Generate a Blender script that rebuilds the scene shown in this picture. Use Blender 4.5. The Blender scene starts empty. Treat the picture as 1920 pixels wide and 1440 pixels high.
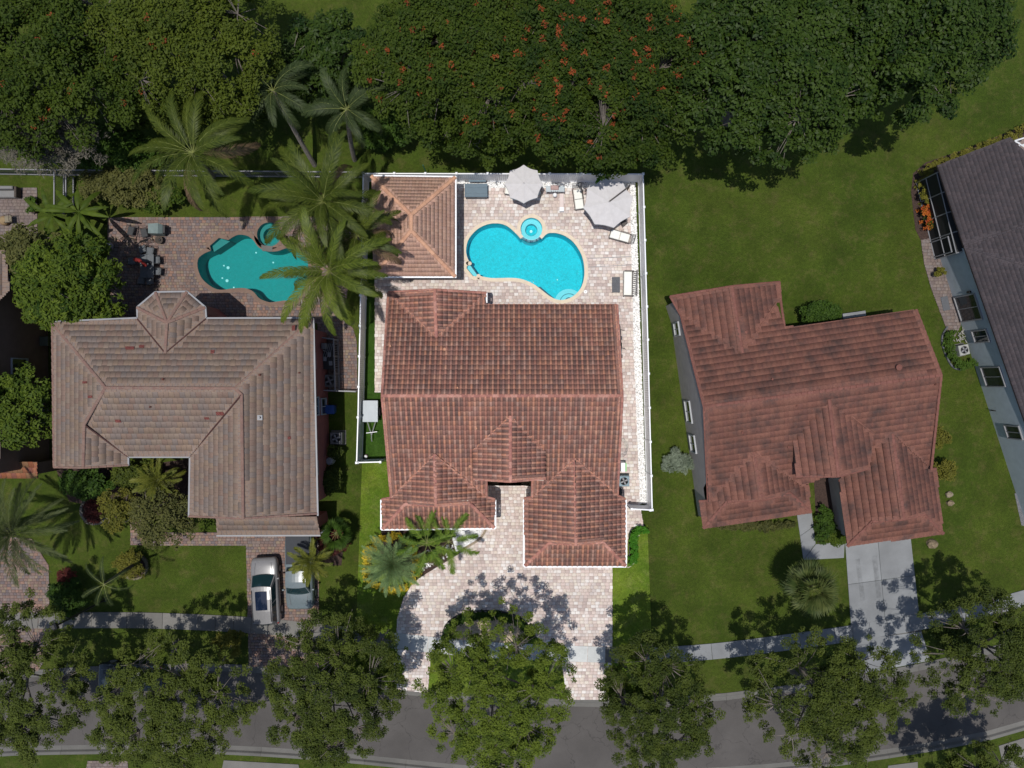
import bpy, bmesh, math, random
import numpy as np
from mathutils import Vector, Matrix
from mathutils.geometry import tessellate_polygon
R = math.radians
SC = bpy.context.scene
COL = SC.collection

# ------------------------------------------------------------------ camera, light, exposure
CAM_H = 50.0                      # drone height above the ground, metres
FPX = 1321.0                      # focal length in pixels of the 1920 px wide photograph
cam_data = bpy.data.cameras.new('camera'); cam_data.sensor_width = 36.0
cam_data.lens = 36.0*FPX/1920.0; cam_data.clip_end = 6000; cam_data.clip_start = 0.5
cam = bpy.data.objects.new('camera', cam_data); COL.objects.link(cam)
cam.location = (0, 0, CAM_H); cam.rotation_euler = (0, 0, 0); SC.camera = cam

SUN_DIR = Vector((0.100, 0.105, -1.0)).normalized()       # the way the sunlight travels
sun_data = bpy.data.lights.new('sun', 'SUN'); sun_data.energy = 3.5; sun_data.angle = R(0.5)
sun_data.color = (1.0, 0.965, 0.91)
sun = bpy.data.objects.new('sun', sun_data); COL.objects.link(sun)
sun.rotation_euler = SUN_DIR.to_track_quat('-Z', 'Y').to_euler(); sun.location = (-20, -20, 80)
world = bpy.data.worlds.new('World'); SC.world = world; world.use_nodes = True
wn = world.node_tree; wn.nodes.clear()
sky = wn.nodes.new('ShaderNodeTexSky'); sky.sky_type = 'NISHITA'; sky.sun_disc = False
sky.sun_elevation = R(81.7); sky.sun_rotation = R(224)
bg = wn.nodes.new('ShaderNodeBackground'); bg.inputs['Strength'].default_value = 0.10
wo = wn.nodes.new('ShaderNodeOutputWorld')
wn.links.new(sky.outputs[0], bg.inputs[0]); wn.links.new(bg.outputs[0], wo.inputs[0])
SC.view_settings.view_transform = 'Standard'; SC.view_settings.look = 'None'
SC.view_settings.exposure = 0.0; SC.view_settings.gamma = 1.0
SC.view_settings.use_curve_mapping = False
SC.render.engine = 'CYCLES'
SC.cycles.max_bounces = 8; SC.cycles.transparent_max_bounces = 16

# ------------------------------------------------------------------ coordinates
def P(px, py, z=0.0):
    k = (CAM_H-z)/FPX
    return Vector(((px-960)*k, (720-py)*k, z))
def P2(px, py, z=0.0):
    p = P(px, py, z); return (p.x, p.y)
def pl(pts, z=0.0): return [P2(a, b, z) for a, b in pts]
def catmull(pts, n=6, closed=True):
    out = []; m = len(pts)
    rng = range(m) if closed else range(m-1)
    for i in rng:
        if closed: a, b, c, d = pts[(i-1) % m], pts[i], pts[(i+1) % m], pts[(i+2) % m]
        else: a, b, c, d = pts[max(i-1, 0)], pts[i], pts[i+1], pts[min(i+2, m-1)]
        for k in range(n):
            t = k/n
            out.append(tuple(0.5*((2*b[j]) + (c[j]-a[j])*t + (2*a[j]-5*b[j]+4*c[j]-d[j])*t*t + (3*b[j]-a[j]-3*c[j]+d[j])*t**3) for j in range(2)))
    if not closed: out.append(tuple(pts[-1]))
    return out
def area(p): return 0.5*sum(p[i][0]*p[(i+1) % len(p)][1]-p[(i+1) % len(p)][0]*p[i][1] for i in range(len(p)))
def ccw(p): return list(p) if area(p) > 0 else list(reversed(p))
def inset(p, d):                                   # d > 0 shrinks a CCW polygon
    p = ccw(p); n = len(p); out = []
    for i in range(n):
        a, b, c = Vector(p[i-1]), Vector(p[i]), Vector(p[(i+1) % n])
        e1 = (b-a).normalized(); e2 = (c-b).normalized()
        n1 = Vector((-e1.y, e1.x)); n2 = Vector((-e2.y, e2.x))
        k = n1+n2; L = k.length_squared
        k = k*(2*d/L) if L > 0.3 else n1*d
        out.append((b.x+k.x, b.y+k.y))
    return out
def inpoly(X, Y, poly):
    X = np.asarray(X, float); Y = np.asarray(Y, float); ins = np.zeros(X.shape, bool)
    n = len(poly)
    for i in range(n):
        x1, y1 = poly[i]; x2, y2 = poly[(i+1) % n]
        c = ((y1 > Y) != (y2 > Y)) & (X < (x2-x1)*(Y-y1)/((y2-y1) or 1e-12)+x1)
        ins ^= c
    return ins

# ------------------------------------------------------------------ objects
def tagit(o, label=None, cat=None, group=None, kind=None):
    if label: o['label'] = label
    if cat: o['category'] = cat
    if group: o['group'] = group
    if kind: o['kind'] = kind
    return o
def thing(name, label, cat, loc, rotz=0.0, group=None):
    o = bpy.data.objects.new(name, None); COL.objects.link(o)
    o.location = loc; o.rotation_euler = (0, 0, rotz); o.empty_display_size = .2
    return tagit(o, label, cat, group)
def link(name, me, m=None, parent=None, kind=None):
    if m and not me.materials: me.materials.append(m)
    o = bpy.data.objects.new(name, me); COL.objects.link(o)
    if parent: o.parent = parent
    if kind: o['kind'] = kind
    return o
def dup(root, loc=None, rotz=None, label=None, parent=None):
    c = root.copy(); COL.objects.link(c)
    if parent: c.parent = parent
    if loc is not None: c.location = loc
    if rotz is not None: c.rotation_euler = (0, 0, rotz)
    if label: c['label'] = label
    for ch in root.children: dup(ch, parent=c)
    return c
def worldoff(parent):
    o = Vector((0, 0, 0))
    while parent: o += parent.location; parent = parent.parent
    return o
def np_mesh(name, V, F, tint=None, smooth=False):
    """V (n,3), F (m,k) all faces k-sided"""
    me = bpy.data.meshes.new(name); V = np.asarray(V, np.float32); F = np.asarray(F, np.int32)
    me.vertices.add(len(V)); me.vertices.foreach_set('co', V.ravel())
    m, k = F.shape
    me.loops.add(m*k); me.loops.foreach_set('vertex_index', F.ravel())
    me.polygons.add(m); me.polygons.foreach_set('loop_start', np.arange(0, m*k, k, dtype=np.int32))
    me.update(calc_edges=True)
    if tint is not None:
        a = me.attributes.new('tint', 'FLOAT', 'POINT'); a.data.foreach_set('value', np.asarray(tint, np.float32))
    if smooth: me.polygons.foreach_set('use_smooth', np.ones(m, bool))
    return me

class MB:
    def __init__(s): s.v = []; s.f = []
    def add(s, vs, fs):
        b = len(s.v); s.v += [tuple(v) for v in vs]; s.f += [tuple(b+i for i in f) for f in fs]; return s
    def box(s, c, d, rz=0.0, tilt=None):
        x, y, z = d[0]/2, d[1]/2, d[2]/2; M = Matrix.Rotation(rz, 3, 'Z')
        if tilt: M = M @ Matrix.Rotation(tilt[1], 3, tilt[0])
        c = Vector(c)
        vs = [c+M@Vector((a*x, b*y, e*z)) for e in (-1, 1) for a, b in ((-1, -1), (1, -1), (1, 1), (-1, 1))]
        return s.add(vs, [(3, 2, 1, 0), (4, 5, 6, 7), (0, 1, 5, 4), (1, 2, 6, 5), (2, 3, 7, 6), (3, 0, 4, 7)])
    def rbox(s, c, d, rz=0.0, b=.03):             # box with a chamfered top edge
        M = Matrix.Rotation(rz, 3, 'Z'); c = Vector(c); x, y, z = d[0]/2, d[1]/2, d[2]/2
        vs = []
        for (ix, zz) in ((0, -z), (0, z-b), (b, z)):
            vs += [c+M@Vector((p*(x-ix), q*(y-ix), zz)) for p, q in ((-1, -1), (1, -1), (1, 1), (-1, 1))]
        fs = [(3, 2, 1, 0), (8, 9, 10, 11)]
        for r in (0, 4): fs += [(r+i, r+(i+1) % 4, r+4+(i+1) % 4, r+4+i) for i in range(4)]
        return s.add(vs, fs)
    def prism(s, poly, z0, z1, bottom=False):
        p = ccw(poly); n = len(p)
        vs = [(x, y, z0) for x, y in p]+[(x, y, z1) for x, y in p]
        tri = tessellate_polygon([[Vector((x, y, 0)) for x, y in p]])
        fs = [(i, (i+1) % n, n+(i+1) % n, n+i) for i in range(n)]
        for t in tri:
            a, b, c = t
            if area([p[a], p[b], p[c]]) < 0: a, c = c, a
            fs.append((n+a, n+b, n+c))
            if bottom: fs.append((c, b, a))
        return s.add(vs, fs)
    def sheet(s, poly, z, holes=()):
        loops = [ccw(poly)]+[list(reversed(ccw(h))) for h in holes]
        flat = [q for l in loops for q in l]
        tri = tessellate_polygon([[Vector((x, y, 0)) for x, y in l] for l in loops])
        fs = []
        for a, b, c in tri:
            if area([flat[a], flat[b], flat[c]]) < 0: a, c = c, a
            fs.append((a, b, c))
        return s.add([(x, y, z) for x, y in flat], fs)
    def ring(s, poly_out, poly_in, z0, z1):        # same point count, a band with thickness
        n = len(poly_out); vs = []
        for p, z in ((poly_out, z0), (poly_out, z1), (poly_in, z1), (poly_in, z0)): vs += [(x, y, z) for x, y in p]
        fs = []
        for k in range(3): fs += [(k*n+i, k*n+(i+1) % n, (k+1)*n+(i+1) % n, (k+1)*n+i) for i in range(n)]
        return s.add(vs, fs)
    def tube(s, a, b, r0, r1=None, n=6):
        r1 = r0 if r1 is None else r1; return s.path([a, b], [r0, r1], n)
    def path(s, pts, rs, n=6):
        pts = [Vector(p) for p in pts]
        if not isinstance(rs, (list, tuple)): rs = [rs]*len(pts)
        vs = []; fs = []
        for i, p in enumerate(pts):
            t = (pts[min(i+1, len(pts)-1)]-pts[max(i-1, 0)]).normalized()
            u = t.cross(Vector((0, 0, 1)) if abs(t.z) < .9 else Vector((1, 0, 0))).normalized(); w = t.cross(u)
            for k in range(n):
                a = 2*math.pi*k/n; vs.append(p+u*(math.cos(a)*rs[i])+w*(math.sin(a)*rs[i]))
        for i in range(len(pts)-1):
            for k in range(n):
                fs.append((i*n+k, i*n+(k+1) % n, (i+1)*n+(k+1) % n, (i+1)*n+k))
        fs.append(tuple(range(n))); fs.append(tuple(reversed(range((len(pts)-1)*n, len(pts)*n))))
        return s.add(vs, fs)
    def lathe(s, prof, c=(0, 0, 0), n=16):
        vs = []; fs = []
        for r, z in prof:
            for k in range(n):
                a = 2*math.pi*k/n; vs.append((c[0]+r*math.cos(a), c[1]+r*math.sin(a), c[2]+z))
        for i in range(len(prof)-1):
            for k in range(n): fs.append((i*n+k, i*n+(k+1) % n, (i+1)*n+(k+1) % n, (i+1)*n+k))
        fs.append(tuple(reversed(range(n)))); fs.append(tuple(range((len(prof)-1)*n, len(prof)*n)))
        return s.add(vs, fs)
    def ball(s, c, r, n=10, m=7, sq=(1, 1, 1), jit=0, seed=0):
        rr = random.Random(seed); vs = []; fs = []
        for i in range(m+1):
            th = math.pi*i/m
            for k in range(n):
                a = 2*math.pi*k/n; q = 1+jit*(rr.random()-.5)
                vs.append((c[0]+r*sq[0]*q*math.sin(th)*math.cos(a), c[1]+r*sq[1]*q*math.sin(th)*math.sin(a), c[2]+r*sq[2]*q*math.cos(th)))
        for i in range(m):
            for k in range(n): fs.append((i*n+k, (i+1)*n+k, (i+1)*n+(k+1) % n, i*n+(k+1) % n))
        return s.add(vs, fs)
    def build(s, name, m, parent=None, local=False, smooth=False, kind=None):
        off = Vector((0, 0, 0)) if (local or not parent) else worldoff(parent)
        me = bpy.data.meshes.new(name)
        me.from_pydata([(v[0]-off.x, v[1]-off.y, v[2]-off.z) for v in s.v], [], s.f); me.update()
        if smooth: me.polygons.foreach_set('use_smooth', np.ones(len(me.polygons), bool))
        return link(name, me, m, parent, kind)

# ------------------------------------------------------------------ materials
MATS = {}
def _base(name):
    m = bpy.data.materials.new(name); m.use_nodes = True; nt = m.node_tree
    b = nt.nodes['Principled BSDF']; MATS[name] = m
    return m, nt, b
def N(nt, t, **kw):
    n = nt.nodes.new(t)
    for k, v in kw.items():
        if k in n.inputs: n.inputs[k].default_value = v
        else: setattr(n, k, v)
    return n
def noise(nt, scale, detail=4, rough=.55, vec=None, dist=0.0):
    n = N(nt, 'ShaderNodeTexNoise', Scale=scale, Detail=detail, Roughness=rough, Distortion=dist)
    if vec is None:
        g = N(nt, 'ShaderNodeNewGeometry'); vec = g.outputs['Position']
    nt.links.new(vec, n.inputs['Vector']); return n.outputs['Fac']
def maprange(nt, sock, a, b, c, d):
    n = N(nt, 'ShaderNodeMapRange'); nt.links.new(sock, n.inputs[0])
    for i, v in enumerate((a, b, c, d)): n.inputs[i+1].default_value = v
    return n.outputs[0]
def mixc(nt, fac, a, b, blend='MIX'):
    n = N(nt, 'ShaderNodeMix', data_type='RGBA', blend_type=blend)
    for s, v in ((n.inputs[0], fac), (n.inputs[6], a), (n.inputs[7], b)):
        if isinstance(v, (int, float)): s.default_value = v
        elif isinstance(v, tuple): s.default_value = (*v[:3], 1)
        else: nt.links.new(v, s)
    return n.outputs[2]
def rnd(nt):
    g = N(nt, 'ShaderNodeNewGeometry'); o = N(nt, 'ShaderNodeObjectInfo')
    a = N(nt, 'ShaderNodeMath', operation='ADD'); nt.links.new(g.outputs['Random Per Island'], a.inputs[0]); nt.links.new(o.outputs['Random'], a.inputs[1])
    f = N(nt, 'ShaderNodeMath', operation='FRACT'); nt.links.new(a.outputs[0], f.inputs[0]); return f.outputs[0]
def ramp(nt, fac, cols, const=True):
    r = N(nt, 'ShaderNodeValToRGB'); cr = r.color_ramp; cr.interpolation = 'CONSTANT' if const else 'LINEAR'
    n = len(cols); cr.elements[0].color = (*cols[0], 1); cr.elements[0].position = 0
    cr.elements[1].color = (*cols[1], 1); cr.elements[1].position = 1/n if const else 1/(n-1)
    for i in range(2, n):
        e = cr.elements.new(i/n if const else i/(n-1)); e.color = (*cols[i], 1)
    nt.links.new(fac, r.inputs[0]); return r.outputs[0]
def bump(nt, b, h, strength, dist=.02):
    n = N(nt, 'ShaderNodeBump', Strength=strength, Distance=dist); nt.links.new(h, n.inputs['Height']); nt.links.new(n.outputs[0], b.inputs['Normal'])
def simple(name, c, rough=.6, var=.25, scale=3.0, metal=0.0, bmp=0.0, spec=.5, fine=0.0):
    m, nt, b = _base(name); b.inputs['Roughness'].default_value = rough; b.inputs['Metallic'].default_value = metal
    b.inputs['Specular IOR Level'].default_value = spec
    n1 = noise(nt, scale); f = maprange(nt, n1, .3, .7, 1-var, 1+var)
    col = mixc(nt, 1.0, tuple(c), f, 'MULTIPLY')
    if fine:
        f2 = maprange(nt, noise(nt, 45, 2), .3, .7, 1-fine, 1+fine); col = mixc(nt, 1.0, col, f2, 'MULTIPLY')
    nt.links.new(col, b.inputs['Base Color'])
    if bmp: bump(nt, b, noise(nt, 30, 3), bmp)
    return m
def palette(name, cols, rough=.8, var=.18, scale=1.2, bmp=.25, fscale=40, stain=None, spec=.3, fine=.15, pan=None):
    """one colour per tile / paver / stone, grain and grime over it"""
    m, nt, b = _base(name); b.inputs['Roughness'].default_value = rough; b.inputs['Specular IOR Level'].default_value = spec
    col = ramp(nt, rnd(nt), cols)
    col = mixc(nt, 1.0, col, maprange(nt, noise(nt, scale, 5), .3, .7, 1-var, 1+var), 'MULTIPLY')
    col = mixc(nt, 1.0, col, maprange(nt, noise(nt, fscale*.35, 3), .3, .7, 1-fine, 1+fine), 'MULTIPLY')
    if stain:
        sc, lo, hi, amt, sco = stain
        f = maprange(nt, noise(nt, sc, 8, .65), lo, hi, 0, amt)
        col = mixc(nt, f, col, sco)
    if pan:                                       # grime and dark flashing that collects in the pans of barrel tiles
        at = N(nt, 'ShaderNodeAttribute', attribute_name='tint'); mm = N(nt, 'ShaderNodeMath', operation='MULTIPLY'); nt.links.new(at.outputs['Fac'], mm.inputs[0])
        nt.links.new(maprange(nt, noise(nt, .8, 5), .3, .7, .45, .95), mm.inputs[1]); col = mixc(nt, mm.outputs[0], col, pan)
    nt.links.new(col, b.inputs['Base Color'])
    bump(nt, b, noise(nt, fscale, 4), bmp, .01)
    return m
def grass(name, c1, c2, c3, patch=.25):
    m, nt, b = _base(name); b.inputs['Roughness'].default_value = .9; b.inputs['Specular IOR Level'].default_value = .15
    a = maprange(nt, noise(nt, patch, 8, .62, dist=.5), .38, .62, 0, 1)
    col = mixc(nt, a, c1, c2)
    f3 = maprange(nt, noise(nt, 1.1, 9, .74), .50, .70, 0, .8)
    col = mixc(nt, f3, col, c3)
    col = mixc(nt, 1.0, col, maprange(nt, noise(nt, 14, 8, .8), .3, .7, .55, 1.5), 'MULTIPLY')
    col = mixc(nt, 1.0, col, maprange(nt, noise(nt, 4.5, 5, .7), .3, .7, .78, 1.25), 'MULTIPLY')
    col = mixc(nt, 1.0, col, maprange(nt, noise(nt, .45, 4, .6), .3, .7, .80, 1.22), 'MULTIPLY')
    nt.links.new(col, b.inputs['Base Color']); bump(nt, b, noise(nt, 18, 6, .8), 1.0, .12)
    return m
def leafmat(name, c1, c2, trans=.3, rough=.5):
    m, nt, b = _base(name); b.inputs['Roughness'].default_value = rough+.12; b.inputs['Specular IOR Level'].default_value = .16
    at = N(nt, 'ShaderNodeAttribute', attribute_name='tint'); oi = N(nt, 'ShaderNodeObjectInfo')
    f = N(nt, 'ShaderNodeMath', operation='MULTIPLY_ADD'); nt.links.new(oi.outputs['Random'], f.inputs[0]); f.inputs[1].default_value = .3
    nt.links.new(at.outputs['Fac'], f.inputs[2])
    col = mixc(nt, f.outputs[0], tuple(c1), tuple(c2)); nt.links.new(col, b.inputs['Base Color'])
    t = N(nt, 'ShaderNodeBsdfTranslucent'); nt.links.new(col, t.inputs['Color'])
    mx = N(nt, 'ShaderNodeMixShader', Fac=trans); out = nt.nodes['Material Output']
    nt.links.new(b.outputs[0], mx.inputs[1]); nt.links.new(t.outputs[0], mx.inputs[2]); nt.links.new(mx.outputs[0], out.inputs['Surface'])
    return m
def water(name, tint, scale=3.0, strength=.4, spark=(7, .5)):
    m, nt, b = _base(name); nt.nodes.remove(b); out = nt.nodes['Material Output']
    tr = N(nt, 'ShaderNodeBsdfTransparent', Color=(*tint, 1)); gl = N(nt, 'ShaderNodeBsdfGlossy', Roughness=.04)
    fr = N(nt, 'ShaderNodeFresnel', IOR=1.33); mx = N(nt, 'ShaderNodeMixShader')
    bp = N(nt, 'ShaderNodeBump', Strength=strength, Distance=.05); nt.links.new(noise(nt, scale, 4, .6, dist=.6), bp.inputs['Height'])
    for n_ in (fr, gl): nt.links.new(bp.outputs[0], n_.inputs['Normal'])
    nt.links.new(fr.outputs[0], mx.inputs[0]); nt.links.new(tr.outputs[0], mx.inputs[1]); nt.links.new(gl.outputs[0], mx.inputs[2])
    nt.links.new(mx.outputs[0], out.inputs['Surface']); return m
def plaster(name, c, amt=.35, sc=9):
    """pool plaster with random mottling"""
    m, nt, b = _base(name); b.inputs['Roughness'].default_value = .7
    col = mixc(nt, 1.0, tuple(c), maprange(nt, noise(nt, sc, 6, .75, dist=1.2), .3, .7, 1-amt, 1+amt), 'MULTIPLY')
    nt.links.new(col, b.inputs['Base Color']); return m
def glassmat(name, c=(.015, .022, .028)):
    m, nt, b = _base(name); b.inputs['Base Color'].default_value = (*c, 1); b.inputs['Roughness'].default_value = .06
    b.inputs['Specular IOR Level'].default_value = .7; return m
def paint(name, c, rough=.25):
    m, nt, b = _base(name); b.inputs['Base Color'].default_value = (*c, 1); b.inputs['Roughness'].default_value = rough
    b.inputs['Coat Weight'].default_value = .3; b.inputs['Coat Roughness'].default_value = .06
    nt.links.new(mixc(nt, 1.0, tuple(c), maprange(nt, noise(nt, 6, 4), .3, .7, .93, 1.05), 'MULTIPLY'), b.inputs['Base Color']); return m
def concrete(name, c, joint=None):
    m, nt, b = _base(name); b.inputs['Roughness'].default_value = .85; b.inputs['Specular IOR Level'].default_value = .25
    col = mixc(nt, 1.0, tuple(c), maprange(nt, noise(nt, .7, 6, .6), .3, .7, .86, 1.12), 'MULTIPLY')
    col = mixc(nt, 1.0, col, maprange(nt, noise(nt, 22, 5, .7), .3, .7, .92, 1.08), 'MULTIPLY')
    col = mixc(nt, 1.0, col, maprange(nt, rnd(nt), 0, 1, .88, 1.1), 'MULTIPLY')
    f = maprange(nt, noise(nt, 1.3, 7, .7), .6, .75, 0, .35); col = mixc(nt, f, col, (c[0]*.5, c[1]*.5, c[2]*.48))
    nt.links.new(col, b.inputs['Base Color']); bump(nt, b, noise(nt, 60, 3), .2, .01); return m

G_DARK = grass('dimmed_grass', (.046, .074, .008), (.064, .090, .011), (.105, .100, .030), .12)  # grass outside the lot, the surround's dimming put into its colour
G_LOT = grass('bright_lot_lawn', (.095, .165, .014), (.14, .195, .020), (.21, .23, .06), .5)  # brighter grass copy for the lot, where the painted dimming stops
G_TURF = grass('artificial_turf', (.032, .080, .009), (.042, .096, .011), (.055, .11, .02), .8)
M_MULCH = simple('mulch', (.045, .026, .02), .95, .4, 9, bmp=.8, fine=.4)
def asphalt():
    m, nt, b = _base('asphalt'); b.inputs['Roughness'].default_value = .92; b.inputs['Specular IOR Level'].default_value = .2
    col = mixc(nt, 1.0, (.088, .081, .076), maprange(nt, noise(nt, .3, 6, .6), .3, .7, .82, 1.16), 'MULTIPLY')
    col = mixc(nt, 1.0, col, maprange(nt, noise(nt, 40, 4, .8), .3, .7, .82, 1.18), 'MULTIPLY')
    col = mixc(nt, maprange(nt, noise(nt, .9, 8, .75), .60, .72, 0, .4), col, (.045, .042, .040))
    v = N(nt, 'ShaderNodeTexVoronoi', feature='DISTANCE_TO_EDGE', Scale=.33); g = N(nt, 'ShaderNodeNewGeometry'); w = N(nt, 'ShaderNodeVectorMath', operation='ADD')
    nz = N(nt, 'ShaderNodeTexNoise', Scale=1.4, Detail=5); nt.links.new(g.outputs['Position'], nz.inputs['Vector']); nt.links.new(g.outputs['Position'], w.inputs[0]); nt.links.new(nz.outputs['Color'], w.inputs[1]); nt.links.new(w.outputs[0], v.inputs['Vector'])
    col = mixc(nt, maprange(nt, v.outputs['Distance'], .0, .008, .55, 0), col, (.03, .028, .027))
    nt.links.new(col, b.inputs['Base Color']); bump(nt, b, noise(nt, 60, 3), .4, .02); return m
M_ASPH = asphalt()
M_CONC_DIM = concrete('dimmed_concrete', (.155, .148, .135))  # concrete outside the lot, darkened in colour to dim the surround
M_CONC_GREY = concrete('grey_concrete', (.215, .222, .228))
M_CONC_LOT = concrete('bright_lot_concrete', (.50, .51, .50))  # sidewalk concrete within the lot, without the painted dimming
M_CURB = concrete('curb_concrete', (.135, .13, .12))
M_PAV = palette('cream_pavers', [(.60, .50, .45), (.53, .435, .39), (.66, .58, .54), (.56, .49, .46), (.47, .38, .35), (.62, .53, .46), (.70, .655, .62), (.58, .47, .43), (.64, .57, .50)], var=.10, scale=.5, bmp=.2, fine=.07)
M_PAVJ = simple('paver_joint_sand', (.30, .25, .22), .95, .15, 5)
M_PAV2 = palette('red_brown_pavers', [(.20, .135, .112), (.165, .118, .108), (.22, .165, .12), (.175, .14, .13), (.24, .145, .11), (.14, .112, .112), (.21, .16, .14), (.19, .125, .105)], var=.12, scale=.6)  # red-brown paving, its tone also darkened for the dimmed surround
M_PAVJ2 = simple('red_paver_joint', (.06, .045, .04), .95, .15, 5)
M_PAV3 = palette('pale_dim_pavers', [(.17, .13, .115), (.19, .15, .13), (.155, .12, .11), (.18, .15, .14)], var=.12, scale=.6)  # pale paving outside the lot with the dimming painted into its tone
M_COPE = simple('cream_coping', (.66, .56, .43), .8, .08, 3, fine=.05)
M_COPE2 = simple('tan_coping', (.17, .11, .082), .8, .12, 3, fine=.1)
M_TBAR = palette('flashed_clay_barrel_tile', [(.43, .205, .142), (.38, .175, .125), (.47, .24, .165), (.35, .158, .115), (.32, .165, .13), (.42, .235, .18), (.39, .18, .132), (.47, .215, .138)], var=.16, scale=.7, stain=(.9, .50, .80, .40, (.13, .085, .078)), fine=.08, pan=(.125, .078, .068))
M_TCAP = palette('clay_ridge_tile', [(.38, .175, .135), (.34, .15, .115), (.42, .21, .165), (.30, .13, .105)], var=.2, scale=1.5)
M_TPAV = palette('peach_flat_tile', [(.50, .305, .225), (.47, .28, .205), (.53, .33, .245), (.46, .275, .21), (.50, .31, .24)], var=.08, scale=1.0)
M_TPAVC = palette('peach_ridge_tile', [(.52, .29, .19), (.55, .31, .20), (.48, .26, .17)], var=.15, scale=2)
M_TLEFT = palette('mottled_grey_tan_tile', [(.215, .150, .115), (.20, .147, .120), (.225, .158, .115), (.188, .148, .128), (.205, .138, .108), (.222, .165, .128), (.20, .152, .128)], var=.08, scale=.6, stain=(.9, .68, .72, .5, (.17, .075, .06)), fine=.10)
M_TLEFTC = palette('pinkish_ridge_tile', [(.20, .12, .095), (.185, .11, .09), (.195, .125, .10)], var=.12, scale=2)
M_TRIGHT = palette('painted_red_tile', [(.180, .078, .056), (.170, .073, .053), (.190, .084, .060), (.160, .070, .053)], var=.12, scale=.4, stain=(1.0, .46, .70, .85, (.055, .038, .035)))
M_TRIGHTC = palette('painted_red_ridge_tile', [(.18, .074, .057), (.17, .070, .054), (.19, .080, .062)], var=.12, scale=2)
M_TDARK = palette('dark_slate_tile', [(.056, .046, .050), (.050, .042, .047), (.062, .050, .054), (.047, .040, .044)], var=.12, scale=.8)
M_TERRA = palette('orange_terracotta_tile', [(.22, .075, .035), (.26, .10, .05), (.19, .07, .05), (.23, .12, .06)], var=.2, scale=1)
M_DECK = simple('roof_underlay', (.045, .028, .024), .9, .2, 3)
M_WCREAM = simple('cream_stucco', (.50, .42, .34), .9, .06, 2, bmp=.3)
M_WRED = simple('brick_red_stucco', (.27, .085, .072), .9, .10, 1.5, bmp=.3)
M_WGREY = simple('grey_stucco', (.36, .33, .31), .9, .08, 2, bmp=.3)
M_WBLUE = simple('pale_blue_grey_stucco', (.40, .45, .48), .9, .07, 2, bmp=.3)
M_WBROWN = simple('brown_stucco', (.16, .10, .075), .9, .10, 2, bmp=.3)
M_WHITE = simple('white_vinyl', (.82, .83, .85), .45, .03, 3)
M_WHITEC = simple('white_coping_paint', (.80, .80, .78), .6, .04, 3)
M_TRIM = simple('grey_trim_metal', (.22, .22, .23), .5, .06, 3)
M_FRAME = simple('window_frame', (.33, .34, .35), .5, .05, 3)
M_GLASS = glassmat('dark_glass'); M_GLASSB = glassmat('car_glass', (.01, .03, .035)); M_SUNROOF = glassmat('sunroof_glass', (.008, .015, .035))
M_BLACK = simple('black_metal', (.015, .015, .017), .5, .1, 5)
M_BRONZE = simple('dark_bronze_frame', (.06, .048, .042), .5, .1, 5)
M_RUB = simple('rubber', (.02, .02, .02), .8, .1, 5)
M_CUSH = simple('off_white_cushion', (.80, .80, .74), .9, .04, 8, bmp=.3)
M_CANV = simple('pale_grey_canvas', (.56, .54, .54), .9, .05, 4, fine=.04)
M_BARK = simple('grey_bark', (.16, .135, .115), .95, .3, 8, bmp=.8)
M_BARKD = simple('dark_bark', (.07, .055, .045), .95, .3, 8, bmp=.8)
M_PTRUNK = simple('palm_trunk', (.17, .15, .13), .95, .25, 6, bmp=.8)
M_STALK = simple('palm_midrib', (.20, .22, .06), .6, .1, 4)
M_STALKD = simple('olive_midrib', (.13, .15, .05), .6, .1, 4)
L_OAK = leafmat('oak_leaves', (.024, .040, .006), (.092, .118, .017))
L_OAKL = leafmat('brightened_oak_leaves', (.050, .095, .010), (.18, .25, .028), .35)  # brighter copy of the oak leaves within the lot, light put into colour
L_OAKM = leafmat('mid_oak_leaves', (.034, .062, .008), (.135, .18, .020), .32)  # tone between dimmed and brightened oak, for a crown crossing the lot edge
L_DARK = leafmat('glossy_dark_leaves', (.011, .030, .005), (.046, .078, .010), .25, .4)
L_POIN = leafmat('poinciana_leaves', (.014, .035, .004), (.058, .088, .008), .35)
L_YEL = leafmat('yellow_green_leaves', (.030, .052, .006), (.090, .118, .012), .35)
L_FLOW = leafmat('orange_flowers', (.13, .036, .010), (.24, .056, .014), .2)
L_FLOWR = leafmat('red_orange_hedge_flowers', (.36, .06, .015), (.45, .14, .02), .2)
L_MANGO = leafmat('bright_mango_leaves', (.025, .055, .006), (.12, .165, .015), .3)
L_OLIVE = leafmat('olive_leaves', (.050, .058, .016), (.125, .125, .035), .3)
L_GREYT = leafmat('dry_grey_twigs', (.085, .080, .060), (.16, .145, .115), .2)
L_HEDGE = leafmat('dark_hedge_leaves', (.020, .048, .006), (.065, .120, .014), .3)
L_HEDGEL = leafmat('bright_hedge_leaves', (.035, .14, .008), (.07, .22, .014), .3)  # brighter, greener tone than the dark hedge leaves
L_YHEDGE = leafmat('golden_hedge_leaves', (.09, .095, .014), (.22, .20, .03), .3)
L_GOLD = leafmat('golden_croton_leaves', (.30, .30, .025), (.65, .46, .04), .3)
L_RED = leafmat('maroon_leaves', (.035, .010, .010), (.10, .022, .018), .3)
L_BAN = leafmat('banana_leaves', (.038, .070, .008), (.12, .17, .020), .35, .45)
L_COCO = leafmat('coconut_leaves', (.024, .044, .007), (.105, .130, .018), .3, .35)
L_COCOL = leafmat('brightened_coconut_leaves', (.036, .062, .008), (.165, .205, .026), .3, .35)  # brighter copy of the coconut leaves at the lot edge, light painted in
L_QUEEN = leafmat('queen_palm_leaves', (.025, .042, .014), (.070, .095, .035), .3, .4)
L_DATE = leafmat('date_palm_leaves', (.040, .060, .022), (.11, .13, .045), .3, .45)
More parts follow.
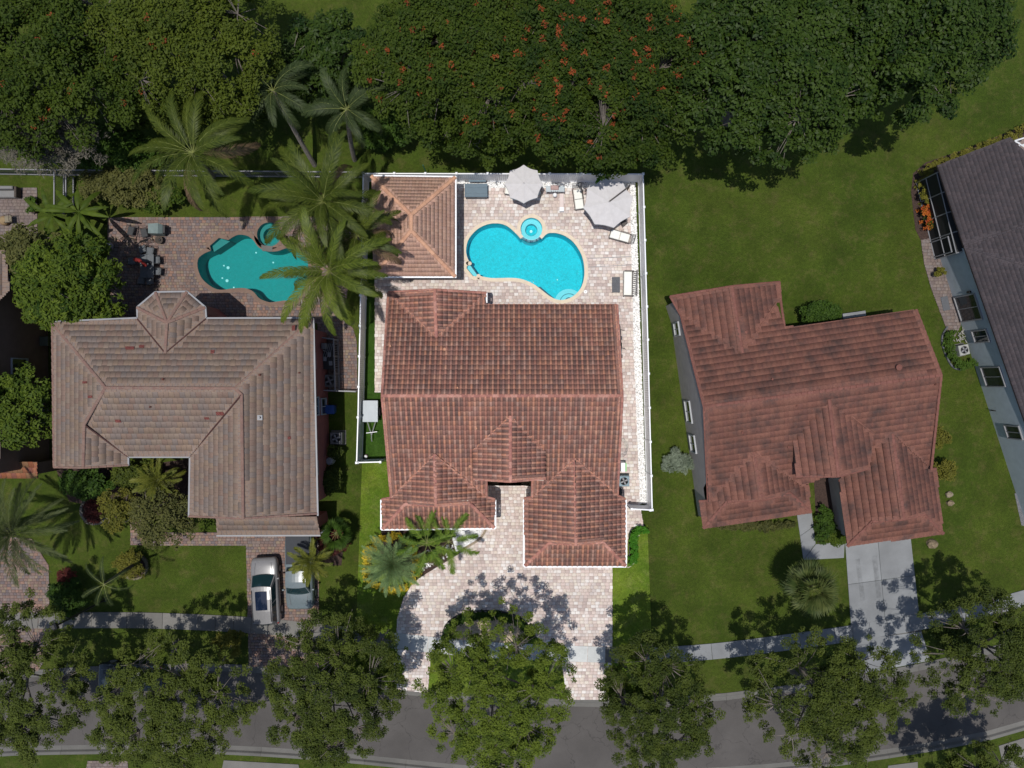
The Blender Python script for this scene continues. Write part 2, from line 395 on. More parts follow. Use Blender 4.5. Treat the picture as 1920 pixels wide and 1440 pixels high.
L_SILV = leafmat('silver_date_leaves', (.11, .20, .085), (.28, .38, .15), .3, .45)
L_PALMS = leafmat('bright_small_palm_leaves', (.05, .12, .014), (.20, .28, .035), .3, .45)  # yellow-green leaf colour of the small palms
L_FAN = leafmat('fan_palm_leaves', (.035, .060, .014), (.13, .15, .045), .3, .4)
L_ARECA = leafmat('areca_leaves', (.060, .085, .014), (.20, .20, .03), .3, .4)
M_PEB = palette('white_marble_pebbles', [(.82, .82, .82), (.75, .74, .72), (.86, .86, .86), (.62, .60, .58), (.80, .79, .76), (.35, .34, .33)], .6, .05, 2, .1)
M_GRAVB = simple('white_gravel_bed', (.66, .66, .65), .9, .12, 12, bmp=.6, fine=.2)
M_STONE = palette('tan_boulder_stone', [(.22, .17, .11), (.19, .16, .12), (.24, .20, .14)], .9, .25, 4, .6)
# ------------------------------------------------------------------ roofs
def newell(p):
    n = Vector((0, 0, 0))
    for i in range(len(p)):
        a, b = p[i], p[(i+1) % len(p)]
        n += Vector(((a.y-b.y)*(a.z+b.z), (a.z-b.z)*(a.x+b.x), (a.x-b.x)*(a.y+b.y)))
    n.normalize(); return n if n.z > 0 else -n
class Face:
    """one sloping roof plane: either fitted to points with heights, or an eave line + slope"""
    def __init__(s, poly, eave=None, slope=.4276, dirn=None):
        if eave:
            (ax, ay), (bx, by), ze = eave
            A = P(ax, ay, ze); B = P(bx, by, ze)
            C = Vector((0, 0, 0))
            for q in poly: C += P(q[0], q[1], ze+.5)
            C /= len(poly); e = (B-A).normalized(); up = Vector((-e.y, e.x, 0))
            if (C-A).dot(up) < 0: up = -up
            s.n = Vector((-up.x*slope, -up.y*slope, 1)).normalized(); s.o = A
        else:
            pts = [P(*q) for q in poly]; s.n = newell(pts); s.o = sum(pts, Vector())/len(pts)
        s.d = Vector((s.n.x, s.n.y, 0)).normalized()
        if dirn is not None:                      # snap the downslope heading
            h = math.hypot(s.n.x, s.n.y); s.d = Vector((math.cos(dirn), math.sin(dirn), 0)); s.n = Vector((s.d.x*h, s.d.y*h, s.n.z))
        s.pts = [s.cast(q[0], q[1]) for q in poly]
        s.u = Vector((-s.d.y, s.d.x, 0)); s.v = s.n.cross(s.u)*-1
        if s.v.z > 0: s.v = -s.v
        s.xy = [(p.x, p.y) for p in s.pts]
    def cast(s, px, py):
        C = Vector((0, 0, CAM_H)); D = P(px, py, 0)-C
        t = s.n.dot(s.o-C)/s.n.dot(D); return C+D*t
    def z(s, x, y): return s.o.z-((x-s.o.x)*s.n.x+(y-s.o.y)*s.n.y)/s.n.z

def prof_barrel(x, y, W, E):
    t = x/W
    h = 0.080*np.maximum(0, np.cos(np.pi*np.clip((t+.12)/.60, -1, 1)))**.8 - 0.012*np.maximum(0, np.cos(np.pi*(t-.36)/.30))*(np.abs(t-.36) < .15)
    return h + 0.032*(y/E+.5)+.012
def prof_flat(x, y, W, E):
    return 0*x + 0.009*(y/E+.5)+.010
STY = {
 'barrel': dict(W=.335, E=.335, xs=[-.5, -.42, -.33, -.22, -.12, -.02, .09, .18, .28, .4, .5], f=prof_barrel, lip=.05, gap=.006, stag=False),
 'small': dict(W=.215, E=.30, xs=[-.5, -.36, -.2, 0, .2, .36, .5], f=lambda x, y, W, E: .012*np.cos(np.pi*x/W)+.015*(y/E+.5)+.01, lip=.018, gap=.006, stag=False),
 'flat': dict(W=.33, E=.40, xs=[-.5, 0, .5], f=lambda x, y, W, E: 0*x+.004*(y/E+.5)+.012, lip=.004, gap=.012, stag=True),
 'slate': dict(W=.25, E=.25, xs=[-.5, 0, .5], f=prof_flat, lip=.025, gap=.012, stag=True),
 'heavy': dict(W=.30, E=.42, xs=[-.5, -.3, -.1, .1, .3, .5], f=lambda x, y, W, E: .010*np.cos(2*np.pi*x/W)+.085*(y/E+.5)+.012, lip=.09, gap=.002, stag=False),
}
def pan_tint(x, W): return float(np.clip(1.25-abs(((x/W+.12+.5) % 1)-.5)*0-np.cos(np.pi*np.clip((x/W+.12)/.60, -1, 1))*1.25-.25, 0, 1))
def base_tile(st, sub=False):
    W, E, lip, g = st['W'], st['E'], st['lip'], st['gap']
    xs = np.array(st['xs'])*(W-g); ys = np.array([-E/2-.03, E/2])
    V = []; F = []; n = len(xs)
    for y in ys: V += [(x, y, float(st['f'](x, y, W, E))) for x in xs]
    V += [(x, E/2, float(st['f'](x, E/2, W, E))-lip) for x in xs]
    for r in range(2): F += [(r*n+i, (r+1)*n+i, (r+1)*n+i+1, r*n+i+1) for i in range(n-1)]
    return np.array(V), np.array(F)
def tile_roof(root, faces, style, mat, nsingle=300):
    st = STY[style]; W, E = st['W'], st['E']; bv, bf = base_tile(st)
    full = []; EV = []; EF = []; ET = []; ne = 0
    for fc in faces:
        uv = [((p-fc.o).dot(fc.u), (p-fc.o).dot(fc.v)) for p in fc.pts]
        u0, u1 = min(a for a, b in uv), max(a for a, b in uv); v0, v1 = min(b for a, b in uv), max(b for a, b in uv)
        nr = int((v1-v0)/E)+2; nc = int((u1-u0)/W)+3
        jj, ii = np.meshgrid(np.arange(nr), np.arange(nc), indexing='ij')
        Vc = v1-E/2-jj*E; Uc = u0+(ii-.5)*W+(W/2*(jj % 2) if st['stag'] else 0)
        Vc = Vc.ravel(); Uc = Uc.ravel(); allin = np.ones(len(Uc), bool); anyin = np.zeros(len(Uc), bool)
        for a in (-.5, 0, .5):
            for b in (-.5, 0, .5):
                t = inpoly(Uc+a*W*.98, Vc+b*E*.98, uv); allin &= t; anyin |= t
        B = np.array([[*fc.u], [*fc.v], [*fc.n]])
        for k in np.where(allin)[0]: full.append((fc, Uc[k], Vc[k]))
        ed = np.where(anyin & ~allin)[0]
        if len(ed):
            NX, NY = 6, 4
            gx = np.linspace(-.5, .5, NX+1)*(W-st['gap']); gy = np.linspace(-.5, .5, NY+1)*E
            for k in ed:
                for a in range(NX):
                    cx = (gx[a]+gx[a+1])/2
                    for b in range(NY):
                        cy = (gy[b]+gy[b+1])/2
                        if not inpoly([Uc[k]+cx], [Vc[k]+cy], uv)[0]: continue
                        q = [(gx[a], gy[b]), (gx[a], gy[b+1]), (gx[a+1], gy[b+1]), (gx[a+1], gy[b])]
                        loc = np.array([(Uc[k]+x, Vc[k]+y, float(st['f'](x, y, W, E))) for x, y in q])
                        EV.append(loc@B+np.array(fc.o)); ET += [pan_tint(x, W) for x, y in q]; EF.append([ne, ne+1, ne+2, ne+3]); ne += 4
    # the tiles that show largest are single parts, the rest one joined part
    full.sort(key=lambda t: -(t[0].o+t[0].v*t[2]).z)
    off = np.array(worldoff(root))
    tn = np.array([pan_tint(x, W) for x in bv[:, 0]])
    me = np_mesh('roof_tile', bv, bf, tn, smooth=(style in ('barrel', 'small'))); me.materials.append(mat)
    rr = random.Random(5)
    step = 1
    singles = full[:nsingle]; rest = full[nsingle:]
    for fc, U, V in singles:
        o = bpy.data.objects.new('roof_tile', me); COL.objects.link(o); o.parent = root
        p = fc.o+fc.u*U+fc.v*V-Vector(off)
        M = Matrix((fc.u, fc.v, fc.n)).transposed().to_4x4(); M.translation = p; o.matrix_local = M
    if rest:
        AV = np.zeros((len(rest), len(bv), 3)); 
        for i, (fc, U, V) in enumerate(rest):
            B = np.array([[*fc.u], [*fc.v], [*fc.n]]); j = bv.copy(); j[:, 2] += rr.uniform(-.004, .006)
            AV[i] = j@B+np.array(fc.o+fc.u*U+fc.v*V)-off
        AF = (bf[None]+np.arange(len(rest))[:, None, None]*len(bv)).reshape(-1, 4)
        link('roof_tile_field', np_mesh('roof_tile_field', AV.reshape(-1, 3), AF, np.tile(tn, len(rest)), smooth=(style in ('barrel', 'small'))), mat, root, 'stuff')
    if EV:
        link('cut_roof_tiles', np_mesh('cut_roof_tiles', np.concatenate(EV)-off, EF, ET), mat, root, 'stuff')
def deck(root, faces, m=M_DECK, th=.10):
    mb = MB()
    for fc in faces:
        top = [p-fc.n*.004 for p in fc.pts]; n = len(top)
        tri = tessellate_polygon([[Vector((p.x, p.y, 0)) for p in top]])
        vs = top+[Vector((p.x, p.y, p.z-th)) for p in top]; fs = []
        for a, b, c in tri:
            if area([fc.xy[a], fc.xy[b], fc.xy[c]]) < 0: a, c = c, a
            fs.append((a, b, c)); fs.append((c+n, b+n, a+n))
        w = area(fc.xy) > 0
        for i in range(n):
            j = (i+1) % n; fs.append((i, i+n, j+n, j) if w else (i, j, j+n, i+n))
        mb.add(vs, fs)
    mb.build('roof_underlay', m, root)
def caps(root, lines, mat, r=.12, step=.38, name='ridge_tiles'):
    """rows of half-round cap tiles: lines of 3D points, each tile tilted a little over the next"""
    mb = MB()
    for a, b in lines:
        a = Vector(a); b = Vector(b); t = (b-a); L = t.length; t.normalize()
        if t.z < 0: a, b, t = b, a, -t            # lay from low to high
        s = t.cross(Vector((0, 0, 1))).normalized(); n = s.cross(t)
        k = max(1, int(L/step)); dl = L/k
        for i in range(k):
            p0 = a+t*(i*dl-.02); p1 = a+t*((i+1)*dl+.03); vs = []
            for p, rr_, lift in ((p0, r*1.06, .052), (p1, r*.9, .025)):
                for q in range(6):
                    an = math.pi*q/5; vs.append(p+s*(math.cos(an)*rr_)+n*(math.sin(an)*rr_*.62+lift-.03))
            fs = [(q, q+1, q+7, q+6) for q in range(5)]+[(5, 4, 3, 2, 1, 0)]
            mb.add(vs, fs)
    return mb.build(name, mat, root, smooth=False, kind='stuff')
def walls(root, foot, faces, m, z0=0.0, drop=.14, fallback=2.6, th=.2, name='wall'):
    """walls up to the underside of the roof above them, gables included"""
    foot = ccw(foot); mb = MB(); n = len(foot)
    for i in range(n):
        a = Vector(foot[i]); b = Vector(foot[(i+1) % n]); L = (b-a).length; k = max(1, int(L/.5))
        prev = None
        nn = Vector(((b-a).y, -(b-a).x)).normalized()
        for j in range(k+1):
            p = a.lerp(b, j/k); ip = p-nn*.05
            zs = [fc.z(ip.x, ip.y) for fc in faces if inpoly([ip.x], [ip.y], fc.xy)[0]]
            zt = (min(zs)-drop) if zs else fallback
            cur = (Vector((p.x, p.y, z0)), Vector((p.x, p.y, zt)))
            if prev: mb.add([prev[0], cur[0], cur[1], prev[1]], [(0, 1, 2, 3)])
            prev = cur
    return mb.build(name, m, root)
def window(root, a, b, t, w, z0, z1, bars=(1, 0), fm=M_FRAME, out=.06, label=None):
    """a window on the wall line a-b (outside on the right of a->b), its middle at fraction t"""
    a = Vector(a); b = Vector(b); e = (b-a).normalized(); n = Vector((e.y, -e.x)); c = a.lerp(b, t); rz = math.atan2(e.y, e.x)
    def bx(mb, du, dz, su, sz, o, th): mb.box((c.x+e.x*du+n.x*o, c.y+e.y*du+n.y*o, dz), (su, th, sz), rz)
    mb = MB(); zc = (z0+z1)/2; h = z1-z0
    bx(mb, 0, z0-.04, w+.18, .07, out, .13); bx(mb, 0, z1+.04, w+.16, .07, out, .10)
    bx(mb, -w/2-.04, zc, .08, h, out, .12); bx(mb, w/2+.04, zc, .08, h, out, .12)
    for k in range(bars[0]): bx(mb, -w/2+w*(k+1)/(bars[0]+1), zc, .05, h, out-.01, .07)
    for k in range(bars[1]): bx(mb, 0, z0+h*(k+1)/(bars[1]+1), w-.01, .045, out-.012, .06)
    f = mb.build('window', fm, root)
    if label: f['label'] = label
    g = MB(); bx(g, 0, zc, w, h, out-.035, .03)
    gl = g.build('pane', M_GLASS, None); gl.parent = f; gl.location = -worldoff(root) if root else (0, 0, 0)
    return f
def gutter(root, pts3, m=M_WHITE, w=.10, h=.10, out=.06):
    for i in range(len(pts3)-1):
        a, b = Vector(pts3[i]), Vector(pts3[i+1]); c = (a+b)/2; d = b-a
        MB().box((c.x, c.y, c.z-.02), (d.length, w, h), math.atan2(d.y, d.x)).build('gutter', m, root)
def vents(root, lst, m=M_TPAVC):
    for fc, px, py, r in lst:
        p = fc.cast(px, py)
        MB().lathe([(r, -.1), (r, .16), (r*.7, .17), (r*.6, .12)], (p.x, p.y, p.z), 10).build('vent_pipe', m, root)

# ------------------------------------------------------------------ main house
SL = .4276
ZR = 5.9
def ridge_eave(py_eave, py_ridge=742, zr=ZR, s=SL):
    # eave height where the ray through py_eave meets the slope from the ridge
    yr = (720-py_ridge)*(CAM_H-zr)/FPX; z = zr-2
    for _ in range(30): ye = (720-py_eave)*(CAM_H-z)/FPX; z = zr-s*abs(ye-yr)
    return z
house = thing('brick_red_tiled_house', 'house with brown and red barrel tile roof between the kidney pool and the horseshoe driveway', 'house', P(942, 760))
zN = ridge_eave(570); zB = ridge_eave(548); zS = ridge_eave(905); zV = ridge_eave(932)
F_N = Face([(716, 742), (1167, 742), (1157, 570), (912, 570), (905, 553), (818, 632), (728, 548)], ((912, 570), (1157, 570), zN), SL)
F_BW = Face([(728, 548), (815, 543), (818, 632)], ((728, 548), (728, 600), zB), SL)
F_BE = Face([(815, 543), (911, 548), (911, 556), (818, 632)], ((911, 548), (911, 600), zB), SL)
F_S = Face([(716, 742), (1167, 742), (1158, 928), (1078, 860), (998, 932), (998, 900), (912, 900), (912, 932), (815, 852), (733, 932)], ((950, 905), (1100, 905), zS), SL)
zE = F_S.cast(888, 843).z; zW = 2.80
F_EW = Face([(957, 780), (957, 903), (888, 898), (888, 843)], ((888, 843), (888, 898), zE), SL)
F_EE = Face([(957, 780), (1022, 840), (1022, 897), (957, 903)], ((1022, 843), (1022, 898), zE), SL)
F_LW = Face([(815, 852), (817, 948), (760, 945), (718, 991), (716, 936), (735, 932)], ((717, 936), (717, 991), zW), SL)
F_LE = Face([(815, 852), (912, 932), (928, 936), (926, 989), (880, 943), (817, 948)], ((927, 936), (927, 989), zW), SL)
F_LS = Face([(760, 945), (817, 948), (880, 943), (926, 989), (718, 991)], ((718, 991), (926, 991), zW), SL)
F_RW = Face([(1078, 860), (1080, 1020), (1030, 1018), (985, 1060), (983, 934), (998, 932)], ((984, 936), (984, 1060), zW), SL)
F_RE = Face([(1078, 860), (1158, 928), (1171, 934), (1172, 1060), (1130, 1016), (1080, 1020)], ((1172, 936), (1172, 1060), zW), SL)
F_RS = Face([(1030, 1018), (1080, 1020), (1130, 1016), (1172, 1060), (985, 1060)], ((985, 1060), (1172, 1060), zW), SL)
HF = [F_N, F_BW, F_BE, F_S, F_EW, F_EE, F_LW, F_LE, F_LS, F_RW, F_RE, F_RS]
deck(house, HF); tile_roof(house, HF, 'barrel', M_TBAR, 300)
def seg(f, a, b, g=None): return (f.cast(*a), (g or f).cast(*b))
caps(house, [seg(F_N, (716, 742), (1167, 742)), seg(F_BW, (815, 543), (818, 632)), seg(F_EW, (957, 780), (957, 903)),
  seg(F_LW, (815, 852), (817, 948)), seg(F_RW, (1078, 860), (1080, 1020)),
  seg(F_LS, (760, 945), (718, 991)), seg(F_LS, (880, 943), (926, 989)), seg(F_RS, (1030, 1018), (985, 1060)), seg(F_RS, (1130, 1016), (1172, 1060)),
  seg(F_LS, (760, 945), (817, 948)), seg(F_LS, (817, 948), (880, 943)), seg(F_RS, (1030, 1018), (1080, 1020)), seg(F_RS, (1080, 1020), (1130, 1016))], M_TCAP)
caps(house, [seg(F_N, (716, 742), (728, 550)), seg(F_N, (1167, 742), (1157, 572)), seg(F_S, (716, 742), (733, 930)), seg(F_S, (1167, 742), (1158, 926)),
  seg(F_BW, (729, 548), (815, 543)), seg(F_BE, (815, 543), (911, 549)), seg(F_EW, (888, 898), (957, 903)), seg(F_EE, (957, 903), (1022, 897)),
  seg(F_S, (912, 901), (912, 930)), seg(F_S, (998, 901), (998, 930)), seg(F_LW, (717, 936), (735, 933)), seg(F_RE, (1158, 929), (1171, 935)), seg(F_RW, (984, 934), (998, 932)), seg(F_LE, (913, 932), (927, 936))], M_TCAP, .085, .38, 'rake_tiles')
caps(house, [seg(F_BW, (729, 549), (818, 632)), seg(F_BE, (910, 553), (818, 632)), seg(F_EW, (888, 843), (957, 780)), seg(F_EE, (1022, 840), (957, 780)),
  seg(F_LW, (735, 932), (815, 852)), seg(F_LE, (912, 932), (815, 852)), seg(F_RW, (998, 932), (1078, 860)), seg(F_RE, (1158, 928), (1078, 860))], M_TBAR, .05, .34, 'valley_tiles')
def gablet(root, a, b, top, m):
    a, b, top = Vector(a), Vector(b), Vector(top); off = Vector((0, .10, -.03)); back = Vector((0, .08, 0))
    vs = [p+off for p in (a, b, top)]+[p+off+back for p in (a, b, top)]
    MB().add(vs, [(0, 1, 2), (5, 4, 3), (0, 3, 4, 1), (1, 4, 5, 2), (2, 5, 3, 0)]).build('gablet_panel', m, root)
gablet(house, F_LS.cast(762, 945), F_LS.cast(878, 943), F_LW.cast(817, 948), M_WCREAM); gablet(house, F_RS.cast(1032, 1018), F_RS.cast(1128, 1016), F_RW.cast(1080, 1020), M_WCREAM)
gablet(house, F_EW.cast(890, 897), F_EE.cast(1020, 896), F_EW.cast(957, 901.5), M_WCREAM)
gutter(house, [F_LW.cast(714.5, 937), F_LW.cast(714.5, 993)]); gutter(house, [F_LS.cast(715, 993), F_LS.cast(929, 991)]); gutter(house, [F_LE.cast(929, 991), F_LE.cast(929, 937)])
gutter(house, [F_RW.cast(982, 936), F_RW.cast(982, 1062)]); gutter(house, [F_RS.cast(983, 1062.5), F_RS.cast(1174, 1062.5)]); gutter(house, [F_RE.cast(1174, 1061), F_RE.cast(1174, 937)])
gutter(house, [F_BE.cast(912.5, 549), F_BE.cast(912.5, 568)])
fz = 3.0
foot = pl([(741, 560), (899, 560), (899, 582), (1146, 582), (1150, 920), (1160, 944), (1160, 1048), (996, 1048), (996, 944), (998, 912), (914, 912), (914, 978), (729, 978), (729, 944), (748, 930)], fz)
walls(house, foot, HF, M_WCREAM)
W = pl([(998, 912), (914, 912)], fz)
a_, b_ = P2(914, 912, fz), P2(998, 912, fz)
d = MB(); c_ = (Vector(a_)+Vector(b_))/2
MB().box((c_.x, c_.y-.04, 1.12), (1.5, .08, 2.24)).build('front_door', simple('dark_wood_door', (.06, .03, .02), .5, .2, 6), house)
# entry columns under the porch gable
for px in (898, 1012):
    q = P(px, 892, 3.4); MB().box((q.x, q.y, .2), (.5, .5, .4)).box((q.x, q.y, 2.2), (.34, .34, 3.6)).box((q.x, q.y, 4.02), (.46, .46, .16)).build('porch_column', M_WCREAM, house)
q0 = P(898, 892, 3.4); q1 = P(1012, 892, 3.4); MB().box(((q0.x+q1.x)/2, q0.y, 3.82), (q1.x-q0.x-.47, .26, .24)).build('porch_beam', M_WCREAM, house)
a_, b_ = P2(1160, 1048, fz), P2(996, 1048, fz); c_ = (Vector(a_)+Vector(b_))/2
gd = MB().box((c_.x, c_.y-.03, 1.1), (4.9, .06, 2.2)).build('garage_door', M_WHITE, house)
g2 = MB()
for k in range(4): g2.box((c_.x, c_.y-.065, .28+k*.55), (4.8, .012, .48))
g2o = g2.build('door_panels', M_WHITEC, None); g2o.parent = gd; g2o.location = -house.location
fp = ccw(foot)
def wall_at(pxa, pya, pxb, pyb, z=fz): return P2(pxa, pya, z), P2(pxb, pyb, z)
a_, b_ = wall_at(1146, 582, 899, 582)
for t, w in ((.15, 1.5), (.45, 2.4), (.8, 2.4)): window(house, a_, b_, t, w, .4 if w > 2 else 1.0, 2.3, (1, 0))
a_, b_ = wall_at(1150, 920, 1146, 582)
for t in (.2, .5, .8): window(house, a_, b_, t, 1.1, 1.0, 2.2)
a_, b_ = wall_at(741, 560, 748, 930)
for t in (.2, .55, .8): window(house, a_, b_, t, 1.1, 1.0, 2.2)
a_, b_ = wall_at(729, 978, 914, 978)
window(house, a_, b_, .5, 2.0, .7, 2.2)
vents(house, [(F_N, 732, 649, .07), (F_N, 834, 655, .1), (F_N, 858, 727, .06), (F_S, 795, 818, .06), (F_S, 893, 803, .07), (F_S, 1151, 774, .05), (F_S, 882, 874, .1), (F_RE, 1130, 890, .05)])

# ------------------------------------------------------------------ pool pavilion
pav = thing('pool_pavilion', 'square pavilion with peach hipped tile roof beside the kidney pool', 'pavilion', P(775, 426))
zp, zr_ = 3.0, 4.75
C1, C2, C3, C4 = (697, 331, zp), (853, 333, zp), (853, 518, zp), (701, 518, zp); R1, R2 = (771, 403, zr_), (771, 432, zr_)
PF = [Face([C1, C2, R1]), Face([C2, C3, R2, R1]), Face([C3, C4, R2]), Face([C4, C1, R1, R2])]
deck(pav, PF, simple('peach_underlay', (.26, .15, .105), .9, .1, 3)); tile_roof(pav, PF, 'small', M_TPAV, 300)
PT = {k: P(*v) for k, v in dict(C1=C1, C2=C2, C3=C3, C4=C4, R1=R1, R2=R2).items()}
caps(pav, [(PT['R1'], PT['R2']), (PT['C1'], PT['R1']), (PT['C2'], PT['R1']), (PT['C3'], PT['R2']), (PT['C4'], PT['R2'])], M_TPAVC, .13, .40)
o = .05
gutter(pav, [PT['C2']+Vector((.06, 0, 0)), PT['C3']+Vector((.06, 0, 0))]); gutter(pav, [PT['C3']+Vector((.1, -.06, 0)), PT['C4']+Vector((0, -.06, 0))]); gutter(pav, [PT['C1']+Vector((0, .06, 0)), PT['C2']+Vector((.1, .06, 0))])
for a, b in ((712, 346), (838, 346), (838, 505), (714, 505), (838, 426)):
    q = P(a, b, 2.8); MB().box((q.x, q.y, 1.43), (.28, .28, 2.86)).build('post', M_WCREAM, pav)
q = P(838, 346, 2.8); q2 = P(714, 505, 2.8)
for s_ in (((q2.x+q.x)/2, q.y), ((q2.x+q.x)/2, q2.y)): MB().box((s_[0], s_[1], 2.72), (abs(q.x-q2.x)-.3, .2, .24)).build('beam', M_WCREAM, pav)
for s_ in (q.x,): MB().box((s_, (q.y+q2.y)/2, 2.72), (.2, abs(q.y-q2.y)-.3, .24)).build('beam', M_WCREAM, pav)

# ------------------------------------------------------------------ left neighbour (two storeys)
lh = thing('two_storey_house', 'two-storey house with mottled grey and tan roof and brick red walls beside the white car', 'house', P(350, 780))
zL, zRL = 5.3, 7.0
NWc, NEc = (98, 605, zL), (586, 598, zL)
A1, A2, A3, A4 = (198, 727, zRL), (441, 728, zRL), (198, 727, zRL), (453, 740, zRL)
w1, w2, w3, w4 = (158, 796, 6.35), (156, 877, 6.35), (240, 856, zL), (240, 872, zL)
ew, eS, eSw, ev = (456, 972, zRL-.05), (594, 963, zL), (355, 968, zL), (357, 855, zL)
t0, tt = (313, 605, 6.2), (310, 662, 6.15)
tp = [(258, 598, zL), (258, 577, zL), (292, 549, zL), (350, 548, zL), (384, 577, zL), (386, 598, zL)]
LF = [Face([NWc, tp[0], tt, tp[5], NEc, A2, A1], dirn=R(90)), Face([NWc, A1, w1, w2, (102, 877, zL)], dirn=R(180)), Face([A1, A2, A4, ev, w3, w1], dirn=R(-90)),
      Face([w1, w3, w4, w2], dirn=R(0)), Face([A2, NEc, eS, ew, A4], dirn=R(0)), Face([A4, ew, eSw, ev], dirn=R(180)),
      Face([tp[0], tp[1], t0, tt]), Face([tp[1], tp[2], t0]), Face([tp[2], tp[3], t0]), Face([tp[3], tp[4], t0]), Face([tp[4], tp[5], tt, t0])]
LG = Face([(405, 972, 3.75), (594, 968, 3.75), (600, 1002, 3.1), (407, 1003, 3.1)], dirn=R(-90))
deck(lh, LF+[LG], simple('tan_underlay', (.12, .085, .068), .9, .1, 3)); tile_roof(lh, LF+[LG], 'flat', M_TLEFT, 300)
Q = lambda t: P(*t)
caps(lh, [(Q(A1), Q(A2)), (Q(NWc), Q(A1)), (Q(A3), Q(w1)), (Q(w1), Q(w2)), (Q(A2), Q(NEc)), (Q(A2), Q(A4)), (Q(A4), Q(ew)), (Q(t0), Q(tt))]+[(Q(tp[i]), Q(t0)) for i in (1, 2, 3, 4)], M_TLEFTC, .10, .40)
caps(lh, [(Q((102, 876, zL)), Q(w2)), (Q(w2), Q(w4)), (Q(eSw), Q(ew)), (Q(ew), Q(eS)), (Q((98, 606, zL)), Q((101, 876, zL)))], M_TLEFTC, .07, .40, 'rake_tiles')
vl = MB()
for a, b in ((tp[0], tt), (tp[5], tt), (w1, w3), (ev, A4)):
    p, q = Q(a), Q(b); vl.tube(p+Vector((0, 0, .03)), q+Vector((0, 0, .03)), .05, .05, 5)
vl.build('valley_flashing', simple('rusty_flashing', (.06, .022, .018), .8, .4, 3), lh)
for pts in ([(98, 603), (258, 596), (257, 576), (291, 547.5), (351, 546.5), (385.5, 576), (387, 596.5), (587, 596)], [(588, 597), (596, 967)], [(241, 857), (356, 857), (354, 969)], [(241, 857), (241, 873)]):
    gutter(lh, [P(a, b, zL) for a, b in pts], M_TRIM)
gutter(lh, [P(406, 1004.5, 3.1), P(601, 1004, 3.1)], M_TRIM)
fo = inset(pl([(98, 605), (258, 598), (258, 577), (292, 549), (350, 548), (384, 577), (386, 598), (586, 598), (594, 966), (355, 968), (357, 855), (240, 856), (240, 874), (102, 877)], zL), .5)
walls(lh, fo, LF, M_WRED)
fg = pl([(415, 975), (588, 975), (592, 994), (418, 994)], 3.3); walls(lh, fg, [LG], M_WRED)
fe = ccw(fo)
# east wall line (south to north)
ea = max(fe, key=lambda p: p[0]-p[1]*.3); xs_ = sorted(fe, key=lambda p: -p[0])[:2]; ea, eb = sorted(xs_, key=lambda p: p[1])
def ty(py, z): 
    y = (720-py)*(CAM_H-z)/FPX; return (y-ea[1])/(eb[1]-ea[1])
window(lh, ea, eb, ty(676, 4.0), .9, 3.4, 4.6, (0, 0)); window(lh, ea, eb, ty(762, 3.6), 1.1, 2.8, 4.3, (1, 0)); window(lh, ea, eb, ty(762, 1.4), 1.0, .9, 2.0, (1, 0))
for t in (.2,): window(lh, ea, eb, t, .8, 3.4, 4.4, (0, 0))
# downspout at the garage corner
q = P(601, 1000, 3.1); MB().path([(q.x, q.y, 3.05), (q.x+.3, q.y+.2, 2.7), (q.x+.25, q.y+.2, .1)], .045).build('downspout', M_TRIM, lh)
MB().box((P(476, 0).x, P(0, 994, 3.3).y-.02, 1.1), (2.6, .05, 2.2)).build('garage_door', M_TRIM, lh)
# turret windows
for i in (2, 3, 4):
    pass
vents(lh, [(LF[0], 307, 711, .06), (LF[4], 488, 703, .06), (LF[4], 562, 699, .05), (LF[2], 283, 763, .05)], simple('rusty_pipe', (.12, .03, .02), .7, .2, 6))
p = LF[4].cast(488, 783); MB().box((p.x, p.y, p.z+.06), (.32, .32, .06)).lathe([(.07, .05), (.07, .25)], (p.x, p.y, p.z), 8).build('roof_vent', M_TRIM, lh)
for (fc, px, py, w, h) in ((LF[0], 244, 653, .58, .20), (LF[0], 266, 650, .32, .18), (LF[0], 399, 660, .25, .22), (LF[2], 222, 789, .35, .18), (LF[1], 170, 744, .16, .36), (LF[1], 160, 717, .14, .36), (LF[4], 550, 615, .35, .2), (LF[4], 542, 821, .18, .18), (LF[2], 413, 775, .5, .22), (LF[2], 388, 784, .3, .14)):
    p = fc.cast(px, py)+fc.n*.065; vs = [p+fc.u*(a*w/2*k)+fc.v*(b*h/2) for a, b, k in ((-1, -1, 1), (1, -1, .8), (1, 1, 1.1), (-1, 1, .9))]
    vs2 = [v-fc.n*.03 for v in vs]; MB().add(vs2+vs, [(0, 1, 2, 3), (7, 6, 5, 4), (4, 5, 6, 7), (0, 1, 5, 4), (1, 2, 6, 5), (2, 3, 7, 6), (3, 0, 4, 7)]).build('red_patch_tile', MATS['brick_red_stucco'], lh)

# ------------------------------------------------------------------ right neighbour
rh = thing('rust_red_tiled_house', 'house with stained rust red tile roof and grey side wall behind the concrete driveway', 'house', P(1500, 800))
ra = R(8.3)
r1, r2 = (1320, 763, 5.6), (1765, 703, 5.6)
nE, nV = (1718, 581, 3.75), (1471, 614, 3.75)
nWb, nWc, nEc, nEb = (1277, 592, 3.05), (1257, 556, 2.95), (1461, 529, 2.95), (1464, 566, 3.05)
nEd = (1455, 568, 3.35)
npk, ntip = (1372, 537, 4.35), (1392, 663, 4.35)
sW, sE = (1328, 942, 3.0), (1746, 880, 3.35)
RF_N = Face([r1, r2, nE, nV, nEd, ntip, nWb], dirn=R(90)+ra)
RF_BW = Face([nWc, npk, ntip, nWb], dirn=R(180)+ra); RF_BE = Face([npk, nEc, nEb, nEd, ntip], dirn=ra)
apL, apE, apR = (1414, 848, 4.25), (1554, 746, 5.38), (1673, 812, 4.2)
RF_S = Face([r1, r2, sE, apR, (1600, 872, 3.5), (1503, 911, 3.2), apL, sW], dirn=R(-90)+ra)
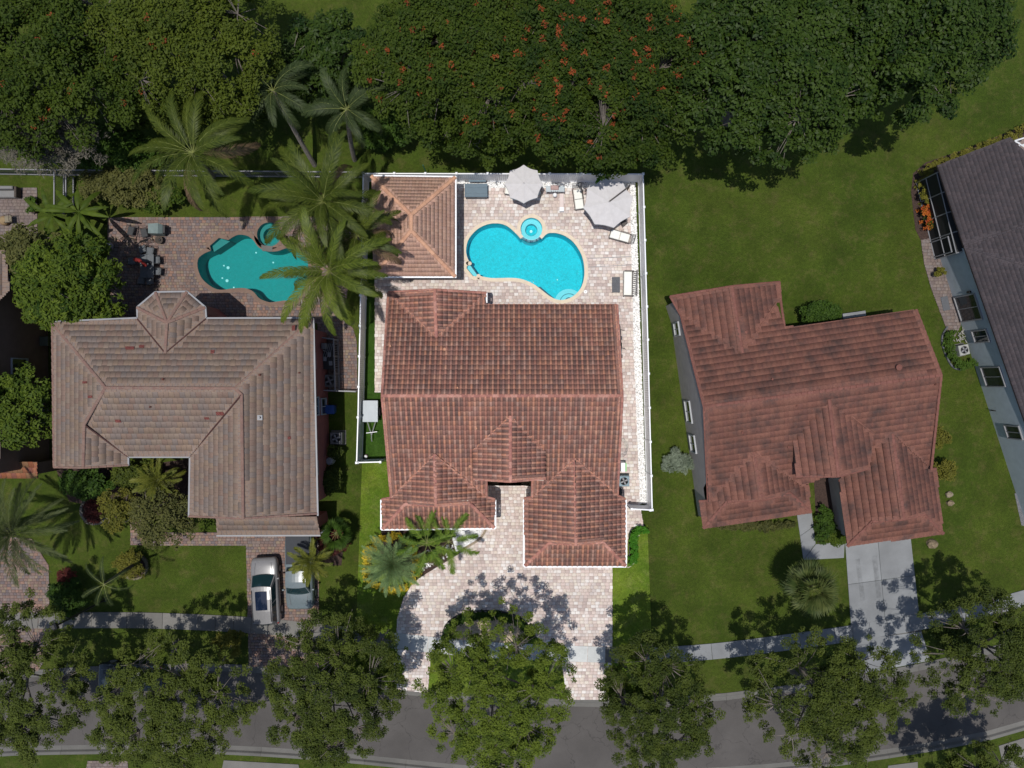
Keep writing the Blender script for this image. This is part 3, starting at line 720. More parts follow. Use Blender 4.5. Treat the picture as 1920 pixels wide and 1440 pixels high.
RF_EW = Face([apE, (1572, 893, 5.3), (1493, 893, 4.4), (1487, 818, 4.45)], dirn=R(180)+ra); RF_EE = Face([apE, (1637, 812, 4.45), (1630, 878, 4.4), (1572, 893, 5.3)], dirn=ra)
RF_LW = Face([apL, (1429, 937, 4.25), (1364, 941, 3.5), (1319, 990, 2.8), (1311, 940, 2.8), (1328, 939, 3.0)], dirn=R(180)+ra)
RF_LE = Face([apL, (1504, 909, 3.0), (1515, 908, 2.8), (1520, 960, 2.8), (1481, 925, 3.5), (1429, 937, 4.25)], dirn=ra)
RF_LS = Face([(1364, 941, 3.5), (1429, 937, 3.6), (1481, 925, 3.5), (1520, 960, 2.8), (1319, 990, 2.8)], dirn=R(-90)+ra)
RF_RW = Face([apR, (1695, 973, 4.2), (1636, 978, 3.5), (1589, 1024, 2.8), (1573, 901, 2.8), (1590, 873, 3.0)], dirn=R(180)+ra)
RF_RE = Face([apR, (1745, 880, 3.05), (1754, 879, 2.8), (1768, 1000, 2.8), (1732, 964, 3.5), (1695, 973, 4.2)], dirn=ra)
RF_RS = Face([(1636, 978, 3.5), (1695, 973, 3.6), (1732, 964, 3.5), (1768, 1000, 2.8), (1589, 1024, 2.8)], dirn=R(-90)+ra)
RF = [RF_N, RF_BW, RF_BE, RF_S, RF_EW, RF_EE, RF_LW, RF_LE, RF_LS, RF_RW, RF_RE, RF_RS]
deck(rh, RF); tile_roof(rh, RF, 'heavy', M_TRIGHT, 300)
S2 = lambda a, b: (Q(a), Q(b))
caps(rh, [S2(r1, r2), S2(npk, ntip), S2(apE, (1572, 893, 5.3)), S2(apL, (1429, 937, 4.25)), S2(apR, (1695, 973, 4.2)), S2((1364, 941, 3.5), (1319, 990, 2.8)), S2((1481, 925, 3.5), (1520, 960, 2.8)),
  S2((1636, 978, 3.5), (1589, 1024, 2.8)), S2((1732, 964, 3.5), (1768, 1000, 2.8)), S2((1364, 941, 3.5), (1429, 937, 3.62)), S2((1429, 937, 3.62), (1481, 925, 3.5)), S2((1636, 978, 3.5), (1695, 973, 3.62)), S2((1695, 973, 3.62), (1732, 964, 3.5))], M_TRIGHTC, .12, .38)
caps(rh, [S2(r1, nWb), S2(r1, sW), S2(r2, nE), S2(r2, sE), S2(nWc, npk), S2(npk, nEc), S2(nEc, nEb), S2(nWb, nWc), S2(nEb, nV), S2((1493, 893, 4.4), (1572, 893, 5.3)), S2((1572, 893, 5.3), (1630, 878, 4.4)), S2((1311, 940, 2.8), (1328, 939, 3.0)), S2((1590, 873, 3.0), (1588, 900, 2.8)), S2((1588, 900, 2.8), (1573, 901, 2.8)), S2((1746, 880, 3.0), (1754, 879, 2.8))], M_TRIGHTC, .09, .38, 'rake_tiles')
caps(rh, [S2(nWb, ntip), S2(ntip, nEd), S2(apL, (1328, 939, 3.0)), S2(apL, (1504, 909, 3.0)), S2(apR, (1600, 872, 3.4)), S2(apR, (1745, 880, 3.05)), S2(apE, (1487, 818, 4.45)), S2(apE, (1637, 812, 4.45))], M_TRIGHT, .05, .34, 'valley_tiles')
gablet(rh, Q((1366, 941, 3.5)), Q((1479, 925, 3.5)), Q((1429, 937, 4.25)), M_WGREY); gablet(rh, Q((1638, 978, 3.5)), Q((1730, 964, 3.5)), Q((1695, 973, 4.2)), M_WGREY); gablet(rh, Q((1495, 892, 4.4)), Q((1628, 878, 4.4)), Q((1572, 892, 5.3)), M_WGREY)
rfo = inset([P2(*v) for v in (nWb, (1262, 562, 2.95), (1455, 536, 2.95), (1458, 566, 3.1), (1471, 614, 3.75), nE, r2[:2]+(3.3,), sE, (1754, 879, 2.8), (1768, 1000, 2.8), (1589, 1024, 2.8), (1573, 901, 2.8), (1560, 880, 3.0), (1512, 886, 3.0), (1515, 908, 2.8), (1520, 960, 2.8), (1319, 990, 2.8), (1311, 940, 2.8), (1328, 940, 3.0))], .42)
# ridge ends project outward: keep the side walls straight
def line_at(a, b, t): return (a[0]+(b[0]-a[0])*t, a[1]+(b[1]-a[1])*t)
rw = [P2(1275, 600, 2.6), P2(1264, 566, 2.6), P2(1451, 540, 2.6), P2(1463, 613, 2.6), P2(1700, 585, 2.6), P2(1745-12, 873, 2.6), P2(1753-8, 884, 2.6), P2(1756, 990, 2.6), P2(1601, 1012, 2.6), P2(1585, 905, 2.6), P2(1575, 884, 2.6), P2(1500, 893, 2.6), P2(1510, 955, 2.6), P2(1328, 979, 2.6), P2(1323, 944, 2.6)]
walls(rh, rw, RF, M_WGREY)
a_, b_ = rw[0], rw[-1]
def tw(py, z=1.6):
    y = (720-py)*(CAM_H-z)/FPX; return (y-a_[1])/(b_[1]-a_[1])
for py, w in ((617, .8), (772, 1.4), (832, 1.1)): window(rh, a_, b_, tw(py), w, 1.0, 2.2, (1, 0), M_FRAME)
vents(rh, [(RF_BE, 1398, 623, .1), (RF_N, 1447, 711, .07), (RF_S, 1493, 761, .06), (RF_S, 1391, 811, .08), (RF_S, 1478, 838, .09), (RF_S, 1753, 721, .06)], M_TRIGHTC)
p = RF_N.cast(1683, 689); MB().lathe([(.16, -.1), (.16, .16), (.2, .2), (.05, .28)], p, 12).build('roof_vent', M_TRIGHTC, rh)
q = P(1760, 0); c_ = (Vector(rw[7])+Vector(rw[8]))/2; MB().box((c_.x, c_.y-.02, 1.1), (4.4, .06, 2.2), R(8)).build('garage_door', M_WHITEC, rh)

# ------------------------------------------------------------------ far right neighbour
fh = thing('slate_roofed_house', 'house with dark slate roof and pale blue grey wall at the right edge', 'house', P(1890, 600))
zf = 3.3
d0 = P(1807, 462, zf)-P(1757, 310, zf)
KA = Face([(1757, 310, zf), (1894, 257, zf+.0), (1990, 350, 4.9), (1990, 400, 5.0), (1818, 453, 3.45), (1807, 462, zf)], ((1757, 310), (1807, 462), zf), .33)
KB = Face([(1807, 462, zf), (1921, 790, zf), (2060, 1190, zf), (2160, 1100, 6), (2000, 520, 5.4)], ((1807, 462), (1921, 790), zf), .33)
KC = Face([(1807, 462, zf), (1818, 453, 3.42), (1990, 400, 4.9), (2000, 520, 5.2)], ((1807, 462), (1921, 790), zf), .33)
deck(fh, [KA, KB, KC]); tile_roof(fh, [KA, KB, KC], 'slate', M_TDARK, 300)
caps(fh, [(KB.cast(1808, 463), KB.cast(2000, 520)), (KC.cast(1808, 461), KC.cast(1990, 400))], M_TDARK, .07, .28)
off_ = Vector((.45, -.15, 0))
fw = [P2(1777, 318, 3), P2(1887, 276, 3), P2(2080, 420, 3), P2(2240, 1150, 3), P2(2062, 1180, 3)]
wa = P2(1760, 479, 0); wb = P2(1988, 1180, 0)
fwall = [wa, P2(1850, 450, 0), P2(2100, 640, 3), P2(2240, 1150, 3), wb]
walls(fh, fwall, [KA, KB, KC], M_WBLUE, fallback=3.0)
def tf(py, z=1.5):
    y = (720-py)*(CAM_H-z)/FPX; return (y-wa[1])/(wb[1]-wa[1])
for py, w, z0, z1, bars in ((577, 1.7, .3, 2.4, (1, 0)), (630, .75, 1.0, 2.4, (1, 0)), (706, 1.3, .7, 2.5, (1, 0)), (810, .85, 1.2, 2.5, (1, 0))):
    window(fh, wa, wb, tf(py, (z0+z1)/2), w, z0, z1, bars, M_TRIM)
q = Vector(wa).lerp(Vector(wb), tf(548, 1.9)); MB().box((q.x-.08, q.y, 2.0), (.14, .14, .3)).build('wall_lantern', M_BLACK, fh)
# screened porch frame on the north-west corner
la, lb = P2(1735, 328, 2.2), P2(1768, 478, 2.2)
lan = thing('screened_porch', 'dark screened porch with white frame on the corner of the slate roofed house', 'porch', (la[0], la[1], 0))
fr = MB(); gl = MB()
A_ = Vector((*P2(1741, 332, 2.0), 0)); B_ = Vector((*P2(1762, 480, .8), 0)); C_ = Vector((*P2(1800, 312, 2.9), 0)); 
A_ = Vector((*P2(1736, 334, 1.2), 0)); B_ = Vector((*P2(1767, 482, .9), 0)); e = (B_-A_).normalized(); nrm = Vector((-e.y, e.x, 0)); 
if nrm.x < 0: nrm = -nrm
hh = 2.45; in_ = 1.35
def LP(u, w, z): return A_+e*u+nrm*w+Vector((0, 0, z))
LL = (B_-A_).length
for u in [LL*k/4 for k in range(5)]:
    MB().tube(LP(u, 0, 0), LP(u, 0, hh), .045, n=4).build('frame_post', M_TRIM, lan); MB().tube(LP(u, 0, hh), LP(u, in_, hh+.55), .04, n=4).build('roof_bar', M_TRIM, lan)
for z, w in ((.06, 0), (1.2, 0), (hh, 0)): MB().tube(LP(0, w, z), LP(LL, w, z), .04, n=4).build('rail', M_TRIM, lan)
M_SCR = simple('black_insect_screen', (.012, .013, .014), .8, .1, 4)
MB().add([LP(.02, .03, 0), LP(LL-.02, .03, 0), LP(LL-.02, .03, hh), LP(.02, .03, hh), LP(LL-.02, in_, hh+.5), LP(.02, in_, hh+.5)], [(0, 1, 2, 3), (3, 2, 4, 5)]).build('screen', M_SCR, lan)
MB().add([LP(LL, .03, 0), LP(LL, in_, 0), LP(LL, in_, hh+.5), LP(LL, .03, hh), LP(0, .03, 0), LP(0, in_, 0), LP(0, in_, hh+.5), LP(0, .03, hh)], [(0, 1, 2, 3), (7, 6, 5, 4)]).build('end_screen', M_SCR, lan)
dr = MB(); 
for a, b in (((LL*.78, .0, .1), (LL*.78, 0, 2.1)), ((LL*.97, 0, .1), (LL*.97, 0, 2.1)), ((LL*.78, 0, 2.1), (LL*.97, 0, 2.1))): dr.tube(LP(a[0], -.05, a[2]), LP(b[0], -.05, b[2]), .05, n=4)
dr.build('door_frame', M_TRIM, lan)
# pool cage corner, top right
cg = thing('pool_cage', 'white framed pool cage with teal water inside at the top right edge', 'pool cage', P(1925, 290))
K = lambda a, b, z: P(a, b, z)
for a, b in (((1903, 264, 2.6), (1960, 246, 2.6)), ((1903, 264, 2.6), (1930, 330, 2.6)), ((1903, 264, 2.6), (1912, 268, 0)), ((1908, 274, 2.6), (1960, 262, 2.6)), ((1930, 330, 2.6), (1925, 322, 0)), ((1903, 264, 2.6), (1960, 300, 3.2))):
    MB().tube(K(*a), K(*b), .045, n=4).build('frame_bar', M_WHITE, cg)
MB().sheet(pl([(1900, 262), (1990, 240), (2010, 360), (1935, 345)]), .03).build('cage_floor', M_PAV2, cg)
MB().sheet(pl([(1908, 295), (1980, 285), (1990, 350), (1925, 330)]), .05).build('pool_water', simple('teal_water', (.03, .13, .12), .1, .1, 3), cg)

# ------------------------------------------------------------------ far left neighbour
wl = thing('brown_stucco_house', 'tall brown stucco house cut off by the left edge', 'house', P(20, 700))
zq = 5.2
bf_ = pl([(-140, 560), (88, 560), (92, 880), (-140, 880)], 0)
k_ = bf_
WF = Face([(-160, 470, zq), (10, 470, zq), (18, 545, zq), (-4, 566, zq), (0, 860, zq), (-160, 860, 6.2), ], ((0, 560), (0, 860), zq), .35)
deck(wl, [WF]); tile_roof(wl, [WF], 'flat', M_TLEFT, 60)
bw = pl([(-170, 552), (82, 552), (86, 872), (-170, 872)], .4)
walls(wl, bw, [], M_WBROWN, fallback=5.0)
MB().prism(inset(bw, .05), 4.9, 5.02).build('wall_cap', M_WBROWN, wl)
e0, e1 = bw[2], bw[1]
def tl(py, z):
    y = (720-py)*(CAM_H-z)/FPX; return (y-e0[1])/(e1[1]-e0[1])
window(wl, e0, e1, tl(692, 3.0), 1.3, 2.3, 3.7, (1, 0)); window(wl, e0, e1, tl(748, 4.2), .9, 3.6, 4.8, (1, 0))
T_ = Face([(-60, 866, 3.1), (70, 866, 3.1), (70, 897, 2.7), (-60, 897, 2.7)], dirn=R(-90))
deck(wl, [T_]); tile_roof(wl, [T_], 'flat', M_TERRA, 60)
walls(wl, pl([(-60, 868), (65, 868), (65, 890), (-60, 890)], 2.6), [T_], M_WBROWN, fallback=2.5)
pg = thing('patio_roof', 'light ribbed patio roof at the left edge below the sofa terrace', 'patio roof', P(5, 510))
mb = MB()
for k in range(14):
    a = P(-60, 482+k*4.6, 2.9); b = P(16, 480+k*4.9, 2.9); mb = MB(); c_ = (a+b)/2
    MB().box((c_.x, c_.y, 2.9+.02*(k % 2)), ((b-a).length, .165, .05)).build('slat', M_PAV3, pg)
MB().box((P(19, 512, 2.85).x, P(19, 512, 2.85).y, 2.85), (.1, 2.6, .14)).build('beam', M_TRIM, pg)
for py in (482, 545): q = P(18, py, 2.8); MB().tube((q.x, q.y, 0), (q.x, q.y, 2.8), .06, n=6).build('post', M_TRIM, pg)
# ------------------------------------------------------------------ pools
def px_circle(cx, cy, r, n=24, a0=0, a1=360): return [(cx+r*math.cos(R(a0+(a1-a0)*k/n)), cy-r*math.sin(R(a0+(a1-a0)*k/n))) for k in range(n+(a1-a0 != 360))]
arc1 = [(881.6, 495), (876.5, 484), (873.7, 471), (876.6, 453), (885.5, 439), (899.4, 427), (917, 420), (935, 419), (951, 424), (966.7, 437), (976.5, 448)]
arc2 = [(1015.5, 448), (1026, 438.2), (1040, 436.7), (1057.8, 441.7), (1073.6, 452.6), (1085.5, 468.4), (1092.5, 484), (1095.8, 504), (1095, 522), (1089.5, 539.7), (1077.6, 553.6), (1062, 561.5), (1046, 562.5), (1030, 555.5), (1014, 543), (998.4, 532), (978.6, 524), (958.8, 521.5), (925, 522), (907, 519.5), (897, 516.5)]
SPC, SPR = (996.4, 429), 21.0
th0 = math.degrees(math.atan2(-(448-429), 976.5-996.4)) % 360; th1 = math.degrees(math.atan2(-(448-429), 1015.5-996.4))
spa_arc = px_circle(*SPC, 27.0, 14, th0, th1)
spa_in = px_circle(*SPC, 24.0, 14, th0, th1)
pool1 = pl(catmull(arc1, 5, False)+spa_in+catmull(arc2, 5, False)+[(888.5, 520.5), (872.7, 501)])
pool1 = ccw(pool1)
arcL = [(428.8, 450), (440, 443), (450, 440), (465, 442.5), (476, 451), (485, 463), (500, 471), (520, 471), (540, 465), (562, 468), (577, 488), (578, 515), (571, 540), (562, 557), (550, 566), (535, 564), (520, 566), (505, 567), (487, 560), (475, 547), (460, 541), (440, 541), (412, 543.7), (392.5, 535), (377.5, 520), (370.8, 500), (372.5, 485), (382.5, 476), (396, 470)]
pool2 = ccw(pl(catmull(arcL, 5, False)+[(393.8, 461), (411, 446)]))
spa2 = ccw(pl(px_circle(505, 440, 23, 28)))
road_n = [(-300, 1285), (-100, 1268), (33, 1262), (200, 1252), (400, 1248), (500, 1254), (665, 1283), (900, 1305), (1100, 1316), (1250, 1312), (1390, 1300), (1607, 1270), (1747, 1243), (1920, 1200), (2300, 1090)]
road_s = [(-300, 1440), (-100, 1423), (0, 1413), (200, 1409), (367, 1408), (547, 1417), (697, 1430), (900, 1450), (1100, 1458), (1300, 1454), (1500, 1440), (1667, 1417), (1780, 1398), (1920, 1365), (2300, 1240)]
rn = catmull(road_n, 6, False); rs = catmull(road_s, 6, False)
road_poly = pl(rn+rs[::-1])
bigp = [(-3000, -3000), (3000, -3000), (3000, 3000), (-3000, 3000)]
mid = [(-250, -250), (250, -250), (250, 250), (-250, 250)]
g = MB().sheet(bigp, 0, [mid]).sheet(mid, 0, [road_poly, pool1, pool2, spa2]).build('ground', G_DARK); g['kind'] = 'structure'
rd = MB().sheet(inset(road_poly, -.05), -.13).build('road', M_ASPH); rd['kind'] = 'structure'
def curb(name, line, sgn):
    root = bpy.data.objects.new(name, None); COL.objects.link(root); root['kind'] = 'structure'
    pts = [Vector(P2(*q)) for q in line]; seg_ = []; acc = 0; cur = [pts[0]]
    for i in range(len(pts)-1):
        d_ = pts[i+1]-pts[i]; n_ = max(1, int(d_.length/.5))
        for k in range(1, n_+1):
            cur.append(pts[i]+d_*(k/n_))
            if len(cur) > 5: seg_.append(cur); cur = [cur[-1]]
    for s_ in seg_:
        if min(p.x for p in s_) > 45 or max(p.x for p in s_) < -45: continue
        mb = MB(); a, b = s_[0], s_[-1]; e = (b-a).normalized(); n = Vector((-e.y, e.x))*sgn   # n points away from the road
        a = a+e*.006; b = b-e*.006
        prof = [(-.42, -.125), (-.12, -.095), (-.04, .03), (.0, .045), (.16, .045), (.16, -.1)]
        vs = [(*(q+n*o), z) for q in (a, b) for o, z in prof]; m = len(prof)
        fs = [((i, m+i, m+i+1, i+1) if sgn < 0 else (i+1, m+i+1, m+i, i)) for i in range(m-1)]
        mb.add(vs, fs).build('curb_stone', M_CURB, root)
curb('north_curb', rn, 1); curb('south_curb', rs, -1)
# lawns and beds of the lot
def patch(name, poly, z, m, holes=(), stuff=False):
    o = MB().sheet(pl(poly), z, holes).build(name, m); o['kind'] = 'structure'; return o
patch('front_lawn_left', [(679, 866), (800, 866), (930, 1000), (790, 1080), (757, 1120), (746, 1185), (735, 1291), (664, 1280)], .012, G_LOT)
patch('front_lawn_right', [(1140, 985), (1214, 985), (1226, 1311), (1144, 1313)], .012, G_LOT)
patch('island_lawn', [(800, 1195), (1050, 1195), (1066, 1313), (796, 1301)], .012, G_LOT)
patch('artificial_turf', [(681, 341), (745, 341), (745, 864), (679, 864)], .012, G_TURF)
patch('shrub_bed', [(735, 985), (935, 985), (930, 1000), (905, 1003), (850, 1048), (780, 1085), (730, 1075), (712, 1040), (715, 995)], .020, M_MULCH)
patch('gravel_bed_corner', [(852, 985), (912, 985), (906, 998), (896, 1012), (880, 1022), (855, 1035), (848, 1010)], .028, M_GRAVB)
patch('island_gravel', px_circle(915, 1195, 76, 30)[:0]+[(842, 1205), (848, 1180), (868, 1166), (905, 1160), (945, 1162), (970, 1172), (985, 1188), (990, 1205)], .028, simple('tan_gravel', (.40, .32, .22), .95, .3, 10, bmp=.6, fine=.3))
gravel_poly = [(857, 341), (1191, 341), (1201, 640), (1211.5, 944), (1199.5, 944), (1187.5, 640), (1182, 400), (1181, 353), (857, 353)]
patch('gravel_strip', gravel_poly, .024, M_GRAVB)

def pavers(root_name, poly, mat, jm, z=.05, holes=(), rowh=.225, lens=(.235, .30, .32, .30), ang=0.0, seed=1, root=None):
    """running-bond pavers laid one by one over a bed of joint sand"""
    W_ = ccw(pl(poly)); hs = [ccw(h) for h in holes]
    root = bpy.data.objects.new(root_name, None); COL.objects.link(root); root['kind'] = 'structure'
    b = MB().sheet(W_, z-.014, hs); bo = b.build('sand_bed', jm, root)
    rr = random.Random(seed); ca, sa = math.cos(ang), math.sin(ang)
    rot = lambda x, y: (x*ca-y*sa, x*sa+y*ca)
    loc = [(x*ca+y*sa, -x*sa+y*ca) for x, y in W_]; hloc = [[(x*ca+y*sa, -x*sa+y*ca) for x, y in h] for h in hs]
    x0, x1 = min(p[0] for p in loc), max(p[0] for p in loc); y0, y1 = min(p[1] for p in loc), max(p[1] for p in loc)
    rect = []; y = y0
    while y < y1:
        x = x0-rr.random()*.2
        while x < x1:
            L = rr.choice(lens); rect.append((x, y, L, rowh)); x += L
        y += rowh
    A = np.array(rect); cx = A[:, 0]+A[:, 2]/2; cy = A[:, 1]+A[:, 3]/2; g_ = .007
    full = np.ones(len(A), bool); anyin = np.zeros(len(A), bool)
    def ok(X, Y):
        q = inpoly(X, Y, loc)
        for h in hloc: q &= ~inpoly(X, Y, h)
        return q
    for a in (-.5, 0, .5):
        for b_ in (-.5, 0, .5): t = ok(cx+a*A[:, 2], cy+b_*A[:, 3]); full &= t; anyin |= t
    B = A[anyin & ~full]; cut = []                  # pavers cut to the edge, in small steps
    for x, y, L, h_ in B:
        nx, ny = max(2, round(L/.05)), 5
        gx, gy = np.meshgrid((np.arange(nx)+.5)/nx, (np.arange(ny)+.5)/ny); q = ok(x+gx.ravel()*L, y+gy.ravel()*h_)
        for u, v in zip(gx.ravel()[q], gy.ravel()[q]):
            x0_, x1_ = max(x+.007, x+(u-.5/nx)*L), min(x+L-.007, x+(u+.5/nx)*L); y0_, y1_ = max(y+.007, y+(v-.5/ny)*h_), min(y+h_-.007, y+(v+.5/ny)*h_)
            cut.append([(x0_, y0_), (x1_, y0_), (x1_, y1_), (x0_, y1_)])
    if cut:
        Cq = np.array(cut); Cw = np.zeros((len(Cq), 4, 3)); Cw[:, :, 0] = Cq[:, :, 0]*ca-Cq[:, :, 1]*sa; Cw[:, :, 1] = Cq[:, :, 0]*sa+Cq[:, :, 1]*ca; Cw[:, :, 2] = z
        me = np_mesh('cut_pavers', Cw.reshape(-1, 3), np.arange(len(Cq)*4).reshape(-1, 4)); bm = bmesh.new(); bm.from_mesh(me); bmesh.ops.remove_doubles(bm, verts=bm.verts, dist=.003); bm.to_mesh(me); bm.free()
        link('cut_pavers', me, mat, root, 'stuff')
    A = A[full]; n = len(A); zz = z+np.random.RandomState(seed).uniform(-.002, .002, n)
    V = np.zeros((n, 8, 3)); ch = .012
    X0, Y0, X1, Y1 = A[:, 0]+g_, A[:, 1]+g_, A[:, 0]+A[:, 2]-g_, A[:, 1]+A[:, 3]-g_
    for i, (a, b_) in enumerate(((0, 0), (1, 0), (1, 1), (0, 1))):
        for t in (0, 1):
            xx = np.where(a, X1-ch*t, X0+ch*t) if a else X0+ch*t; yy = (Y1-ch*t) if b_ else (Y0+ch*t)
            V[:, i+4*t, 0] = xx*ca-yy*sa; V[:, i+4*t, 1] = xx*sa+yy*ca; V[:, i+4*t, 2] = zz-(.016 if t == 0 else 0)
    f = np.array([(4, 5, 6, 7), (0, 1, 5, 4), (1, 2, 6, 5), (2, 3, 7, 6), (3, 0, 4, 7)])
    F = (f[None]+np.arange(n)[:, None, None]*8).reshape(-1, 4)
    link('paver_field', np_mesh('paver_field', V.reshape(-1, 3), F), mat, root, 'stuff')
    return root
pavers('pool_patio', [(703, 353), (1181, 353), (1182, 400), (1187.5, 640), (1199.5, 944), (1207, 988), (1184, 988), (1178, 1000), (1175, 1060), (1140, 1060), (1140, 598), (745, 598), (745, 736), (703, 736)], M_PAV, M_PAVJ, holes=[pool1], seed=3)
pavers('horseshoe_driveway', [(914, 885), (1000, 885), (1000, 1050), (1148, 1050), (1148, 1205), (1143, 1312), (1064, 1312), (1050, 1225), (1004, 1192), (990, 1172), (975, 1158), (945, 1148), (905, 1146), (870, 1150), (845, 1163), (834, 1180), (829, 1200), (808, 1225), (802, 1299), (734, 1291), (742, 1215), (745, 1160), (757, 1120), (775, 1092), (800, 1075), (850, 1045), (880, 1026), (900, 1005), (908, 985), (914, 960)], M_PAV, M_PAVJ, seed=4)
pavers('neighbour_patio', [(203, 408), (655, 406), (660, 470), (650, 560), (640, 597), (662, 615), (669, 640), (671, 735), (600, 735), (595, 606), (200, 606)], M_PAV2, M_PAVJ2, holes=[pool2, spa2], seed=5, rowh=.2, lens=(.2, .3, .2, .3))
pavers('neighbour_front_walk', [(245, 965), (271, 965), (274, 998), (598, 998), (598, 1252), (467, 1250), (462, 1023), (245, 1022)], M_PAV2, M_PAVJ2, seed=6, rowh=.2, lens=(.2, .3))
pavers('corner_driveway', [(-60, 1000), (60, 1010), (92, 1060), (93, 1150), (98, 1215), (72, 1258), (-60, 1264)], M_PAV2, M_PAVJ2, seed=7, rowh=.2, lens=(.2, .3))
pavers('corner_terrace', [(-80, 352), (70, 352), (71, 458), (-80, 470)], M_PAV3, M_PAVJ2, seed=8)
pavers('side_path', [(1726, 450), (1750, 446), (1768, 500), (1801, 609), (1786, 640), (1773, 614), (1745, 540), (1732, 494)], M_PAV3, M_PAVJ2, seed=9)
pavers('south_driveway', [(165, 1426), (240, 1426), (245, 1520), (150, 1520)], M_PAV3, M_PAVJ2, seed=10)
for nm, poly in (('south_concrete_apron', [(420, 1425), (560, 1433), (575, 1520), (400, 1520)]), ('south_east_apron', [(1872, 1398), (2000, 1358), (2000, 1520), (1900, 1520)]), ('south_walk', [(1665, 1435), (1720, 1428), (1722, 1520), (1650, 1520)])):
    MB().prism(pl(poly), 0, .05).build(nm, M_CONC_DIM)['kind'] = 'structure'
# concrete driveway in panels
dw = bpy.data.objects.new('concrete_driveway', None); COL.objects.link(dw); dw['kind'] = 'structure'
def quadpanels(q, nu, nv, name='panel', m=M_CONC_GREY, z=.05):
    q = [Vector(P2(*a)) for a in q]
    for i in range(nu):
        for j in range(nv):
            g_ = .012; u0, u1, v0, v1 = i/nu, (i+1)/nu, j/nv, (j+1)/nv
            f = lambda u, v: (q[0].lerp(q[1], u)).lerp(q[3].lerp(q[2], u), v)
            pp = inset([tuple(f(u0, v0)), tuple(f(u1, v0)), tuple(f(u1, v1)), tuple(f(u0, v1))], g_)
            MB().prism(pp, -.02, z).build(name, m, dw)
quadpanels([(1584, 1018), (1707, 1007), (1723, 1151), (1595, 1173)], 2, 2)
quadpanels([(1603, 1199), (1727, 1184), (1745, 1238), (1598, 1267)], 2, 1)
quadpanels([(1493, 960), (1521, 955), (1529, 1019), (1506, 1050)], 1, 2)
quadpanels([(1506, 1050), (1529, 1020), (1583.6, 1014), (1582, 1046)], 1, 1)
quadpanels([(1500, 878), (1511, 878), (1515, 915), (1503, 912)], 1, 1)
MB().sheet(pl([(1594, 1172), (1724, 1150), (1728, 1186), (1602, 1200)]), .008).build('expansion_joint', M_CURB, dw)
def stained(name, c, lo, hi, amt):
    m, nt, b = _base(name); b.inputs['Roughness'].default_value = .9; out = nt.nodes['Material Output']
    b.inputs['Base Color'].default_value = (*c, 1); tr = N(nt, 'ShaderNodeBsdfTransparent'); mx = N(nt, 'ShaderNodeMixShader')
    nt.links.new(maprange(nt, noise(nt, 2.2, 7, .7), lo, hi, 0, amt), mx.inputs[0]); nt.links.new(tr.outputs[0], mx.inputs[1]); nt.links.new(b.outputs[0], mx.inputs[2]); nt.links.new(mx.outputs[0], out.inputs['Surface']); return m
M_TYRE = stained('tyre_grime', (.05, .05, .05), .35, .75, .28)
for i, poly in enumerate(([(1603, 1048), (1611, 1047), (1622, 1125), (1613, 1126)], [(1634, 1042), (1643, 1041), (1652, 1120), (1643, 1121)])):
    MB().sheet(pl(poly), .0545).build('tyre_mark', M_TYRE, dw)
# sidewalk slabs
sw = bpy.data.objects.new('sidewalk', None); COL.objects.link(sw); sw['kind'] = 'structure'
cl = catmull([(-160, 1180), (0, 1165), (100, 1163), (280, 1163), (460, 1171), (570, 1181), (735, 1200), (900, 1217), (1100, 1226), (1230, 1228), (1345, 1220), (1460, 1206), (1595, 1187), (1722, 1166), (1820, 1147), (1920, 1121), (2080, 1075)], 8, False)
pts = [Vector(P2(*q)) for q in cl]; s_acc = [0]
for i in range(1, len(pts)): s_acc.append(s_acc[-1]+(pts[i]-pts[i-1]).length)
def on_line(s):
    for i in range(1, len(pts)):
        if s_acc[i] >= s or i == len(pts)-1:
            t = (s-s_acc[i-1])/(s_acc[i]-s_acc[i-1]); e = (pts[i]-pts[i-1]).normalized(); return pts[i-1].lerp(pts[i], t), e
s = 0; wd = .56; slab_joint = .012
while s < s_acc[-1]-1.3:
    a, ea_ = on_line(s+slab_joint); b, eb_ = on_line(s+1.26-slab_joint)
    na, nb = Vector((-ea_.y, ea_.x)), Vector((-eb_.y, eb_.x))
    mx = (a.x+b.x)/2
    inside = P(738, 0).x < mx < P(1148, 0).x  # slab tone switches at the lot edge, painting the dimming beyond it
    MB().prism([tuple(a-na*wd), tuple(b-nb*wd), tuple(b+nb*wd), tuple(a+na*wd)], -.02, .068+.003*math.sin(s*7)).build('slab', M_CONC_LOT if inside else (M_CONC_GREY if mx > 8 else M_CONC_DIM), sw)
    s += 1.26

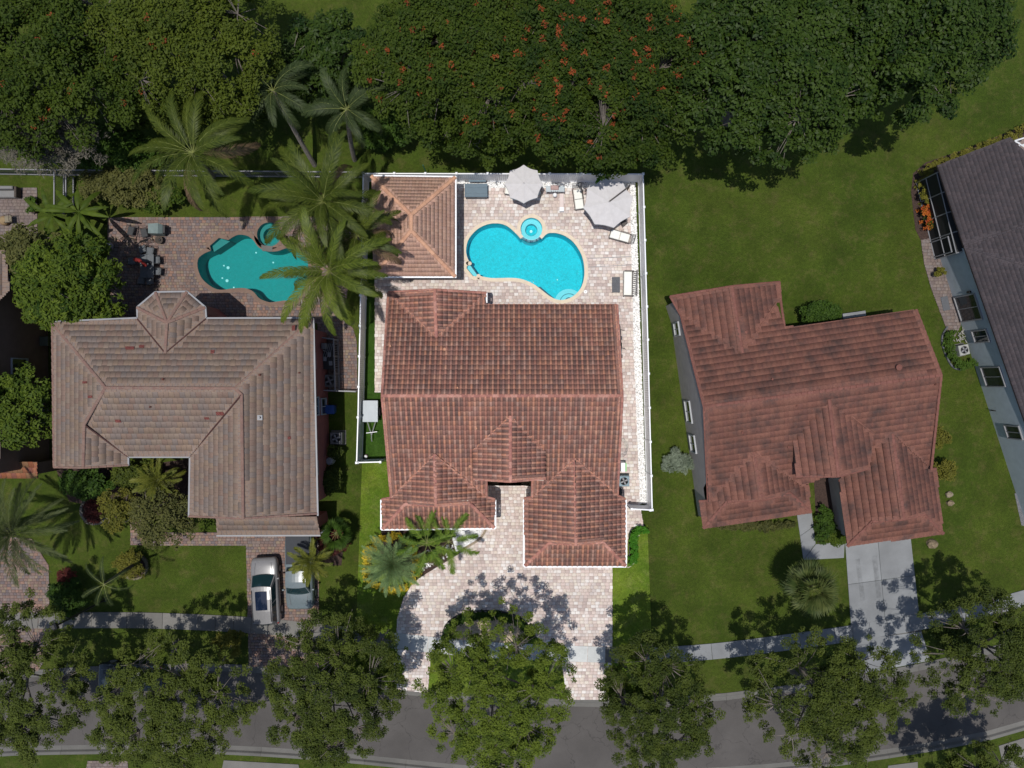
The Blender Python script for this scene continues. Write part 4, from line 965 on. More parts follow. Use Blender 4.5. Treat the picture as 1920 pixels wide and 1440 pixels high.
M_PLAS = plaster('cyan_pool_plaster', (.005, .50, .59), .30, 6); M_PLAS2 = plaster('teal_pool_plaster', (.010, .27, .265), .14, 4)
M_STEP = plaster('pale_blue_step', (.28, .64, .70), .08, 11); M_STEP2 = plaster('teal_step', (.06, .22, .21), .1)
M_BAND = palette('blue_mosaic', [(.02, .08, .14), (.04, .16, .22), (.015, .05, .10), (.08, .22, .28)], .3, .2, 3)
M_WAT = water('clear_pool_water', (.72, .97, .98), 4.5, .35); M_WAT2 = water('still_pool_water', (.55, .90, .90), 2.2, .25)
def pool(name, label, out, loc, plas, step, cope, wat, depth=1.4, copew=.24, wl=-.11, holes=(), lines=None):
    r = thing(name, label, 'pool', loc)
    n = len(out); mb = MB().sheet(out, -depth)
    vs = [(x, y, -depth) for x, y in out]+[(x, y, -.25) for x, y in out]
    mb.add(vs, [(i, i+n, (i+1) % n+n, (i+1) % n) for i in range(n)]); mb.build('basin', plas, r)
    mb = MB(); vs = [(x, y, -.25) for x, y in out]+[(x, y, .045) for x, y in out]
    mb.add(vs, [(i, i+n, (i+1) % n+n, (i+1) % n) for i in range(n)]); mb.build('waterline_tiles', M_BAND, r)
    if lines is None: MB().ring(inset(out, -copew), inset(out, .012), .02, .072).build('coping', cope, r)
    else:
        for ln in lines:                           # coping laid as separate runs that stop at the spa
            q = [Vector(P2(*a)) for a in ln]; m_ = len(q); no = []
            for i in range(m_):
                e = (q[min(i+1, m_-1)]-q[max(i-1, 0)]).normalized(); no.append(Vector((-e.y, e.x)))
            o_ = [tuple(q[i]+no[i]*copew) for i in range(m_)]; i_ = [tuple(q[i]-no[i]*.012) for i in range(m_)]
            vs = [(*a, z) for row, z in ((o_, .02), (o_, .072), (i_, .072), (i_, .02)) for a in row]
            MB().add(vs, [(k*m_+i, (k+1)*m_+i, (k+1)*m_+i+1, k*m_+i+1) for k in range(3) for i in range(m_-1)]).build('coping', cope, r)
    MB().sheet(out, wl, holes).build('water', wat, r)
    return r
pr = pool('swimming_pool', 'bright cyan kidney-shaped pool with cream coping and round spa', pool1, P(985, 490), M_PLAS, M_STEP, M_COPE, M_WAT, holes=[ccw(pl(px_circle(*SPC, 23.5, 40)))], lines=[catmull(arc1, 5, False), catmull(arc2, 5, False), [(897, 516.5), (888.5, 520.5)], [(888.5, 520.5), (872.7, 501)], [(872.7, 501), (881.6, 495)]])
def disc(root, c, r, z0, z1, m, name, n=32, sq=1.0, rot=0):
    pp = [(c[0]+r*math.cos(2*math.pi*k/n), c[1]+sq*r*math.sin(2*math.pi*k/n)) for k in range(n)]
    return MB().prism(pp, z0, z1).build(name, m, root)
cc = P2(1068, 566)
for a, b in ((888.5, 521.5), (871.7, 501), (880.9, 494.2), (897.3, 517.6)):
    q = P2(a, b); MB().lathe([(.14, .02), (.14, .07), (.13, .0735)], (q[0], q[1], 0), 12).build('coping_corner', M_COPE, pr)
for r_, z in ((.30, -.30), (.62, -.55), (.95, -.80), (1.03, -.83)):
    disc(pr, cc, r_, -1.4, z, M_STEP if r_ != 1.02 else M_BAND, 'pool_step')
for r_, z in ((.36, -.31), (.68, -.56)): disc(pr, cc, r_, z-.05, z-.001, M_BAND, 'step_edge_tiles')
MB().prism(pl([(1012, 537), (1040, 560), (1046, 566), (1030, 566), (1005, 541)]), -1.4, -.5).build('pool_bench', M_STEP, pr)
MB().prism(pl([(1010, 537), (1040, 560), (1041, 559), (1013, 535.5)]), -.55, -.495).build('bench_edge_tiles', M_BAND, pr)
MB().prism(pl([(872, 500), (882, 494), (897.5, 517), (888, 521)]), -1.4, -.32).build('pool_step', M_STEP, pr)
MB().prism(pl([(880.5, 495), (882, 494), (898, 516.5), (896.5, 517.5)]), -.36, -.315).build('step_edge_tiles', M_BAND, pr)
sp = thing('spa', 'round raised spa with pale blue bench spilling into the cyan pool', 'spa', P(*SPC))
c0 = P2(*SPC); kk = CAM_H/FPX
def circ(r, n=40): return [(c0[0]+r*math.cos(2*math.pi*k/n), c0[1]+r*math.sin(2*math.pi*k/n)) for k in range(n)]
MB().ring(circ(24.5*kk), circ(20.5*kk), -1.4, .015).build('spa_wall', M_STEP, sp)
th = [R(200+140*k/20) for k in range(21)]
ot = [(c0[0]+25.5*kk*math.cos(a), c0[1]+25.5*kk*math.sin(a)) for a in th]; it = [(c0[0]+21.5*kk*math.cos(a), c0[1]+21.5*kk*math.sin(a)) for a in th]
for k in range(20):
    MB().prism(inset([ot[k], ot[k+1], it[k+1], it[k]], .006), -.35, .045).build('mosaic_tile', M_BAND, sp)
no = [(c0[0]+27*kk*math.cos(a), c0[1]+27*kk*math.sin(a)) for a in [R(-25+230*k/30) for k in range(31)]]; ni = [(c0[0]+20.3*kk*math.cos(a), c0[1]+20.3*kk*math.sin(a)) for a in [R(-25+230*k/30) for k in range(31)]]
MB().prism(no+ni[::-1], .02, .08).build('spa_coping', M_COPE, sp)
MB().ring(circ(20.4*kk), circ(11*kk), -.9, -.42).build('spa_bench', M_STEP, sp)
MB().ring(circ(11.6*kk), circ(11.0*kk), -.46, -.405).build('bench_edge_tiles', M_BAND, sp)
MB().sheet(circ(20*kk), -.9).build('spa_floor', M_PLAS, sp)
MB().sheet(circ(20.45*kk), -.03).build('spa_water', M_WAT, sp)
disc(sp, c0, .10, -.9, -.87, M_WHITE, 'drain')
pr2 = pool('teal_pool', 'teal freeform pool under the coconut palms beside the dining table', pool2, P(470, 505), M_PLAS2, M_STEP2, M_COPE2, M_WAT2, copew=.28)
MB().prism(pl([(393, 461), (411, 446), (428, 451), (398, 471)]), -1.4, -.30).build('pool_step', M_STEP2, pr2)
for r_, z in ((.5, -.3), (.85, -.6)): disc(pr2, P2(562, 566), r_, -1.4, z, M_STEP2, 'pool_step')
for a, b in ((413, 496), (411, 521), (405, 492), (402, 516), (467, 467), (424, 534), (500, 486)):
    q = P(a, b); disc(pr2, (q.x, q.y), .06 if a not in (413, 411) else .11, -1.4, -1.37, M_WHITE, 'pool_light', 10)
sp2 = pool('teal_spa', 'small round teal spa in palm shade above the teal pool', spa2, P(505, 440), M_PLAS2, M_STEP2, M_COPE2, M_WAT2, depth=.9, copew=.2, wl=-.05)
MB().ring([tuple(Vector(q)*1) for q in inset(spa2, -.001)], inset(spa2, .3), -.88, -.4).build('spa_bench', M_STEP2, sp2)
MB().prism(pl([(490, 460), (512, 462), (511, 472), (493, 471)]), .02, .09).build('spillway', M_CURB, sp2)

# white pebbles in the strip and the corner bed
def pebbles(name, polys, n, rmin, rmax, m, seed, z=.03):
    rs_ = np.random.RandomState(seed); bv = np.array([(1, 0, 0), (.3, .95, 0), (-.8, .6, 0), (-.8, -.6, 0), (.3, -.95, 0), (0, 0, 1)], float)
    bf = np.array([(0, 1, 5), (1, 2, 5), (2, 3, 5), (3, 4, 5), (4, 0, 5)])
    P_ = []
    for poly in polys:
        w = pl(poly); x0, x1 = min(a for a, b in w), max(a for a, b in w); y0, y1 = min(b for a, b in w), max(b for a, b in w)
        X = rs_.uniform(x0, x1, n*12); Y = rs_.uniform(y0, y1, n*12); k = inpoly(X, Y, w); P_.append(np.stack([X[k], Y[k]], 1)[:n])
    P_ = np.concatenate(P_); n = len(P_); s_ = rs_.uniform(rmin, rmax, n); an = rs_.uniform(0, 6.3, n)
    V = np.zeros((n, 6, 3)); V[:, :, 0] = (bv[None, :, 0]*np.cos(an)[:, None]-bv[None, :, 1]*np.sin(an)[:, None])*s_[:, None]+P_[:, :1]
    V[:, :, 1] = (bv[None, :, 0]*np.sin(an)[:, None]+bv[None, :, 1]*np.cos(an)[:, None])*s_[:, None]*.8+P_[:, 1:2]
    V[:, :, 2] = bv[None, :, 2]*s_[:, None]*.7+z
    F = (bf[None]+np.arange(n)[:, None, None]*6).reshape(-1, 3)
    o = link(name, np_mesh(name, V.reshape(-1, 3), F), m, None, 'stuff'); o['label'] = None or 'white marble pebbles'; del o['label']; return o
pebbles('white_pebbles', [gravel_poly], 9000, .03, .065, M_PEB, 1)
pebbles('bed_pebbles', [[(852, 992), (912, 988), (896, 1010), (855, 1033)], [(800, 1030), (850, 1020), (850, 1040), (790, 1072)]], 330, .03, .06, M_PEB, 2)
for o_ in bpy.data.objects:
    if o_.name == 'white_pebbles': tagit(o_, 'white marble pebbles filling the strip along the white fence', 'pebbles')
    if o_.name == 'bed_pebbles': tagit(o_, 'white pebbles scattered in the palm bed by the driveway', 'pebbles')
# ------------------------------------------------------------------ vegetation
def leaf_cloud(rs_, C, Rc, per, size, tint, up=.9, flat=.65, jit=.25, asp=.5):
    """leaf-sized diamonds scattered round clump centres C (n,3) of radii Rc"""
    n = len(C); reps = np.maximum(1, (per*(Rc/Rc.mean())**2).astype(int)); idx = np.repeat(np.arange(n), reps); m = len(idx)
    d = rs_.normal(size=(m, 3)); d /= np.linalg.norm(d, axis=1)[:, None]; r = rs_.uniform(0, 1, m)**.45
    off = d*(r*Rc[idx])[:, None]; off[:, 2] *= flat; p = C[idx]+off
    nr = d*.55+rs_.normal(size=(m, 3))*.45; nr[:, 2] = np.abs(nr[:, 2])+up; nr /= np.linalg.norm(nr, axis=1)[:, None]
    a = rs_.normal(size=(m, 3)); a -= nr*(a*nr).sum(1)[:, None]; a /= np.linalg.norm(a, axis=1)[:, None]; b = np.cross(nr, a)
    s = size*rs_.uniform(.65, 1.35, m); a *= s[:, None]; b *= (s*asp)[:, None]
    V = np.stack([p-a, p-b+a*.1, p+a, p+b+a*.1], 1).reshape(-1, 3)
    F = np.arange(4*m).reshape(-1, 4)
    t = np.clip(tint[idx]+rs_.uniform(-jit, jit, m), -.1, 1); return V, F, np.repeat(t, 4)
def crown_points(rs_, rx, ry, rz, n, lobes=.22, inner=.25, flatb=.35, floor=-.55):
    ph = rs_.uniform(0, 2*np.pi, n); a = rs_.uniform(0, 6.28, 6)
    bd = 1+lobes*(.5*np.sin(3*ph+a[0])+.4*np.sin(5*ph+a[1])+.35*np.sin(8*ph+a[2])+.2*np.sin(13*ph+a[3]))
    rr = np.sqrt(rs_.uniform(0, 1, n)); q = rr*bd
    x = q*np.cos(ph)*rx*.92; y = q*np.sin(ph)*ry*.92
    top = np.sqrt(np.clip(1-rr**2, 0, 1))*(1+.22*np.sin(x*1.3+a[4])*np.sin(y*1.2+a[5])+rs_.uniform(-.12, .12, n))
    z = rz*top; k = rs_.uniform(0, 1, n) < inner; z[k] = rz*rs_.uniform(floor, .6, k.sum())*np.clip(top[k], .25, 1)
    return np.stack([x, y, z], 1)
TREES = []
def tree(name, label, cat, px, py, z, rx, ry, rz, lm, bark=M_BARK, n=260, per=46, size=.13, cr=.55, seed=1, lobes=.25, base=None, group=None, asp=.5, up=.9, limbs=7, flowers=None, tr=.16, tints=None, inner=.25, twig=.018, crownname='crown', grp=None):
    k = (CAM_H-z)/FPX; rx *= k; ry *= k; c = P(px, py, z); b = P(*base) if base else Vector((c.x, c.y, 0))
    rs_ = np.random.RandomState(seed); rr = random.Random(seed)
    root = thing(name, label, cat, (b.x, b.y, 0), 0, group)
    grp = grp if grp is not None else (max(10, int(n/6)) if n >= 150 else 0)
    if grp:                                       # clumps gathered on boughs, with gaps between them
        Gc = crown_points(rs_, rx*.94, ry*.94, rz, grp, lobes*1.3, inner*.7); wgt = rs_.uniform(.3, 1.7, grp); wgt /= wgt.sum()
        gi = rs_.choice(grp, n, p=wgt); gr = .58*math.sqrt(rx*ry*3.3/grp); dd = rs_.normal(size=(n, 3)); dd /= np.linalg.norm(dd, axis=1)[:, None]
        C = Gc[gi]+dd*(rs_.uniform(0, 1, n)**.7*gr*1.6)[:, None]*np.array([1, 1, .55])
        un = n//3; C[-un:] = crown_points(rs_, rx, ry, rz, un, lobes, inner*.7)
        # stray outer twigs
        ns = n//8; an_ = rs_.uniform(0, 6.28, ns); C[:ns] = np.stack([np.cos(an_)*rx*rs_.uniform(.85, 1.12, ns), np.sin(an_)*ry*rs_.uniform(.85, 1.12, ns), rs_.uniform(-.3, .25, ns)*rz], 1)
    else: C = crown_points(rs_, rx, ry, rz, n, lobes, inner)
    cc_ = np.array([c.x-b.x, c.y-b.y, z]); C = C+cc_
    C[:, 2] = np.maximum(C[:, 2], .25)
    Rc = cr*rs_.uniform(.45, 1.35, n)
    tint = rs_.uniform(0.0, .75, n) if tints is None else rs_.uniform(*tints, n)
    if grp: tint = np.clip(tint*.6+(rs_.uniform(0, .5, grp)[gi]), 0, 1) if tints is None else tint
    V, F, T = leaf_cloud(rs_, C, Rc, per, size, tint, up, asp=asp)
    link(crownname, np_mesh('crown', V, F, T), lm, root)
    if limbs:
        mb = MB(); zt = max(.5, (z-rz*.7)); fork = Vector((cc_[0]*.5, cc_[1]*.5, zt*.75))
        mb.path([(0, 0, -.05), (fork.x*.4, fork.y*.4, fork.z*.5), tuple(fork)], [tr*1.35, tr, tr*.85], 8); 
        nodes = []
        for i in range(limbs):
            an = 2*math.pi*(i+rr.random()*.6)/limbs; rad = rr.uniform(.5, .8)
            e = Vector((cc_[0]+math.cos(an)*rx*rad, cc_[1]+math.sin(an)*ry*rad, z+rz*rr.uniform(.15, .5)))
            m1 = fork.lerp(e, .33)+Vector((rr.uniform(-.3, .3), rr.uniform(-.3, .3), .4)); m2 = fork.lerp(e, .68)+Vector((rr.uniform(-.3, .3), rr.uniform(-.3, .3), .3))
            mb.path([fork-Vector((0, 0, .1)), m1, m2, e], [tr*.6, tr*.42, tr*.28, tr*.12], 5)
            nodes += [m1, m2, e, m1.lerp(m2, .5), m2.lerp(e, .5)]
        nd = np.array([[*v] for v in nodes])
        for i in range(0, n, 2):
            j = np.argmin(((nd-C[i])**2).sum(1)); p = C[i]+np.array([0, 0, -.1]); mb.path([nd[j], (nd[j]+p)/2+np.array([0, 0, .12]), p+(p-nd[j])*.12], [twig*1.6, twig*1.1, twig*.5], 3)
        mb.build('trunk', bark, root, local=True)
    if flowers:
        fm, nf, fs_ = flowers; kk_ = np.where(C[:, 2] > z+rz*.15)[0]; pick = rs_.choice(kk_, min(nf, len(kk_)), False)
        CF = C[pick].copy(); CF[:, 2] += Rc[pick]*.45; CF[:, :2] += rs_.uniform(-.3, .3, (len(pick), 2))
        V, F, T = leaf_cloud(rs_, CF, np.full(len(pick), .22), 16, fs_, rs_.uniform(0, 1, len(pick)), 1.2)
        link('flowers', np_mesh('flowers', V, F, T), fm, root, 'stuff')
    return root
G1 = 'oak trees along the street'
oak = dict(name='oak_tree', cat='tree', group=G1)
tree(label='oak with brightened leaves on the driveway island inside the horseshoe', px=932, py=1294, z=6.0, rx=134, ry=146, rz=2.3, lm=L_OAKM, n=660, per=92, cr=.33, size=.061, seed=11, base=(905, 1222), lobes=.28, up=.8, **oak)
tree(label='oak beside the right exit of the horseshoe driveway', px=1232, py=1322, z=5.6, rx=96, ry=119, rz=2.1, lm=L_OAK, n=480, per=92, cr=.33, size=.061, seed=12, base=(1205, 1262), lobes=.35, **oak)
tree(label='oak overhanging the concrete driveway apron', px=1555, py=1308, z=5.8, rx=145, ry=119, rz=2.2, lm=L_OAK, n=610, per=92, cr=.33, size=.061, seed=13, base=(1480, 1255), lobes=.32, **oak)
tree(label='oak right of the concrete driveway by the right edge', px=1842, py=1222, z=5.6, rx=112, ry=104, rz=2.0, lm=L_OAK, n=480, per=92, cr=.33, size=.061, seed=14, base=(1830, 1190), lobes=.34, **oak)
tree(label='oak across the street at the bottom right corner', px=1835, py=1462, z=5.0, rx=92, ry=65, rz=1.8, lm=L_OAK, n=290, per=92, cr=.33, size=.061, seed=15, base=(1800, 1420), lobes=.35, **oak)
tree(label='oak shading the left exit of the horseshoe driveway', px=622, py=1282, z=5.8, rx=118, ry=128, rz=2.3, lm=L_OAK, n=610, per=92, cr=.33, size=.061, seed=16, base=(640, 1225), lobes=.33, **oak)
tree(label='oak covering the dark car parked on the street', px=325, py=1312, z=5.8, rx=136, ry=122, rz=2.2, lm=L_OAK, n=600, per=92, cr=.33, size=.061, seed=17, base=(330, 1205), lobes=.34, **oak)
tree(label='oak at the bottom left corner beside the corner driveway', px=55, py=1275, z=5.8, rx=103, ry=135, rz=2.2, lm=L_OAK, n=520, per=92, cr=.33, size=.061, seed=18, base=(60, 1225), lobes=.36, **oak)
tree(label='small oak with brightened leaves over the sidewalk left of the driveway exit', px=697, py=1232, z=3.2, rx=62, ry=72, rz=1.2, lm=L_OAKL, n=190, per=92, cr=.31, size=.061, seed=19, base=(700, 1240), lobes=.3, **oak)  # large oak's limb within the lot, set apart in the brightened leaf colour
tree(label='small oak with brightened leaves by the lawn right of the driveway', px=1186, py=1268, z=3.2, rx=50, ry=60, rz=1.3, lm=L_OAKL, n=150, per=92, cr=.31, size=.061, seed=20, base=(1188, 1240), lobes=.3, **oak)
# park trees behind
gp = 'flowering trees behind the fence'
tree('poinciana_tree', 'broad tree dotted with orange blossom directly above the umbrellas', 'tree', 1125, 140, 8.0, 200, 150, 3.0, L_POIN, n=900, per=75, size=.10, cr=.58, seed=31, lobes=.2, group=gp, flowers=(L_FLOW, 150, .085), limbs=10, tr=.3, up=1.1)
tree('poinciana_tree', 'yellow-green blossoming tree above the pavilion', 'tree', 865, 110, 7.5, 180, 150, 2.8, L_POIN, n=720, per=75, size=.10, cr=.58, seed=32, lobes=.22, group=gp, flowers=(L_FLOW, 70, .08), limbs=9, tr=.26, up=1.1, tints=(.2, .95))
tree('poinciana_tree', 'tree with faint orange blossom in the top left corner', 'tree', 95, 110, 7.0, 195, 165, 2.6, L_POIN, n=620, per=72, size=.105, cr=.58, seed=33, lobes=.22, group=gp, flowers=(L_FLOW, 34, .07), limbs=8, tr=.24)
tree('poinciana_tree', 'plain yellow-green tree above the big coconut palm', 'tree', 345, 70, 7.0, 175, 150, 2.6, L_YEL, n=580, per=72, size=.10, cr=.58, seed=34, lobes=.25, group=gp, flowers=(L_FLOW, 14, .08), limbs=8, tr=.24)
tree('poinciana_tree', 'small blossom tree reaching down to the corner of the white fence', 'tree', 1165, 262, 5.5, 78, 62, 1.8, L_POIN, n=200, per=75, size=.10, cr=.5, seed=131, lobes=.3, group=gp, flowers=(L_FLOW, 24, .08), limbs=6, tr=.14, up=1.1, base=(1150, 290))
tree('poinciana_tree', 'small blossom tree standing right above the two umbrellas', 'tree', 905, 245, 5.0, 95, 48, 1.6, L_POIN, n=200, per=75, size=.10, cr=.5, seed=132, lobes=.3, group=gp, flowers=(L_FLOW, 12, .08), limbs=6, tr=.12, up=1.1, base=(900, 262))
gb = 'large dark shade trees at the top right'
tree('shade_tree', 'dense dark green shade tree with big leaves left of its pair', 'tree', 1445, 125, 8.5, 175, 165, 3.2, L_DARK, n=860, per=72, size=.118, cr=.56, seed=35, lobes=.18, group=gb, limbs=8, tr=.35, asp=.55)
tree('shade_tree', 'dense dark green shade tree at the top beside the open park lawn', 'tree', 1690, 45, 8.5, 180, 160, 3.2, L_DARK, n=860, per=72, size=.118, cr=.56, seed=36, lobes=.18, group=gb, limbs=8, tr=.35, asp=.55)
tree('shrub_tree', 'dark bushy thicket above the queen palms', 'tree', 615, 125, 4.0, 92, 80, 2.0, L_DARK, n=260, per=54, size=.16, cr=.5, seed=37, lobes=.3, limbs=5, asp=.4)
tree('dry_tree', 'sparse greyish tree by the left end of the back fence', 'tree', 92, 262, 4.5, 100, 62, 1.6, L_GREYT, n=300, per=34, size=.13, cr=.42, seed=38, lobes=.3, asp=.18, limbs=8, twig=.03)
tree('hedge_tree', 'green hedge mass between the park trees and the big coconut palm', 'hedge', 345, 205, 2.4, 150, 32, 1.2, L_YEL, n=330, per=44, size=.12, cr=.42, seed=39, lobes=.15, limbs=0)
tree('understory_bush', 'dark bushes in shade between the grey tree and the coconut palm', 'bush', 220, 285, 1.8, 70, 38, 1.0, L_HEDGE, n=150, per=42, size=.12, cr=.42, seed=40, limbs=0)
tree('understory_bush', 'dark understory bushes below the top left blossom tree', 'bush', 60, 200, 2.0, 110, 40, 1.2, L_HEDGE, n=160, per=40, size=.13, cr=.45, seed=140, limbs=0)
tree('understory_bush', 'bushes between the queen palms and the blossom trees', 'bush', 730, 240, 1.6, 60, 36, 1.0, L_HEDGE, n=110, per=40, size=.13, cr=.42, seed=141, limbs=0)
# neighbour's garden
tree('mango_tree', 'bright yellow-green mango tree between the brown house and the patio', 'tree', 132, 535, 4.2, 92, 88, 1.9, L_MANGO, n=330, per=50, size=.16, cr=.5, seed=41, lobes=.22, asp=.35, limbs=7)
tree('guava_tree', 'olive-green tree by the ribbed patio roof', 'tree', 55, 478, 3.8, 66, 44, 1.3, L_OLIVE, n=190, per=44, size=.12, cr=.42, seed=42, lobes=.25, limbs=6)
tree('citrus_tree', 'round green tree squeezed between the brown house and the two-storey house', 'tree', 42, 768, 4.4, 62, 68, 1.6, L_MANGO, n=230, per=44, size=.12, cr=.42, seed=43, lobes=.25, limbs=6, tints=(0, .4))
tree('hedge', 'shrub row along the back fence beside the banana plant', 'hedge', 235, 350, 1.3, 78, 32, .9, L_OLIVE, n=200, per=44, size=.10, cr=.36, seed=44, lobes=.15, limbs=0)
tree('hedge', 'lower shrub row between the three white globes and the fence', 'hedge', 300, 372, .9, 46, 24, .6, L_MANGO, n=80, per=40, size=.10, cr=.32, seed=45, limbs=0, tints=(0, .4))
tree('small_tree', 'loose yellow-green ornamental tree above the stone ring', 'tree', 225, 955, 2.4, 34, 40, 1.0, L_YHEDGE, n=90, per=40, size=.08, cr=.32, seed=46, lobes=.3, limbs=5, tints=(0, .35), base=(225, 950))
tree('small_tree', 'wispy green tree over the paver walk', 'tree', 312, 965, 3.0, 62, 58, 1.2, L_OLIVE, n=190, per=30, size=.09, cr=.36, seed=47, lobes=.35, limbs=7, tints=(0, .5))
tree('bush', 'dark bush in the stone ring', 'bush', 180, 955, .7, 20, 24, .4, L_RED, n=50, per=40, size=.07, cr=.26, seed=48, limbs=0, tints=(0, .25))
tree('bush', 'dark green shrub against the front of the two-storey house', 'bush', 165, 905, 1.2, 48, 26, .8, L_HEDGE, n=110, per=44, size=.11, cr=.36, seed=49, limbs=0)
tree('bush', 'green shrub beneath the spiky palm by the recessed entry', 'bush', 250, 892, 1.2, 38, 24, .8, L_OAK, n=90, per=44, size=.10, cr=.34, seed=149, limbs=0)
tree('bush', 'yellow-leaved bush in the stone-edged bed on the front lawn', 'bush', 247, 1058, .7, 26, 30, .5, L_YHEDGE, n=70, per=40, size=.07, cr=.26, seed=50, limbs=0, tints=(0, .5))
tree('bush', 'golden croton bush near the left driveway apron', 'bush', 428, 1208, .7, 30, 26, .4, L_YHEDGE, n=70, per=40, size=.08, cr=.26, seed=51, limbs=0)
tree('bush', 'maroon bush beside the pickup truck', 'bush', 625, 1010, 1.2, 30, 28, .7, L_RED, n=90, per=44, size=.09, cr=.32, seed=52, limbs=0)
tree('bush', 'reddish bush by the corner driveway and the left lawn', 'bush', 125, 1082, .6, 14, 16, .4, L_RED, n=36, per=40, size=.07, cr=.24, seed=53, limbs=0, tints=(.5, 1))
tree('bush', 'lone green planting under the street oaks at far left', 'bush', 130, 1118, .8, 36, 36, .6, L_HEDGE, n=80, per=40, size=.09, cr=.32, seed=54, limbs=0)
tree('bush', 'shrub with light leaves beside the lower air conditioner', 'bush', 629, 846, .8, 12, 10, .5, L_OAK, n=24, per=44, size=.07, cr=.24, seed=55, limbs=0)
tree('bush', 'larger shrub against the brick red wall below the white drum', 'bush', 620, 900, 1.0, 22, 22, .7, L_OAK, n=60, per=44, size=.08, cr=.30, seed=56, limbs=0)
# right neighbour
tree('bush', 'round dark green bush behind the rust red roof', 'bush', 1538, 588, 1.2, 34, 18, .8, L_HEDGE, n=90, per=60, size=.08, cr=.34, seed=57, limbs=0, lobes=.1)
tree('bush', 'silvery spiky bush by the grey side wall', 'bush', 1272, 866, .6, 28, 22, .4, leafmat('silver_leaves', (.10, .13, .09), (.24, .28, .20)), n=54, per=24, size=.14, cr=.26, seed=58, limbs=0, asp=.2)
for i, (a, b, r_) in enumerate(((1763, 822, 15), (1771, 880, 18))):
    tree('bush', ('upper' if i == 0 else 'lower')+' of the two yellow-green bushes by the right wall', 'bush', a, b, .7, r_, r_, .5, L_YHEDGE, n=40, per=44, size=.07, cr=.28, seed=60+i, limbs=0, tints=(0, .25), group='yellow-green bushes by the right wall')
tree('bush', 'low green planting in the entry bed of the rust red house', 'bush', 1545, 985, .5, 16, 36, .35, L_HEDGE, n=60, per=40, size=.07, cr=.26, seed=62, limbs=0)
tree('bush', 'round bush at the corner of the walkway and the garage', 'bush', 1568, 1008, .6, 18, 13, .4, L_MANGO, n=36, per=44, size=.07, cr=.26, seed=63, limbs=0, tints=(0, .3))
tree('bush', 'low reddish planting under the left gable eave', 'bush', 1405, 985, .3, 80, 9, .25, L_OLIVE, n=110, per=34, size=.07, cr=.22, seed=64, limbs=0)
tree('bush', 'big leafy shrubs in the verge right of the driveway apron', 'bush', 1790, 1195, .8, 40, 26, .5, L_OAK, n=80, per=40, size=.09, cr=.32, seed=65, limbs=0)
tree('bush', 'green plant at the foot of the fence by the cantilever umbrella', 'bush', 1128, 344, 1.7, 13, 8, .5, L_HEDGEL, n=24, per=44, size=.07, cr=.24, seed=66, limbs=3, tr=.04)

tree('bush', 'low dark shrubs under the foxtail palms beside the gable wall', 'bush', 800, 1003, .5, 46, 14, .35, L_HEDGE, n=70, per=40, size=.07, cr=.26, seed=67, limbs=0, tints=(0, .5))
tree('bush', 'grey-green low plants between the foxtail palms and the driveway edge', 'bush', 815, 1040, .3, 30, 14, .2, L_OLIVE, n=40, per=36, size=.06, cr=.22, seed=68, limbs=0, tints=(0, .5))
def hedge(name, label, line, w, h, lm, seed, z0=.1, dens=26, size=.06, tints=(.1, .7), trim=.16, cat='hedge'):
    pts_ = [Vector(P2(*q)) for q in catmull(line, 6, False)]; rs_ = np.random.RandomState(seed); Cs = []
    root = thing(name, label, cat, (pts_[len(pts_)//2].x, pts_[len(pts_)//2].y, 0))
    for i in range(len(pts_)-1):
        d_ = pts_[i+1]-pts_[i]; L = d_.length; nrm_ = Vector((-d_.y, d_.x)).normalized(); m = max(1, int(L*dens))
        for _ in range(m):
            t = rs_.rand(); o = rs_.uniform(-w/2, w/2); p = pts_[i]+d_*t+nrm_*o; Cs.append((p.x-root.location.x, p.y-root.location.y, rs_.uniform(z0, h) if rs_.rand() < .35 else h+rs_.uniform(-.07, .03)))
    C = np.array(Cs); V, F, T = leaf_cloud(rs_, C, np.full(len(C), trim), 24, size, rs_.uniform(*tints, len(C)), 1.0)
    link('foliage', np_mesh('foliage', V, F, T), lm, root)
    return root
hedge('clipped_hedge', 'curved dark hedge round the driveway island', [(836, 1205), (838, 1182), (850, 1166), (872, 1155), (905, 1150), (943, 1152), (970, 1161), (985, 1175), (998, 1192)], .45, .75, L_HEDGE, 71, tints=(0, .5))
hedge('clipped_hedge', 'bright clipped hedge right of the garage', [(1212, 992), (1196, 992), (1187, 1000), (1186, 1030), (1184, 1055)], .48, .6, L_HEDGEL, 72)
hedge('clipped_hedge', 'golden hedge wrapping the corner of the slate roofed house', [(1930, 240), (1880, 262), (1800, 295), (1740, 318), (1722, 335), (1722, 385)], .62, .9, L_YHEDGE, 73, tints=(0, .7))
hedge('flowering_hedge', 'orange flowering hedge end beside the screened porch', [(1724, 390), (1733, 432)], .55, .8, L_FLOWR, 74, tints=(0, 1), dens=16)
hedge('flowering_hedge', 'green leaves under the orange flowers by the porch', [(1727, 390), (1738, 434)], .6, .75, L_OAK, 75, dens=14)
hedge('clipped_hedge', 'curved low hedge round the air conditioner by the blue grey wall', [(1778, 620), (1772, 640), (1780, 668), (1795, 685), (1822, 678)], .5, .5, L_HEDGE, 76, tints=(.2, .9))
patch('mulch_bed_right', [(1930, 232), (1800, 283), (1735, 305), (1712, 325), (1708, 360), (1716, 430), (1726, 450), (1752, 446), (1745, 340), (1930, 290)], .016, M_MULCH)
patch('mulch_bed_entry', [(1525, 880), (1558, 880), (1582, 1005), (1532, 1018)], .016, M_MULCH)
patch('mulch_bed_left', [(105, 880), (240, 876), (355, 860), (355, 970), (245, 962), (130, 940)], .016, M_MULCH)
patch('mulch_bed_pickup', [(600, 1000), (648, 1000), (640, 1060), (600, 1060)], .016, M_MULCH)
